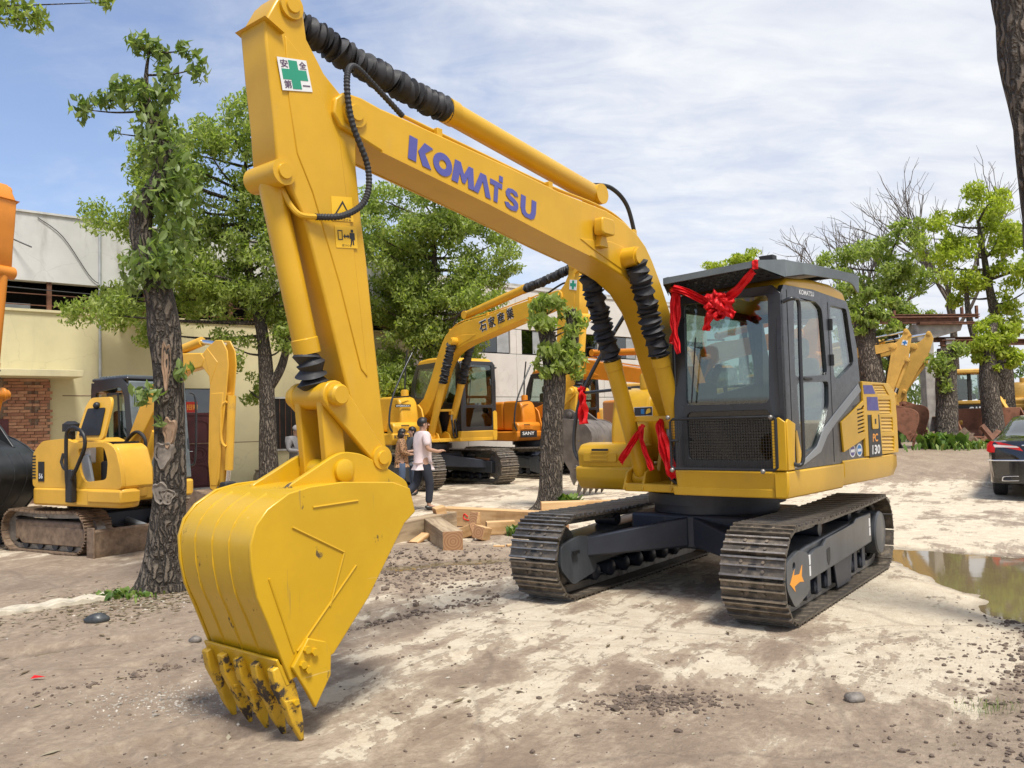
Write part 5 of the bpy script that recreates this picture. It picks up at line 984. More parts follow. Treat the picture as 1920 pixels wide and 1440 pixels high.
# tall trees against the warehouse
yC=20.3
cl=[]
rc=np.random.default_rng(3)
for (x,z,r,n) in ((-9.6,4.9,.75,800),(-9.2,4.3,.7,700),(-8.6,4.0,.5,450),(-9.1,6.7,.8,800),(-8.2,7.6,.8,800),(-7.3,6.3,.9,950),(-6.8,8.0,.95,950),(-6.2,9.0,.7,600),(-5.5,8.2,.8,700),(-5.4,7.0,.9,900),(-6.3,6.7,.9,900),(-6.9,5.0,.8,700),(-5.7,5.6,.75,700),(-5.0,6.0,.6,500),(-7.7,5.6,.7,600),(-4.9,7.6,.6,450),(-8.3,6.4,.7,600),(-7.7,8.3,.55,420),(-6.0,4.6,.6,460),(-6.6,3.6,.6,420),(-5.3,3.7,.55,360),(-6.5,2.6,.45,240),(-8.0,4.9,.5,350),(-6.0,9.6,.4,240)): cl.append((x,yC+rc.normal()*.5,z,r,r*1.2,r*.8,n))
for k in range(22):
    cl.append((rc.uniform(-8.8,-4.9),yC+rc.normal()*.6,rc.uniform(4.4,8.6),.7,.8,.55,520))
tree('camphor_tree','tall leafy tree with forked trunk growing against the yellow wall',(-5.8,yC,0),[((-5.8,yC,-.05),.26),((-5.83,yC,1.5),.2),((-5.85,yC,2.9),.17),((-5.95,yC,4.0),.14),((-6.2,yC,5.2),.11),((-6.4,yC,6.8),.07),((-6.2,yC,8.6),.03)],cl,.125,LM['mid'],seed=11,sub=9,limb_r=.028)
f2,_,_=trunk_mb([((-.02,0,2.55),.12),((.35,0,3.2),.10),((.55,.0,4.4),.07),((.6,0,6.),.03)],12,.1,5); ob('fork',f2,BARK,bpy.data.objects['camphor_tree'],smooth=60)
yD=25.5
cl=[]
for (x,z,r,n) in ((-3.8,8.4,.8,800),(-2.9,8.9,.8,800),(-2.0,8.6,.8,800),(-1.1,7.9,.8,800),(-.4,7.0,.8,700),(-.9,6.0,.8,700),(-1.8,7.0,.9,900),(-2.8,7.4,.9,900),(-3.7,6.8,.9,850),(-2.6,5.8,.9,850),(-3.6,5.2,.8,700),(-1.7,5.2,.8,650),(-2.4,4.2,.8,600),(-3.4,3.8,.7,500),(-1.2,4.4,.6,360),(-2.7,3.0,.7,450),(-.1,6.3,.45,280),(-4.4,7.6,.7,500),(-4.3,5.8,.7,500),(-3.5,2.3,.6,300),(-1.9,3.2,.5,260)): cl.append((x,yD+rc.normal()*.5,z,r,r*1.2,r*.8,n))
for k in range(26):
    a_=rc.uniform(0,6.28); q_=rc.random()**.5; cl.append((-2.3+2.0*q_*math.cos(a_),yD+rc.normal()*.6,5.9+2.7*q_*math.sin(a_),.75,.8,.6,520))
for k in range(8): cl.append((rc.uniform(-4.3,-2.4),yD+rc.normal()*.5,rc.uniform(1.2,3.6),.7,.7,.5,380))
tree('camphor_tree','broad dense green tree seen under the raised boom',(-2.3,yD,0),[((-2.3,yD,-.05),.3),((-2.35,yD,1.8),.22),((-2.5,yD,3.6),.17),((-2.3,yD,5.6),.11),((-2.2,yD,7.8),.04)],cl,.135,LM['mid'],seed=12,sub=9,limb_r=.032)
# right-hand trees
yE=24.5
cl=[(10.05,yE-.3,4.6,.42,.4,.34,170),(10.55,yE-.3,4.35,.42,.4,.34,180),(9.75,yE-.2,5.0,.4,.4,.34,150),(10.2,yE-.2,5.15,.42,.4,.3,150),(10.8,yE-.2,4.75,.36,.4,.3,120),(9.7,yE-.3,4.4,.34,.3,.3,120),(10.25,yE-.4,4.05,.4,.3,.26,130),(10.75,yE-.3,3.95,.3,.3,.3,90)]
tree('pollarded_tree','thick leaning tree stump with fresh leaves right behind the excavator cab',(10.6,yE,.55),[((10.6,yE,.5),.46),((10.5,yE,1.6),.38),((10.3,yE,2.9),.36),((10.2,yE,3.9),.32),((10.1,yE,4.4),.16)],cl,.19,LM['mid'],bark=BARK2,seed=14,droop=.75,nleaf=60,sub=3)
cl=[]
for (x,z,r,n) in ((11.9,7.0,.8,500),(12.9,7.3,.9,600),(13.6,7.0,.8,500),(14.3,6.2,.8,500),(13.3,6.0,.9,600),(12.2,5.8,.9,600),(14.2,5.0,.8,480),(13.0,4.7,.9,500),(12.0,4.6,.7,380),(14.0,3.9,.6,300),(12.6,3.6,.6,300),(13.5,8.0,.5,240),(12.3,3.0,.6,260)): cl.append((x,30+rc.normal()*.5,z,r,r*1.1,r*.85,n))
tree('camphor_tree','mid green tree rising behind the cab roof and rear window',(13.3,30,.6),[((13.3,30,.5),.28),((13.35,30,2.6),.22),((13.5,30,4.6),.15),((13.4,30,7.0),.06)],cl,.17,LM['mid'],seed=15,sub=6)
cl=[(7.6,33+rc.normal()*.4,7.3,.6,.6,.35,260),(8.6,33,7.6,.6,.6,.4,260),(9.6,33,7.7,.7,.6,.45,320),(9.0,33,6.6,.9,.8,.7,420),(8.2,33,5.8,.8,.8,.7,300),(9.8,33,6.0,.8,.8,.7,300)]
tree('camphor_tree','distant tree top just showing above the cab guard',(9.0,33,.5),[((9.0,33,.4),.25),((9.0,33,3.6),.2),((9.1,33,6.8),.06)],cl,.17,LM['light'],seed=16,sub=6)
yG=24.
tree('pollarded_tree','cut off tree trunk with a tuft of leaves beside the two rusty buckets',(12.14,yG,.6),[((12.14,yG,.5),.42),((12.16,yG,1.0),.30),((12.22,yG,2.4),.27),((12.28,yG,3.4),.25)],[(11.95,yG-.25,2.95,.42,.3,.40,380),(12.5,yG-.2,3.35,.32,.3,.26,220),(12.05,yG-.25,2.35,.22,.2,.28,110)],.16,LM['mid'],bark=BARK2,seed=17)
yH=26.
cl=[(14.85,yH,4.15,.55,.6,.45,420),(14.45,yH,3.85,.5,.5,.4,340),(15.1,yH,3.6,.5,.5,.4,340),(14.7,yH,3.45,.6,.6,.4,420),(14.35,yH,3.35,.4,.4,.35,220),(15.3,yH,3.15,.4,.4,.3,180),(14.6,yH,3.0,.3,.3,.25,120)]
tree('pollarded_tree','yellow green bushy topped tree next to the black car',(14.62,yH,.6),[((14.62,yH,.5),.45),((14.62,yH,1.0),.30),((14.52,yH,2.6),.26),((14.6,yH,3.6),.2),((14.8,yH,4.3),.08)],cl,.17,LM['light'],bark=BARK2,seed=18,sub=6)
yI=32.
cl=[]
for (x,z,r,n) in ((16.3,8.3,.8,430),(17.0,8.9,.8,450),(17.8,9.4,.9,520),(18.7,9.0,.9,520),(19.5,8.2,.9,480),(18.2,8.0,.9,520),(17.2,7.6,.9,500),(16.5,7.0,.8,430),(18.9,7.0,.8,420),(17.9,6.6,.8,420),(19.6,6.2,.8,380),(18.6,5.6,.7,340),(20.0,7.2,.8,360),(17.3,6.0,.6,260),(19.3,4.9,.6,260)): cl.append((x,yI+rc.normal()*.5,z,r,r*1.1,r*.85,n))
tree('camphor_tree','tall yellow green tree with dark forked trunk above the black car',(18.5,yI,.6),[((18.5,yI,.5),.36),((18.5,yI,2.2),.3),((18.45,yI,4.2),.24),((18.1,yI,6.2),.14),((17.8,yI,8.8),.05)],cl,.18,LM['light'],bark=BARK2,seed=19,sub=6,limb_r=.04)
f3,_,_=trunk_mb([((0,0,1.6),.22),((-.75,0,2.9),.18),((-1.2,0,4.4),.12),((-1.3,0,6.),.06)],12,.1,5); ob('fork',f3,BARK2,bpy.data.objects['camphor_tree.004'],smooth=60)
# leafless trees behind them
def bare(name,label,base,h,spread,seed,lean=0):
    rs=random.Random(seed); root=thing(name,label,'tree',base); mb=MB(); tr,P,_=trunk_mb([((0,0,0),.22),((lean*.2,0,h*.25),.17),((lean*.5,0,h*.5),.11)],10,.08,seed); ob('trunk',tr,BARK2,root,smooth=60)
    def br(p,d,l,r,lv,mb_):
        q=p+d*l*.5+Vector((rs.gauss(0,.05),rs.gauss(0,.05),rs.gauss(0,.03)))*l; e=p+d*l+Vector((0,0,.06*l)); mb_.tube([p,q,e],[r,r*.8,r*.62],5 if lv>1 else 7,cap=False)
        if lv>=5 or r<.004: return
        for k in range(3 if lv<4 else 2):
            nd=(d+Vector((rs.gauss(0,spread),rs.gauss(0,spread),rs.gauss(.12,.25)))).normalized(); s=rs.uniform(.45,1.0); br(p.lerp(e,s) if k else e,nd,l*rs.uniform(.62,.82),r*.60,lv+1,mb_)
    for k in range(5):
        m2=MB(); a=2*PI*k/5+rs.random(); d=Vector((math.cos(a)*.55,math.sin(a)*.4,.85)).normalized(); br(P[-1] if k<3 else P[int(len(P)*.75)],d,h*.22,.085,1,m2); ob('limb',m2,TWIG,root,smooth=60)
    return root
bare('bare_tree','tall leafless tree spreading bare branches above the yellow green tree',(19.0,36.5,.6),11.0,.42,21); bare('bare_tree','smaller leafless tree at the left of the bare branches',(16.3,37.5,.6),9.4,.42,22,-.6); bare('bare_tree','thin leafless tree just above the cab roof rear corner',(13.6,41,.6),8.6,.4,23)
# leaning trunk close to the camera at the right edge
yK=6.
tk=tree('leaning_tree','rough barked leaning trunk crossing the top right corner',(4.05,yK,g(4.05,yK)-.05),[((4.05,yK,-.05),.27),((3.99,yK,.8),.215),((3.93,yK,1.9),.20),((3.865,yK,3.1),.185),((3.79,yK,4.2),.20),((3.72,yK,5.2),.19),((3.6,yK,6.4),.16),((3.4,yK,7.4),.10)],[(3.6,yK,7.4,.9,.9,.6,700),(2.9,yK+.3,7.9,.8,.8,.5,500),(4.3,yK,7.8,.8,.8,.5,500)],.12,LM['mid'],bark=BARK2,seed=31,wob=.24,segs=30)
# tree outside the frame at left whose twigs hang into the top corner
yL=7.
tl=tree('overhanging_tree','leafy twigs hanging into the top left corner from a tree outside',(-6.4,yL,0),[((-6.4,yL,-.05),.25),((-6.3,yL,2.0),.2),((-6.1,yL,4.0),.16),((-5.6,yL,5.2),.10),((-4.8,yL,5.55),.05),((-4.1,yL,5.45),.02)],[(-4.05,yL,5.15,.20,.2,.15,190),(-4.22,yL,5.34,.24,.2,.14,190),(-3.90,yL,5.10,.12,.12,.13,80),(-3.38,yL,5.30,.14,.14,.08,60),(-3.32,yL,5.22,.07,.07,.06,18),(-5.0,yL,5.7,.5,.5,.3,300),(-5.8,yL,5.9,.8,.8,.5,400),(-3.9,yL,5.62,.4,.3,.15,160),(-3.5,yL,5.5,.3,.3,.1,80)],.075,LM['mid'],seed=33,droop=.6,limb_r=.008)
# weeds and grass
GR=leafmat('grass_blade',(.06,.12,.02),(.12,.20,.035),(.24,.30,.07),.3)
def weeds(name,label,cx,cy,rx,ry,n,h,seed,broad=.25):
    rg=np.random.default_rng(seed); X=cx+rg.normal(size=n)*rx; Yy=cy+rg.normal(size=n)*ry; Zz=ground_h(X,Yy); V=[];F=[]
    for x,y,z in zip(X,Yy,Zz):
        a=rg.random()*6.28; l=h*(.4+.9*rg.random()); w=l*broad*(.5+rg.random()*.6)*.5; le=.25+.6*rg.random(); dx,dy=math.cos(a),math.sin(a); b=len(V)
        V+=[(x-dy*w*.4,y+dx*w*.4,z-.01),(x+dy*w*.4,y-dx*w*.4,z-.01),(x+dx*l*le*.5+dy*w,y+dy*l*le*.5-dx*w,z+l*.6),(x+dx*l*le*.5-dy*w,y+dy*l*le*.5+dx*w,z+l*.6),(x+dx*l*le,y+dy*l*le,z+l*.85)]; F+=[(b,b+1,b+2,b+3),(b+3,b+2,b+4)]
    me=bpy.data.meshes.new(name); me.from_pydata(V,[],F); me.materials.append(GR); o=bpy.data.objects.new(name,me); COL.objects.link(o); return tag(o,label,'weeds',kind='stuff')
weeds('weeds','bright green weeds at the foot of the cut off trunk',12.7,22.8,.9,.35,420,.22,1,.5); weeds('weeds','green weeds on the bank beside the cut off trunk',11.6,23.3,.2,.25,260,.42,2,.5); weeds('weeds','weeds along the bank left of the black car',13.6,23.3,.7,.4,260,.16,3,.5)
weeds('weeds','small leafy weed at the foot of the forked tree',.98,15.6,.07,.07,60,.30,4,.5); weeds('weeds','low weeds beside the timber blocks and track',.02,12.35,.07,.06,60,.16,5,.5); weeds('grass_tuft','flattened grass tuft on the muddy verge at right',2.50,4.62,.09,.05,130,.05,6,.06)
weeds('weeds','scrubby weeds along the far side of the lane',20,30,5,1.5,1500,.5,7); weeds('ivy','low green leaves around the base of the scarred tree',-3.85,8.35,.16,.09,110,.07,8,.8)
# far tree belt closing the horizon
cl=[]
rf=np.random.default_rng(8)
for k in range(130): x=rf.uniform(-70,140); y=95+rf.normal()*6; h=rf.uniform(2,6.5); cl.append((x,y,h,2.6,2.2,2.0,170))
V,Fq,*_=leaf_cloud(cl,.75,rf,.3); o=crown_obj('far_tree_belt',V,Fq,LM['far'],None); tag(o,'distant belt of trees along the horizon','tree belt',kind='stuff')
# ------------------------------------------------------------------ other machines in the yard
GRP='excavators parked around the yard'
def deco_mid(root,fs):
    fB,fA=fs['fB'],fs['fA']; y=YB+.152; O=Vector(fB((2.35,3.06))); e=Vector(fB((3.35,3.235)))-O; e.normalize(); n=Vector((-e.y,e.x))
    # characters read from the boom foot to the tip on the right-hand face
    for k,ch in enumerate('石家産業'):
        p=O+e*(.02+.27*k); text('character',ch,MT['white'],fs['boom'],(p.x,YB-.1515,p.y),(e.x,0,e.y),(n.x,0,n.y),.235,.05,width=.235); text('character',ch,MT['ink'],fs['boom'],(p.x+.012,YB-.1545,p.y+.008),(e.x,0,e.y),(n.x,0,n.y),.215,.022,width=.212)
    for yy in (YB-.123,): pass
    q=[(4.86,3.72),(5.03,3.68),(5.0,3.50),(4.83,3.55)]
    TL,TR,BR,BL=[Vector(p) for p in q]
    s=ob('safety_sign',MB().plate([[fA(p) for p in q]],lambda p,t:(p[0],t,p[1]),YB-.134,YB-.128),MT['white'],fs['arm'],smooth=0)
    def qq(u,v): return tuple(TL*(1-u)*(1-v)+TR*u*(1-v)+BR*u*v+BL*(1-u)*v)
    ob('green_cross',MB().plate([[fA(qq(*p)) for p in [(.35,.06),(.65,.06),(.65,.34),(.92,.34),(.92,.66),(.65,.66),(.65,.94),(.35,.94),(.35,.66),(.08,.66),(.08,.34),(.35,.34)]]],lambda p,t:(p[0],t,p[1]),YB-.136,YB-.134),MT['green'],s,smooth=0)
    pl=ob('name_plate',MB().box(.50,.507,-1.05,-.66,1.70,1.76),MT['black'],root,smooth=0); text('print','HYDRAULIC',MT['white'],pl,(.5085,-1.03,1.712),(0,1,0),(0,0,1),.035,.02,width=.35)
    text('print','KOMATSU',MT['ink'],root,(.662,-1.20,1.05),(0,1,0),(0,0,1),.07,.03,width=.4)
mid,_=excavator('excavator','yellow excavator with black Chinese characters on its boom and dark muddy bucket',(-2.5,23.4,0),R(-47),1.24,0,db=R(1.5),da=R(3),dk=R(-6),paint='yellow2',det=True,bk=pmat('muddy_bucket',(.17,.145,.125),.5,.4,var=.3,vs=4,dirt=(.35,.24,.06),dlo=.62,dhi=.66,ds=3),deco=deco_mid,group=GRP)
def deco_sany(root,fs):
    for x0,x1,z0,z1 in ((-1.2,-.5,1.28,1.5),):
        p=ob('name_plate',MB().plate([[(x0,z0),(x1,z0),(x1,z1),(x0,z1)]],lambda q,t:(q[0],t,q[1]),1.2305,1.233),MT['black'],root,smooth=0); text('print','SANY',MT['white'],p,(-.62,1.2335,1.36),(-1,0,0),(0,0,1),.09,.02,width=.42)
    p=ob('name_plate',MB().box(.663,.667,-1.15,-.6,1.0,1.17),MT['black'],root,smooth=0); text('print','SANY',MT['white'],p,(.668,-1.08,1.06),(0,1,0),(0,0,1),.085,.02,width=.4)
    text('print','SANY',MT['red'],root,(.663,-1.1,1.22),(0,1,0),(0,0,1),.08,.02,width=.35)
excavator('excavator','orange excavator with SANY plate parked just behind the yellow one with characters',(.75,26.8,0),R(-50),1.19,0,db=R(-16),da=R(25),dk=R(10),paint='orange',det=True,deco=deco_sany,group=GRP)
excavator('excavator','orange excavator with SANY plate half hidden behind the main boom cylinders',(5.2,27.3,0),R(-62),1.19,0,db=R(-4),da=R(-6),dk=R(-10),paint='orange',det=False,deco=deco_sany,group=GRP)
excavator('excavator','farthest yellow excavator whose boom shows low behind the orange ones',(4.4,33.5,0),R(-40),1.1,0,db=R(-20),da=R(20),dk=R(0),paint='yellow3',det=False,bell=False,group=GRP)
# two used excavators with rusty buckets on the right bank
RB=pmat('rusty_bucket',(.26,.115,.065),.8,.2,var=.3,vs=4,dirt=(.16,.07,.04),dlo=.5,dhi=.7,ds=4,bump=.2,bs=25)
def deco_cross(root,fs):
    fA=fs['fA']; q=[(5.0,3.66),(4.84,3.69),(4.80,3.53),(4.97,3.49)]
    safety_sign(fs['arm'],fA,YB+.128,*q,cross='signblue',full=False)
    q=[(5.0,3.66),(4.84,3.69),(4.80,3.53),(4.97,3.49)]; s=ob('safety_sign',MB().plate([[fA(p) for p in q]],lambda p,t:(p[0],t,p[1]),YB-.133,YB-.128),MT['white'],fs['arm'],smooth=0)
    TL,TR,BR,BL=[Vector(p) for p in q]
    def qq(u,v): return tuple(TL*(1-u)*(1-v)+TR*u*(1-v)+BR*u*v+BL*(1-u)*v)
    ob('blue_cross',MB().plate([[fA(qq(*p)) for p in [(.35,.06),(.65,.06),(.65,.34),(.92,.34),(.92,.66),(.65,.66),(.65,.94),(.35,.94),(.35,.66),(.08,.66),(.08,.34),(.35,.34)]]],lambda p,t:(p[0],t,p[1]),YB-.136,YB-.133),MT['signblue'],s,smooth=0)
excavator('excavator','faded yellow excavator with blue cross on its arm and rusty bucket on the bank',(7.45,25.9,.60),R(-27),.84,0,db=R(0),da=R(-4),dk=R(5),paint='yellow3',shoe='shoeold',det=True,bell=False,bk=RB,deco=deco_cross,group=GRP)
excavator('excavator','faded yellow excavator behind the one with the blue cross, arm partly hidden by a trunk',(8.5,27.1,.60),R(-27),.86,0,db=R(0),da=R(-12),dk=R(6),paint='yellow3',shoe='shoeold',det=False,bell=False,bk=RB,group=GRP)
# orange excavator at the left edge, bucket resting on the ground
BKD=pmat('black_bucket_paint',(.03,.033,.036),.36,.2,var=.3,vs=4,dirt=(.12,.11,.1),dlo=.6,dhi=.9,ds=5)
lx,_=excavator('excavator','orange excavator cut off by the left edge with black glossy bucket on the ground',(-13.15,14.5,0),R(-20),1.26,0,db=R(2),da=R(0),dk=R(-22),paint='orange',det=True,bk=BKD,group=GRP)
# ------------------------------------------------------------------ small excavator with blade and open hood
def mini():
    root=thing('mini_excavator','small yellow excavator with dozer blade, dark cab and raised engine hood','excavator',(-6.4,12.75,0),R(-30),1,GRP); P=MT['mini']; T=Matrix.Translation((.50,0,0)); shm=None
    for s in (1,-1):
        tr,shm=track(root,s*.76,.98,.27,.40,36,T,[MT['shoeold'],MT['shoeold'],MT['black']],shm=shm)
        ob('track_frame',MB().box(-.75,.75,s*.76-.13,s*.76+.13,.17,.44).xf(T),MT['shoeold'],root,.03); ob('side_cover',MB().pxz(rrect(-.62,.92,.12,.36,.1),s*.76+s*.13-.01,s*.76+s*.13+.02).xf(T),MT['shoeold'],root,.01)
        ob('idler',MB().cyl((.82,s*.76-.06,.30),(.82,s*.76+.06,.30),.21,20).xf(T),MT['steel'],root); ob('sprocket',MB().cyl((-.82,s*.76-.1,.30),(-.82,s*.76+.14,.30),.17,18).xf(T),MT['steel'],root)
        for k in range(4): ob('roller',MB().cyl((-.5+k*.34,s*.76-.12,.12),(-.5+k*.34,s*.76+.12,.12),.07,12).xf(T),MT['navy'],root)
    ob('centre_frame',MB().box(-.4,.5,-.65,.65,.28,.52).xf(T),MT['navy'],root,.03); ob('swing_ring',MB().cyl((.35,0,.5),(.35,0,.66),.42,28),MT['navy'],root)
    bl=MB(); pr=[(0,.02),(.05,.0),(.07,.10),(.045,.20),(.06,.34),(.03,.37),(-.02,.33),(-.02,.06)]
    bl.pxz([(x+1.62,z) for x,z in pr],-.98,.98); bd_=ob('dozer_blade',bl,MT['shoeold'],root,.01); ob('blade_end',MB().box(1.56,1.71,-1.0,-.98,.0,.40),MT['shoeold'],bd_,.006); ob('blade_end',MB().box(1.56,1.71,.98,1.0,.0,.40),MT['shoeold'],bd_,.006)
    for s in (-.38,.38): ob('blade_arm',MB().obox((1.15,s,.30),(.5,0,-.06),(0,.05,0),(0,0,.07)),MT['navy'],root,.01)
    ob('blade_cylinder',MB().cyl((.75,0,.42),(1.55,0,.26),.05,12),MT['greylight'],root)
    # deck and housing
    ob('deck',MB().pxy(rpoly([(.28,-.97),(2.22,-.97),(2.22,-.70),(1.6,-.3),(1.3,-.1),(1.3,.95),(.1,.95),(.0,.5),(.05,-.6)],.12),.66,.90),P,root,.03)
    ob('front_step',MB().box(1.55,2.24,-.99,-.70,.72,.88),P,root,.02)
    hp=rpoly([(.28,.90),(.28,1.36),(.50,1.53),(1.05,1.56),(1.2,1.50),(1.9,1.50),(2.08,1.42),(2.18,1.15),(2.22,.90)],.08)
    hole=rpoly([(1.36,1.10),(1.30,1.42),(1.85,1.44),(1.93,1.25),(1.90,1.02),(1.45,.98)],.06)
    ho=ob('engine_hood',MB().plate([hp,hole],lambda p,t:(p[0],t,p[1]),-.95,-.90),P,root,.02,seg=3)
    ob('hood_top',MB().pxz([(.28,.90),(.28,1.36),(.44,1.50),(.60,1.545),(1.05,1.555),(1.25,1.495),(1.25,.92)],-.90,-.12),P,root,.06,seg=3); ob('hood_front',MB().pxz([(1.95,.9),(1.95,1.49),(2.07,1.42),(2.18,1.15),(2.2,.9)],-.92,-.45),P,root,.04); ob('engine_bay',MB().box(1.26,1.94,-.55,-.50,.92,1.5),DARK,root); ob('engine_block',MB().box(1.55,1.92,-.80,-.58,.92,1.25),MT['black'],root,.03); ob('coolant_bottle',MB().box(1.30,1.42,-.86,-.76,1.22,1.44),MT['white'],root,.02); ob('radiator_panel',MB().obox((1.42,-.90,1.15),(.10,0,0),(0,.02,0),(-.05,0,.18)),MT['greylight'],root,.01)
    op=MB().plate([rpoly([(0,0),(.02,.46),(.08,.56),(.50,.56),(.56,.46),(.60,0)],.06)],lambda p,t:(1.20+p[0]+.16*p[1],-.93+.22*p[1]+t,1.53+p[1]),0,.04); od=ob('raised_hood',op,P,root,.015)
    ob('hood_lining',MB().plate([rpoly([(.08,.06),(.10,.42),(.47,.42),(.52,.06)],.03)],lambda p,t:(1.20+p[0]+.16*p[1],-.945+.22*p[1]+t,1.53+p[1]),0,.01),MT['black'],od,smooth=0); ob('hood_latch',MB().sph((1.56,-.85,1.98),.05,8,6),MT['black'],od)
    ob('air_intake',MB().rev((1.02,-.86,1.55),(0,0,1),[(0,.05),(.10,.05),(.10,.11),(.2,.11),(.24,.05)],14),MT['black'],root)
    for k in range(8): ob('louvre',MB().box(.27,.36,-.952,-.955+.0,1.02+k*.042,1.04+k*.042),MT['black'],ho,smooth=0)
    ob('hood_plate',MB().box(.42,.56,-.956,-.951,.98,1.25),MT['black'],ho,smooth=0)
    text('print','56',MT['white'],ho,(.44,-.9575,1.02),(1,0,0),(0,0,1),.07,.02)
    ob('hand_rail',MB().tube(bez([(1.25,-1.02,.80),(1.22,-1.05,1.0),(1.22,-1.06,1.5),(1.26,-1.06,1.66),(1.40,-1.06,1.70),(1.58,-1.06,1.62),(1.62,-1.06,1.46),(1.50,-1.06,1.25),(1.32,-1.05,1.02)],40),.024,8),MT['black'],root); ob('rail_foot',MB().box(1.19,1.33,-1.06,-.98,.72,1.15),MT['black'],root,.015); ob('side_hook',MB().tube([(1.02,-.97,1.36),(1.02,-1.0,1.25),(1.06,-1.0,1.18),(1.2,-1.03,1.12)],.02,8),MT['black'],root)
    # cab
    G=MT['greylight']; GD=MT['grey']
    def cabside(y,t0,t1):
        return MB().plate([rpoly([(.18,.92),(.16,2.30),(.28,2.40),(.86,2.42),(1.02,2.30),(1.16,1.4),(1.16,.92)],.05),rpoly([(.27,1.42),(.27,2.22),(.84,2.28),(.92,2.18),(1.0,1.45)],.05)],lambda p,t:(p[0],t,p[1]),t0,t1)
    cb=ob('cab',cabside(0,.0,.04),GD,root,.015); ob('cab_left_side',cabside(0,.91,.95),GD,root,.015)
    ob('window_pane',MB().plate([[(.26,1.40),(.26,2.24),(.85,2.30),(1.02,1.44)]],lambda p,t:(p[0],t,p[1]),.015,.022),MT['glass'],cb,smooth=0); ob('window_pane',MB().plate([[(.26,1.40),(.26,2.24),(.85,2.30),(1.02,1.44)]],lambda p,t:(p[0],t,p[1]),.925,.932),MT['glass'],cb,smooth=0)
    fo=[(0.,.92),(0.,2.36),(.95,2.36),(.95,.92)]; fw=rpoly([(.09,1.25),(.09,2.26),(.86,2.26),(.86,1.25)],.06)
    xf_=lambda z:1.16 if z<1.4 else 1.16-.15*(z-1.4)
    ob('cab_front_frame',MB().plate([fo,fw],lambda p,t:(xf_(p[1])+t,p[0],p[1]),0,.04),MT['guard'],root,.015); ob('windscreen',MB().plate([fw],lambda p,t:(xf_(p[1])+.015+t,p[0],p[1]),0,.006),MT['glass'],root,smooth=0)
    ob('cab_rear',MB().plate([[(0,.92),(0,2.36),(.95,2.36),(.95,.92)],[(.1,1.5),(.85,1.5),(.85,2.2),(.1,2.2)]],lambda p,t:(.17+t,p[0],p[1]),0,.03),GD,root); ob('cab_roof',MB().box(.17,1.0,.0,.95,2.37,2.43),GD,root,.03); 
    for k in range(9): ob('roof_rib',MB().box(.28+k*.075,.31+k*.075,.06,.89,2.43,2.455),MT['guard'],root,.004)
    ob('seat',MB().box(.35,.75,.25,.7,1.2,1.35).box(.3,.42,.25,.7,1.3,1.95),MT['interior'],root,.04); ob('cab_floor',MB().box(.2,1.14,.03,.92,.9,.95),MT['interior'],root)
    ob('sliding_frame',MB().plate([rpoly([(.55,1.45),(.55,2.2),(.82,2.2),(.86,1.45)],.03),rpoly([(.58,1.48),(.58,2.17),(.79,2.17),(.83,1.48)],.03)],lambda p,t:(p[0],t,p[1]),-.012,.0),MT['black'],cb,smooth=0)
    ob('grab_rail',MB().tube(bez([(1.2,.93,2.2),(1.27,.97,2.1),(1.28,.97,1.5),(1.26,.96,1.15),(1.2,.94,1.1)],20),.016,8),GD,root)
    # boom, arm, cylinders
    bp_=[(1.05,.98),(1.22,.82),(1.36,.98),(1.62,1.62),(2.0,2.10),(2.42,2.40),(2.80,2.45),(2.86,2.56),(2.78,2.64),(2.36,2.66),(1.98,2.46),(1.55,2.0),(1.25,1.5)]
    bo=ob('boom',MB().pxz(bp_,-.19,-.03),P,root,.015); ob('swing_bracket',MB().box(.95,1.35,-.30,.08,.70,1.05),P,root,.03); ob('pin_boss',MB().cyl((1.2,-.28,.96),(1.2,.06,.96),.09,16),P,bo)
    text('print','AUER',MT['ink'],bo,(1.14,-.1925,1.10),(1,0,.3),(-.3,0,1),.075,.02)
    ar=[(2.80,2.62),(2.90,2.70),(3.06,2.79),(3.18,2.78),(3.27,2.64),(3.29,2.45),(3.24,2.05),(3.15,1.5),(3.10,1.0),(3.03,.82),(2.93,.86),(2.90,1.2),(2.92,1.8),(2.95,2.30),(2.80,2.46),(2.76,2.56)]
    am=MB().pxz(ar,-.185,-.165).pxz(ar,-.055,-.035).pxz([(2.97,2.1),(3.20,2.1),(3.12,1.5),(3.06,.9),(2.95,.9),(2.95,1.8)],-.19,-.03).pxz([(2.84,2.62),(2.9,2.7),(3.1,2.5),(2.95,2.2),(2.93,2.36)],-.19,-.03)
    ob('arm',am,P,root,.008)
    ob('arm_cylinder',MB().cyl((1.85,-.11,2.62),(2.72,-.11,2.80),.065,14),P,root); ob('arm_rod',MB().cyl((2.70,-.11,2.80),(3.16,-.11,2.72),.032,12),MT['chrome'],root)
    ob('boom_cylinder',MB().cyl((1.42,-.11,.86),(1.78,-.11,1.62),.06,14),P,root); ob('boom_rod',MB().cyl((1.76,-.11,1.6),(2.05,-.11,2.12),.03,12),MT['chrome'],root)
    ob('bucket_cylinder',MB().cyl((3.27,-.11,2.06),(3.20,-.11,1.10),.055,14),P,root); ob('bucket_rod',MB().cyl((3.20,-.11,1.12),(3.16,-.11,.86),.03,12),MT['chrome'],root); ob('cylinder_pipe',MB().tube(bez([(3.24,-.17,1.98),(3.17,-.19,1.9),(3.16,-.19,1.5),(3.22,-.17,1.40)],14),.018,8),P,root)
    bk_=MB(); pf=[(2.90,.86),(3.15,.80),(3.22,.60),(3.10,.30),(2.85,.12),(2.55,.10),(2.45,.18)]
    bk_.pxz(pf,-.42,-.40).pxz(pf,.18,.20)
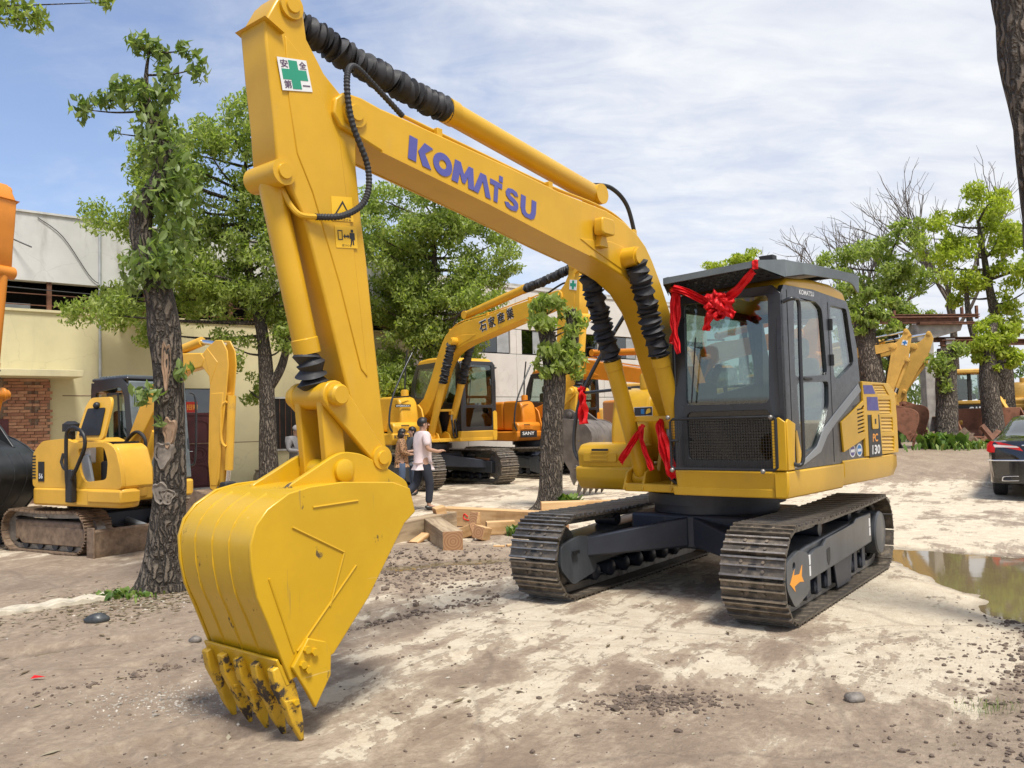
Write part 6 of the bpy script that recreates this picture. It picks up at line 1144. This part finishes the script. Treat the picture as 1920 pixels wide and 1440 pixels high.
    for k in range(len(pf)-1):
        a,b=pf[k],pf[k+1]; bk_.pxz([a,b,(b[0]*.985+.04,b[1]*.985+.01),(a[0]*.985+.04,a[1]*.985+.01)],-.42,.20)
    ob('bucket',bk_,MT['shoeold'],root,.006); ob('bucket_link',MB().box(3.12,3.24,-.2,-.02,.78,.95),MT['rubber'],root,.02)
    for k in range(3): ob('hydraulic_hose',MB().tube(bez([(1.15,-.05+.04*k,1.2),(1.35,.0+.05*k,1.75+.06*k),(1.62,-.02,1.95),(1.78,-.08,1.9),(1.85,-.1,2.3)],26),.02,8),MT['rubber'],root)
    for k in range(2): ob('hydraulic_hose',MB().tube(bez([(1.05,-.22-.03*k,1.05),(1.22,-.24,1.4),(1.5,-.22-.02*k,1.62),(1.68,-.21,1.5),(1.62,-.2,1.2)],24),.022,8),MT['rubber'],root)
    return root
mini()
# ------------------------------------------------------------------ loader with CAT lettering far right
def loader():
    root=thing('loader','yellow crawler loader with CAT on its black band among scrap on the right bank','loader',(15.15,28.6,.82),R(-100),1.0); P=MT['yellow3']
    for s in (1,-1):
        tr,_=track(root,s*.95,1.5,.32,.42,30,Matrix.Identity(4),[MT['shoeold'],MT['shoeold'],MT['black']]); ob('track_frame',MB().box(-1.1,1.1,s*.95-.14,s*.95+.14,.2,.5),MT['shoeold'],root,.03)
    bd_=ob('body',MB().box(-1.4,.95,-.85,.85,.55,1.05),P,root,.04); ob('body_band',MB().box(.95,1.0,-.75,.82,.66,1.02),MT['black'],bd_,.01); text('print','CAT',MT['white'],bd_,(1.003,-.22,.74),(0,1,0),(0,0,1),.22,.04,width=.46)
    ob('deck_edge',MB().box(.9,1.02,-.9,.9,1.05,1.16),P,root,.015); ob('lower_edge',MB().box(.85,.98,-.85,.85,.50,.64),P,root,.015)
    cb=ob('cab',MB().box(.55,.62,-.72,-.62,1.16,2.05).box(.55,.62,.62,.72,1.16,2.05).box(-.6,-.53,-.72,-.62,1.16,2.05).box(-.6,-.53,.62,.72,1.16,2.05).box(.55,.62,-.08,.02,1.16,2.05),MT['black'],root); ob('cab_roof',MB().box(-.7,.75,-.82,.82,2.05,2.20),P,root,.04)
    ob('windscreen',MB().box(.575,.585,-.62,.62,1.2,2.02),MT['glass'],cb,smooth=0); ob('seat',MB().box(-.2,.2,-.3,.3,1.2,1.4).box(-.25,-.1,-.3,.3,1.4,1.9),MT['interior'],root,.04)
    for s in (1,-1): ob('lift_arm',MB().pxz([(-.9,1.5),(-.7,1.75),(.9,1.25),(2.0,.5),(1.9,.3),(.8,1.0)],s*.78-.05,s*.78+.05),P,root,.015)
    pf=[(1.9,.55),(2.0,.1),(2.4,.0),(2.9,.02)]
    b=MB().pxz([(1.9,.9),(1.9,.2),(2.1,.0),(2.9,.0),(2.85,.06)],-1.0,-.96).pxz([(1.9,.9),(1.9,.2),(2.1,.0),(2.9,.0),(2.85,.06)],.96,1.0).pxz([(1.9,.9),(1.9,.2),(2.1,.0),(2.9,.0),(2.9,.03),(2.12,.05),(1.95,.22),(1.95,.9)],-.96,.96); ob('bucket',b,RB,root,.01)
loader()
excavator('excavator','faded yellow excavator mostly hidden behind the trees at the right edge',(20.5,33,.6),R(-120),1.1,0,db=R(-14),da=R(16),paint='yellow3',shoe='shoeold',det=False,bell=False,group=GRP)
# rusty steel gantry on concrete columns
gt=thing('steel_gantry','rusty steel beams on bare concrete columns above the used excavators','gantry',(13.2,28.5,.6),R(8))
for x in (.75,1.55,-4.5,5.0): ob('column',MB().box(x-.17,x+.17,-.17,.17,0,3.7 if x!=1.55 else 3.5),CONC,gt,.02)
ob('corbel',MB().pxz([(.5,3.4),(1.9,3.75),(2.0,4.0),(.3,4.0),(.3,3.4)],-.22,.22),CONC,gt,.02)
for (x0,x1,z,h,y) in ((-4.6,2.0,4.02,.22,0),(-.5,2.9,4.26,.10,.25),(.6,3.3,3.40,.16,.1),(1.2,6.,3.25,.20,-.1),(.3,2.6,3.95,.08,-.3)): 
    b=MB().box(x0,x1,y-.11,y+.11,z,z+.03).box(x0,x1,y-.11,y+.11,z+h-.03,z+h).box(x0,x1,y-.015,y+.015,z+.03,z+h-.03); ob('steel_beam',b,RUST,gt)
for x,z,h in ((2.3,4.3,.30),(2.85,4.2,.45),(-.2,4.3,.2)): ob('steel_post',MB().box(x-.04,x+.04,.2,.28,z,z+h),RUST,gt)
# thin roof truss seen behind the cylinders
tr_=thing('roof_truss','thin rusty lattice truss far behind the boom cylinders','truss',(4.2,40,4.6),R(5))
for z in (0,.75): ob('chord',MB().cyl((-3,0,z),(6,0,z),.05,6),RUST,tr_)
for k in range(12): ob('brace',MB().cyl((-3+k*.75,0,0 if k%2 else .75),(-2.25+k*.75,0,.75 if k%2 else 0),.03,6),RUST,tr_)
for x in (-2.8,5.8): ob('post',MB().box(x-.12,x+.12,-.12,.12,-4.6,0),CONC,tr_)
# scrap heap
sc=thing('scrap_heap','pile of rusty scrap buckets and plates below the gantry','scrap',(13.4,25.3,.42))
rs=random.Random(9)
for k in range(26):
    c=Vector((rs.gauss(0,.8),rs.gauss(0,.4),rs.uniform(.05,.5))); u=Vector((rs.gauss(0,1),rs.gauss(0,1),rs.gauss(0,.5))).normalized(); v=u.orthogonal().normalized(); w=u.cross(v); ob('scrap_piece',MB().obox(c,u*rs.uniform(.15,.5),v*rs.uniform(.04,.2),w*rs.uniform(.01,.05)),rs.choice([RUST,RB,MT['shoeold']]),sc,.005)
# ------------------------------------------------------------------ people
SKIN=pmat('skin',(.42,.245,.165),.55,var=.06); HAIR=pmat('black_hair',(.012,.010,.009),.45,var=.2)
def skinned(name,nodes,edges,mat,par,root=0,sub=2):
    me=bpy.data.meshes.new(name); me.from_pydata([n[0] for n in nodes],edges,[]); o=bpy.data.objects.new(name,me); COL.objects.link(o); o.parent=par
    md=o.modifiers.new('skin','SKIN'); md.use_smooth_shade=True
    if not me.skin_vertices: me.attributes  # layer is made by the modifier
    bm=bmesh.new(); bm.from_mesh(me); ly=bm.verts.layers.skin.verify(); bm.verts.ensure_lookup_table()
    for i,n in enumerate(nodes):
        r=n[1] if isinstance(n[1],tuple) else (n[1],n[1]); bm.verts[i][ly].radius=r; bm.verts[i][ly].use_root=(i==root)
    bm.to_mesh(me); bm.free(); me.materials.append(mat); s=o.modifiers.new('sub','SUBSURF'); s.levels=sub; s.render_levels=sub; return o
def person(label,loc,rz,h,pose,shirt,trouser,shoe,hair='short',sleeve='short',cap=None,skirt=None,female=False,group='people in the yard'):
    root=thing('person',label,'person',loc,rz,h/1.75,group); sh=.175 if female else .195; J={}
    J.update(pelvis=(0,0,.93),belly=(0,0,1.10),chest=(.0,0,1.32),neck=(.01,0,1.49),skull=(.03,0,1.575),crown=(.02,0,1.69))
    for s,k in ((1,'L'),(-1,'R')):
        J['sh'+k]=(0,s*sh,1.415); J['hip'+k]=(0,s*.085,.90)
    J.update(pose); lean=pose.get('lean',0)
    def node(n,r): return (J[n],r)
    def build(names,edges): idx={n:i for i,(n,_) in enumerate(names)}; return [node(n,r) for n,r in names],[(idx[a],idx[b]) for a,b in edges]
    names=[('pelvis',(.10,.08)),('belly',(.10,.08)),('chest',(.12,.09)),('neck',.055),('skull',(.078,.088)),('crown',(.072,.085))]; ed=[('pelvis','belly'),('belly','chest'),('chest','neck'),('neck','skull'),('skull','crown')]
    for k in 'LR':
        names+=[('sh'+k,.062),('el'+k,.045),('wr'+k,.032),('ha'+k,(.034,.022)),('hip'+k,.095),('kn'+k,.062),('an'+k,.042),('to'+k,(.035,.03))]; ed+=[('chest','sh'+k),('sh'+k,'el'+k),('el'+k,'wr'+k),('wr'+k,'ha'+k),('pelvis','hip'+k),('hip'+k,'kn'+k),('kn'+k,'an'+k),('an'+k,'to'+k)]
        hv=Vector(J['ha'+k]); d=(hv-Vector(J['wr'+k])).normalized(); sd=d.cross(Vector((0,0,1))).normalized(); up=sd.cross(d)
        for q in range(5):
            a=hv+sd*((q-1.5)*.017) if q<4 else hv-d*.03+sd*.04; e=a+d*(.055,.062,.058,.045,.03)[q]*.6-up*.008; f=e+d*.025-up*.028 if q<4 else e+d*.03+sd*.01
            J[f'f{k}{q}a']=tuple(e); J[f'f{k}{q}b']=tuple(f); names+=[(f'f{k}{q}a',.0095),(f'f{k}{q}b',.008)]; ed+=[('ha'+k,f'f{k}{q}a'),(f'f{k}{q}a',f'f{k}{q}b')]
    n,e=build(names,ed); ob_=skinned('body',n,e,SKIN,root)
    J['hemS']=(0,0,.90); nm=[('hemS',(.175,.14)),('pelvis',(.185,.145)),('belly',(.19,.15)),('chest',(.20,.15)),('neck',.075)]; ed=[('hemS','pelvis'),('pelvis','belly'),('belly','chest'),('chest','neck')]
    for k in 'LR':
        el=Vector(J['el'+k]); s_=Vector(J['sh'+k]); J['cuff'+k]=tuple(s_.lerp(el,.82)); nm+=[('sh'+k,.085)]; ed+=[('chest','sh'+k)]
        if sleeve=='short': nm+=[('cuff'+k,.075)]; ed+=[('sh'+k,'cuff'+k)]
        else:
            nm+=[('el'+k,.068),('wr'+k,.048)]; ed+=[('sh'+k,'el'+k),('el'+k,'wr'+k)]
    n,e=build(nm,ed); skinned('shirt',n,e,shirt,root,1)
    J['waist']=(0,0,1.02); nm=[('waist',(.152,.118)),('pelvis',(.172,.135))]; ed=[('waist','pelvis')]
    for k in 'LR':
        kn=Vector(J['kn'+k]); an=Vector(J['an'+k]); J['hem'+k]=tuple(kn.lerp(an,.92 if not skirt else .1)); nm+=[('hip'+k,.118),('kn'+k,.085),('hem'+k,.068 if not skirt else .09)]; ed+=[('pelvis','hip'+k),('hip'+k,'kn'+k),('kn'+k,'hem'+k)]
    n,e=build(nm,ed); skinned('trousers',n,e,trouser,root,0)
    for k in 'LR':
        a,t=Vector(J['an'+k]),Vector(J['to'+k]); d=(t-a); d.z=min(d.z,0)*.5; m=MB(); c=a.lerp(t,.45)+Vector((0,0,-.035)); dd=(t-a).normalized(); sd=Vector((-dd.y,dd.x,0)).normalized() if Vector((dd.x,dd.y,0)).length>.05 else Vector((0,1,0)); up=dd.cross(sd)
        m.sph((0,0,0),1,12,8); M=Matrix(((dd.x*.145,sd.x*.052,up.x*.05,c.x),(dd.y*.145,sd.y*.052,up.y*.05,c.y),(dd.z*.145,sd.z*.052,up.z*.05,c.z),(0,0,0,1))); ob('shoe',m.xf(M),shoe,root,smooth=60)
    hc=Vector(J['skull']); hf=J.get('face',(1,0,-.1)); f=Vector(hf).normalized(); sd=Vector((0,0,1)).cross(f).normalized(); up=f.cross(sd); HM=Matrix(((f.x,sd.x,up.x,hc.x),(f.y,sd.y,up.y,hc.y),(f.z,sd.z,up.z,hc.z),(0,0,0,1)))
    ob('nose',MB().sph((.098,0,.03),.016,8,6,sc=(1.2,.8,1.3)).xf(HM),SKIN,ob_,smooth=60); ob('mouth',MB().sph((.088,0,-.022),.018,8,5,sc=(.5,1.3,.3)).xf(HM),pmat('lips',(.28,.09,.07),.5),ob_,smooth=60)
    for s in (1,-1): ob('eye',MB().sph((.083,s*.032,.06),.011,8,6).xf(HM),HAIR,ob_,smooth=60); ob('ear',MB().sph((.0,s*.088,.035),.028,8,6,sc=(.7,.35,1.1)).xf(HM),SKIN,ob_,smooth=60)
    if hair:
        m=MB(); m.sph((-.018,0,.075),.108,14,10,sc=(1.02,.98,1.0)); m.v=[(min(x,.055+.5*max(0,z-.1)),y,max(z,.0 if x<.0 else .075)) for x,y,z in m.v]
        if hair=='bob': m.sph((-.035,0,.01),.105,14,10,sc=(.85,1.05,1.1))
        if hair=='long': m.sph((-.05,0,-.04),.10,14,10,sc=(.7,1.05,1.8))
        ob('hair',m.xf(HM),HAIR,root,smooth=70)
    if cap:
        m=MB().sph((-.01,0,.085),.112,14,10,sc=(1.05,1.0,.95)); m.v=[(x,y,max(z,.07)) for x,y,z in m.v]; m.add([(.06,-.075,.09),(.12,-.06,.088),(.185,0,.075),(.12,.06,.088),(.06,.075,.09),(.06,-.075,.078),(.12,-.06,.076),(.185,0,.063),(.12,.06,.076),(.06,.075,.078)],[(0,1,2,3,4),(9,8,7,6,5),(0,5,6,1),(1,6,7,2),(2,7,8,3),(3,8,9,4)]); ob('cap',m.xf(HM),cap,root,smooth=50)
    return root
SHIRT=pmat('pale_pink_shirt',(.66,.55,.55),.8,var=.06,vs=10); NAVYT=pmat('dark_trousers',(.016,.020,.032),.8,var=.2); BLKS=pmat('black_leather',(.015,.014,.013),.35); GREYJ=pmat('grey_work_jacket',(.17,.165,.165),.85,var=.15,vs=7); CAPM=pmat('grey_cap',(.24,.22,.21),.85)
m_,nt_,b_,o_=_nt('leopard_print'); vo=nt_.nodes.new('ShaderNodeTexVoronoi'); vo.inputs['Scale'].default_value=26; tcx=nt_.nodes.new('ShaderNodeTexCoord'); nt_.links.new(tcx.outputs['Object'],vo.inputs['Vector']); nt_.links.new(_mix(nt_,_mr(nt_,vo.outputs['Distance'],.25,.5),(.035,.02,.014),(.36,.20,.10)),b_.inputs['Base Color']); b_.inputs['Roughness'].default_value=.8; LEO=m_
DENIM=pmat('blue_denim',(.07,.10,.16),.85,var=.2); DRKB=pmat('dark_blouse',(.06,.07,.085),.85,var=.3)
person('man in pale short sleeved shirt and dark trousers walking past the parked excavators',(-1.74,16.34,0),R(28),1.77,dict(elL=(-.02,.24,1.15),wrL=(.20,.20,1.09),haL=(.27,.19,1.10),elR=(.0,-.25,1.15),wrR=(.23,-.22,1.10),haR=(.31,-.21,1.12),knL=(-.10,.09,.50),anL=(-.42,.09,.20),toL=(-.36,.09,.07),knR=(.10,-.09,.49),anR=(.06,-.09,.09),toR=(.20,-.10,.045),face=(1,-.25,.0)),SHIRT,NAVYT,BLKS)
person('woman with short black hair in a leopard print top looking at a phone',(-2.56,19.5,0),R(15),1.56,dict(elL=(.0,.22,1.15),wrL=(.20,.12,1.08),haL=(.27,.09,1.09),elR=(.0,-.22,1.15),wrR=(.20,-.12,1.08),haR=(.27,-.09,1.09),knL=(.02,.08,.49),anL=(0,.08,.09),toL=(.13,.08,.045),knR=(.0,-.08,.49),anR=(-.03,-.08,.09),toR=(.10,-.08,.045),face=(1,0,-.25)),LEO,DENIM,BLKS,hair='bob',sleeve='long',skirt=True,female=True)
person('woman with long dark hair half hidden behind the leopard print top',(-2.35,20.0,0),R(215),1.60,dict(elL=(.03,.21,1.14),wrL=(.20,.14,1.12),haL=(.27,.10,1.13),elR=(.0,-.22,1.14),wrR=(.05,-.22,.92),haR=(.06,-.22,.84),knL=(.02,.08,.49),anL=(0,.08,.09),toL=(.13,.08,.045),knR=(.0,-.08,.49),anR=(-.03,-.08,.09),toR=(.10,-.08,.045),face=(1,0,-.05)),DRKB,DENIM,BLKS,hair='long',female=True)
person('man in grey work jacket and cap looking down at the phone in his hands',(-5.25,20.6,0),R(-35),1.70,dict(elL=(.02,.25,1.14),wrL=(.22,.10,1.12),haL=(.28,.05,1.13),elR=(.02,-.25,1.14),wrR=(.22,-.10,1.12),haR=(.28,-.05,1.13),knL=(.02,.09,.49),anL=(0,.09,.09),toL=(.13,.1,.045),knR=(.0,-.09,.49),anR=(-.03,-.09,.09),toR=(.10,-.1,.045),face=(1,0,-.45)),GREYJ,NAVYT,BLKS,sleeve='long',cap=CAPM)
for x,y,z,rz,lb in ((-4.98,20.42,1.13,R(-35),'small black phone held by the man in the cap'),(-2.29,19.57,.99,R(15),'small black phone held by the woman in the leopard print top')):
    o=ob('phone',MB().box(-.035,.035,-.07,.07,-.005,.005),MT['ink'],None,.004,loc=(x,y,z),rz=rz); tag(o,lb,'phone')
# ------------------------------------------------------------------ timbers
def woodmat(name,c1,c2):
    m,nt,b,out=_nt(name); n=_noise(nt,7,6,.6,sc=(.12,1.6,1.6),dist=.8); n2=_noise(nt,2.2,5,.6); c=_mix(nt,_mr(nt,n,.35,.65),c1,c2); c=_mix(nt,_mr(nt,n2,.5,.72,0,.6),c,tuple(x*.55 for x in c2)); nt.links.new(c,b.inputs['Base Color']); b.inputs['Roughness'].default_value=.8; _bump(nt,b,n,.35,.01); return m
PINE=woodmat('fresh_pine',(.66,.44,.22),(.50,.29,.12)); OLDP=woodmat('weathered_pine',(.46,.35,.22),(.27,.19,.115))
m_,nt_,b_,o_=_nt('end_grain'); tcx=nt_.nodes.new('ShaderNodeTexCoord'); wv=nt_.nodes.new('ShaderNodeTexWave'); wv.wave_type='RINGS'; wv.rings_direction='X'; wv.inputs['Scale'].default_value=9; wv.inputs['Distortion'].default_value=2.; nt_.links.new(tcx.outputs['Object'],wv.inputs['Vector']); nt_.links.new(_mix(nt_,wv.outputs['Fac'],(.30,.15,.07),(.42,.24,.12)),b_.inputs['Base Color']); b_.inputs['Roughness'].default_value=.85; ENDG=m_
def timber(nm,label,c,L,w,h,rz,mat=PINE,tilt=0,roll=0,cut=0,cat='timber'):
    m=MB(); a,b_,d=L/2,w/2,h/2
    m.add([(-a,-b_,-d),(-a,b_,-d),(-a,b_,d),(-a,-b_,d),(a,-b_,-d),(a,b_,-d),(a-cut,b_,d),(a-cut,-b_,d)],[(0,1,5,4),(1,2,6,5),(2,3,7,6),(3,0,4,7)],0); m.add([(-a,-b_,-d),(-a,b_,-d),(-a,b_,d),(-a,-b_,d),(a,-b_,-d),(a,b_,-d),(a-cut,b_,d),(a-cut,-b_,d)],[(0,3,2,1),(4,5,6,7)],1)
    bm_=mesh(nm,m,[mat,ENDG],0); bmm=bmesh.new(); bmm.from_mesh(bm_); bmesh.ops.remove_doubles(bmm,verts=bmm.verts,dist=1e-5); bmm.to_mesh(bm_); bmm.free()
    o=ob(nm,bm_,None,None,.008); o.location=c; o.rotation_euler=(roll,tilt,rz); return tag(o,label,cat,'timbers lying by the puddle')
timber('timber_beam','long fresh pine beam with a red mark lying behind the wood blocks',(-.22,13.2,.15),2.3,.26,.28,R(-36))
timber('timber_beam','weathered square timber pointing at the camera with round end grain',(-1.0,11.65,.14),1.7,.26,.26,R(104),OLDP)
timber('timber_beam','pale topped square timber nearest the yellow bucket',(-1.42,12.45,.14),1.75,.27,.27,R(63),OLDP)
timber('timber_beam','short pine beam end lying at the foot of the forked tree',(1.25,15.1,.12),1.6,.24,.20,R(3))
timber('wood_block','upright wedge of split timber leaning behind the weathered beam',(-1.12,13.05,.17),.16,.22,.42,R(20),PINE,R(-14))
timber('wood_block','triangular split block standing on its end in the wood pile',(-.58,12.45,.16),.14,.16,.34,R(50),PINE,R(16),0,.1); timber('wood_block','short split log lying at the front of the wood pile',(-.47,11.95,.10),.20,.18,.18,R(60),PINE,R(10),R(12)); timber('wood_block','pale block lying at the right end of the wood pile',(-.22,12.5,.10),.42,.17,.19,R(8),PINE); timber('wood_block','small slanted block between the split pieces',(-.68,12.25,.09),.22,.14,.16,R(-30),PINE,R(-20)); timber('wood_block','flat offcut lying between the two weathered timbers',(-1.33,11.85,.05),.30,.17,.04,R(55),PINE,R(-18))
timber('wood_chip','small pale chip by the edge of the brown puddle',(-.03,11.25,.02),.20,.06,.03,R(20),PINE); timber('wood_chip','thin pale chip left of the other one at the puddle',(-.22,11.15,.02),.15,.05,.03,R(-12),PINE)
o=ob('red_paint_mark',MB().tube(bez([(-.55,-.1325,.02),(-.62,-.1325,.06),(-.64,-.1325,0),(-.58,-.1325,-.03),(-.40,-.1325,-.035)],20),.008,6),MT['red'],bpy.data.objects['timber_beam'],smooth=60)
# stones, fallen leaf, scrap of red plastic
STONE=pmat('wet_stone',(.16,.14,.12),.5,var=.35,vs=20,bump=.5,bs=40); STD=pmat('dark_stone',(.045,.05,.052),.4,var=.3,vs=12)
def stone(label,x,y,r,mat,seed,sc=(1,.75,.6)):
    m=MB().sph((0,0,0),r,14,10,sc=sc); m.v=[tuple(Vector(p)*(1+.28*mnoise.noise(Vector(p)/r*1.6+Vector((seed,0,0))))) for p in m.v]; o=ob('stone',m,mat,None,smooth=60,loc=(x,y,zat(x,y)+r*.28)); return tag(o,label,'stone')
stone('rounded grey stone alone on the wet track in the right foreground',1.87,4.86,.058,STONE,1); stone('dark blackish stone in the mud left of the scarred tree',-3.56,7.3,.085,STD,5,(1.1,.8,.6)); stone('small brown stone near the brown puddle at left',-2.45,6.55,.05,STONE,9)
lf=MB().add([(-.03,0,0),(-.012,.017,.006),(.012,.014,.008),(.035,0,.012),(.012,-.014,.008),(-.012,-.017,.006),(-.05,0,.02)],[(0,5,4,3,2,1),(0,6,1)]); o=ob('fallen_leaf',lf,LM['light'],None,loc=(-.23,3.88,zat(-.23,3.88)+.012),rz=R(70)); tag(o,'single yellow green leaf lying in the middle foreground','leaf')
rp=MB().add([(-.04,-.01,0),(.03,-.02,.012),(.05,.012,.006),(-.03,.02,.015)],[(0,1,2,3)]); o=ob('plastic_scrap',rp,MT['red'],None,loc=(-3.13,5.62,zat(-3.13,5.62)+.012)); tag(o,'small red plastic scrap in the mud at left','scrap')
# broken concrete kerb at left
P=bez([(-5.6,7.2,0),(-4.9,7.55,0),(-4.3,8.0,0),(-3.98,8.35,0)],30); m=MB(); 
for i,p in enumerate(P): m.v+=[(p.x-.05,p.y+.06,zat(p.x,p.y)-.03),(p.x-.05,p.y+.06,zat(p.x,p.y)+.045+.012*math.sin(i*1.3)),(p.x+.06,p.y-.08,zat(p.x,p.y)+.04+.012*math.sin(i*1.9)),(p.x+.07,p.y-.09,zat(p.x,p.y)-.03)]
for i in range(len(P)-1):
    for j in range(3): m.f.append((i*4+j,i*4+j+1,i*4+j+5,i*4+j+4)); m.m.append(0)
o=ob('kerb',m,pmat('old_kerb_concrete',(.46,.41,.32),.9,var=.25,vs=8,bump=.4,bs=30),None,.01); tag(o,kind='structure')
# ------------------------------------------------------------------ black sedan at the right edge
def sedan():
    root=thing('sedan_car','glossy black sedan seen from behind at the right edge','car',(10.62,16.95,.03),R(57)); PB=pmat('black_car_paint',(.006,.0065,.008),.16,var=.02,coat=1.0)
    # stations: x, half width, then z of sill, beltline, roof and half width of roof
    st=[(-2.48,.80,.38,.98,.99,.70),(-2.44,.86,.30,1.02,1.04,.74),(-2.25,.915,.26,1.04,1.07,.76),(-1.9,.93,.22,1.03,1.085,.72),(-1.55,.935,.20,1.02,1.20,.66),(-1.1,.935,.19,1.0,1.38,.61),(-.6,.935,.19,.99,1.46,.59),(.0,.935,.19,.97,1.48,.59),(.5,.935,.19,.96,1.43,.60),(.95,.93,.19,.95,1.24,.66),(1.35,.925,.20,.93,1.02,.76),(1.8,.915,.22,.86,.92,.74),(2.2,.87,.26,.78,.82,.68),(2.42,.76,.34,.68,.70,.58),(2.48,.66,.42,.62,.63,.50)]
    m=MB(); n=13
    for x,w,z0,zb,zr,wr in st:
        pr=[(0,z0),(w*.8,z0),(w*.97,z0+.10),(w,(z0+zb)*.5),(w*.985,zb-.06),(w*.95,zb),((w*.95+wr)/2+.01,(zb+zr)/2),(wr,zr-.02),(wr*.8,zr),(0,zr+.012)]
        half=pr; ring=[(x,y,z) for y,z in half]+[(x,-y,z) for y,z in half[-2:0:-1]]; m.v+=ring; n=len(ring)
    k=len(st)
    for i in range(k-1):
        for j in range(n): m.f.append((i*n+j,(i+1)*n+j,(i+1)*n+(j+1)%n,i*n+(j+1)%n)); m.m.append(1 if (j in (5,6,11,12) and 3<=i<=9 and (st[i][4]-st[i][3])>.15) else (1 if (j in (7,8,9,10) and (3<=i<=4 or 8<=i<=9)) else 0))
    m.f.append(tuple(range(n))); m.m.append(0); m.f.append(tuple(range((k-1)*n,k*n))); m.m.append(0)
    bo=ob('body',m,[PB,MT['carglass']],root,smooth=40)
    for x in (-1.45,1.45):
        for s in (1,-1):
            w=ob('wheel',MB().rev((x,s*.80-.11,.34),(0,1,0),[(0,.22),(.0,.31),(.03,.34),(.19,.34),(.22,.31),(.22,.22)],28),MT['rubber'],root); ob('rim',MB().rev((x,s*.80+s*.06,.34),(0,s,0),[(0,.21),(.03,.215),(.035,.10),(.05,.05)],20),MT['chrome'],w)
    TL=pmat('tail_lamp_red',(.70,.012,.02),.2,coat=.3); TW=pmat('tail_lamp_clear',(.62,.55,.55),.15,coat=1.0)
    for s in (1,-1):
        l=MB().add([(-2.46,s*.36,.86),(-2.45,s*.88,.84),(-2.30,s*.935,.86),(-2.28,s*.93,.98),(-2.38,s*.86,1.045),(-2.465,s*.70,1.02),(-2.49,s*.42,.94)],[(0,1,5,6),(1,2,3,4),(1,4,5)]); v=l.v[:]; ob('tail_lamp',MB().add([(x-.02,y*1.006,z) for x,y,z in v],l.f).add([(x+.05,y*.95,z) for x,y,z in v],[f[::-1] for f in l.f]),TL,root,smooth=50)
        ob('lamp_strip',MB().add([(-2.515,s*.42,.925),(-2.50,s*.80,.935),(-2.495,s*.82,.985),(-2.515,s*.46,.955)],[(0,1,2,3)]),TW,root,smooth=0)
        ob('exhaust_trim',MB().plate([rpoly([(s*.40,.34),(s*.72,.33),(s*.70,.42),(s*.44,.43)],.03),rpoly([(s*.42,.352),(s*.70,.343),(s*.685,.408),(s*.455,.418)],.025)],lambda p,t:(t,p[0],p[1]),-2.50,-2.46),MT['chrome'],root,.004); ob('exhaust_recess',MB().plate([rpoly([(s*.42,.352),(s*.70,.343),(s*.685,.408),(s*.455,.418)],.025)],lambda p,t:(t,p[0],p[1]),-2.485,-2.475),MT['ink'],root,smooth=0)
    ob('bumper_strip',MB().tube([(-2.30,.93,.70),(-2.475,.83,.70),(-2.495,.4,.70),(-2.50,0,.70),(-2.495,-.4,.70),(-2.475,-.83,.70),(-2.30,-.93,.70)],.014,8),MT['chrome'],root); ob('boot_strip',MB().tube([(-2.50,.38,.965),(-2.515,0,.97),(-2.50,-.38,.965)],.012,8),MT['chrome'],root)
    ob('bumper',MB().pxy(rpoly([(-2.1,.92),(-2.42,.86),(-2.50,.5),(-2.51,0),(-2.50,-.5),(-2.42,-.86),(-2.1,-.92)],.08),.29,.69),PB,root,.05,seg=3)
    ob('number_plate',MB().box(-2.512,-2.50,-.22,.22,.75,.86),MT['signblue'],root,.004)
sedan()
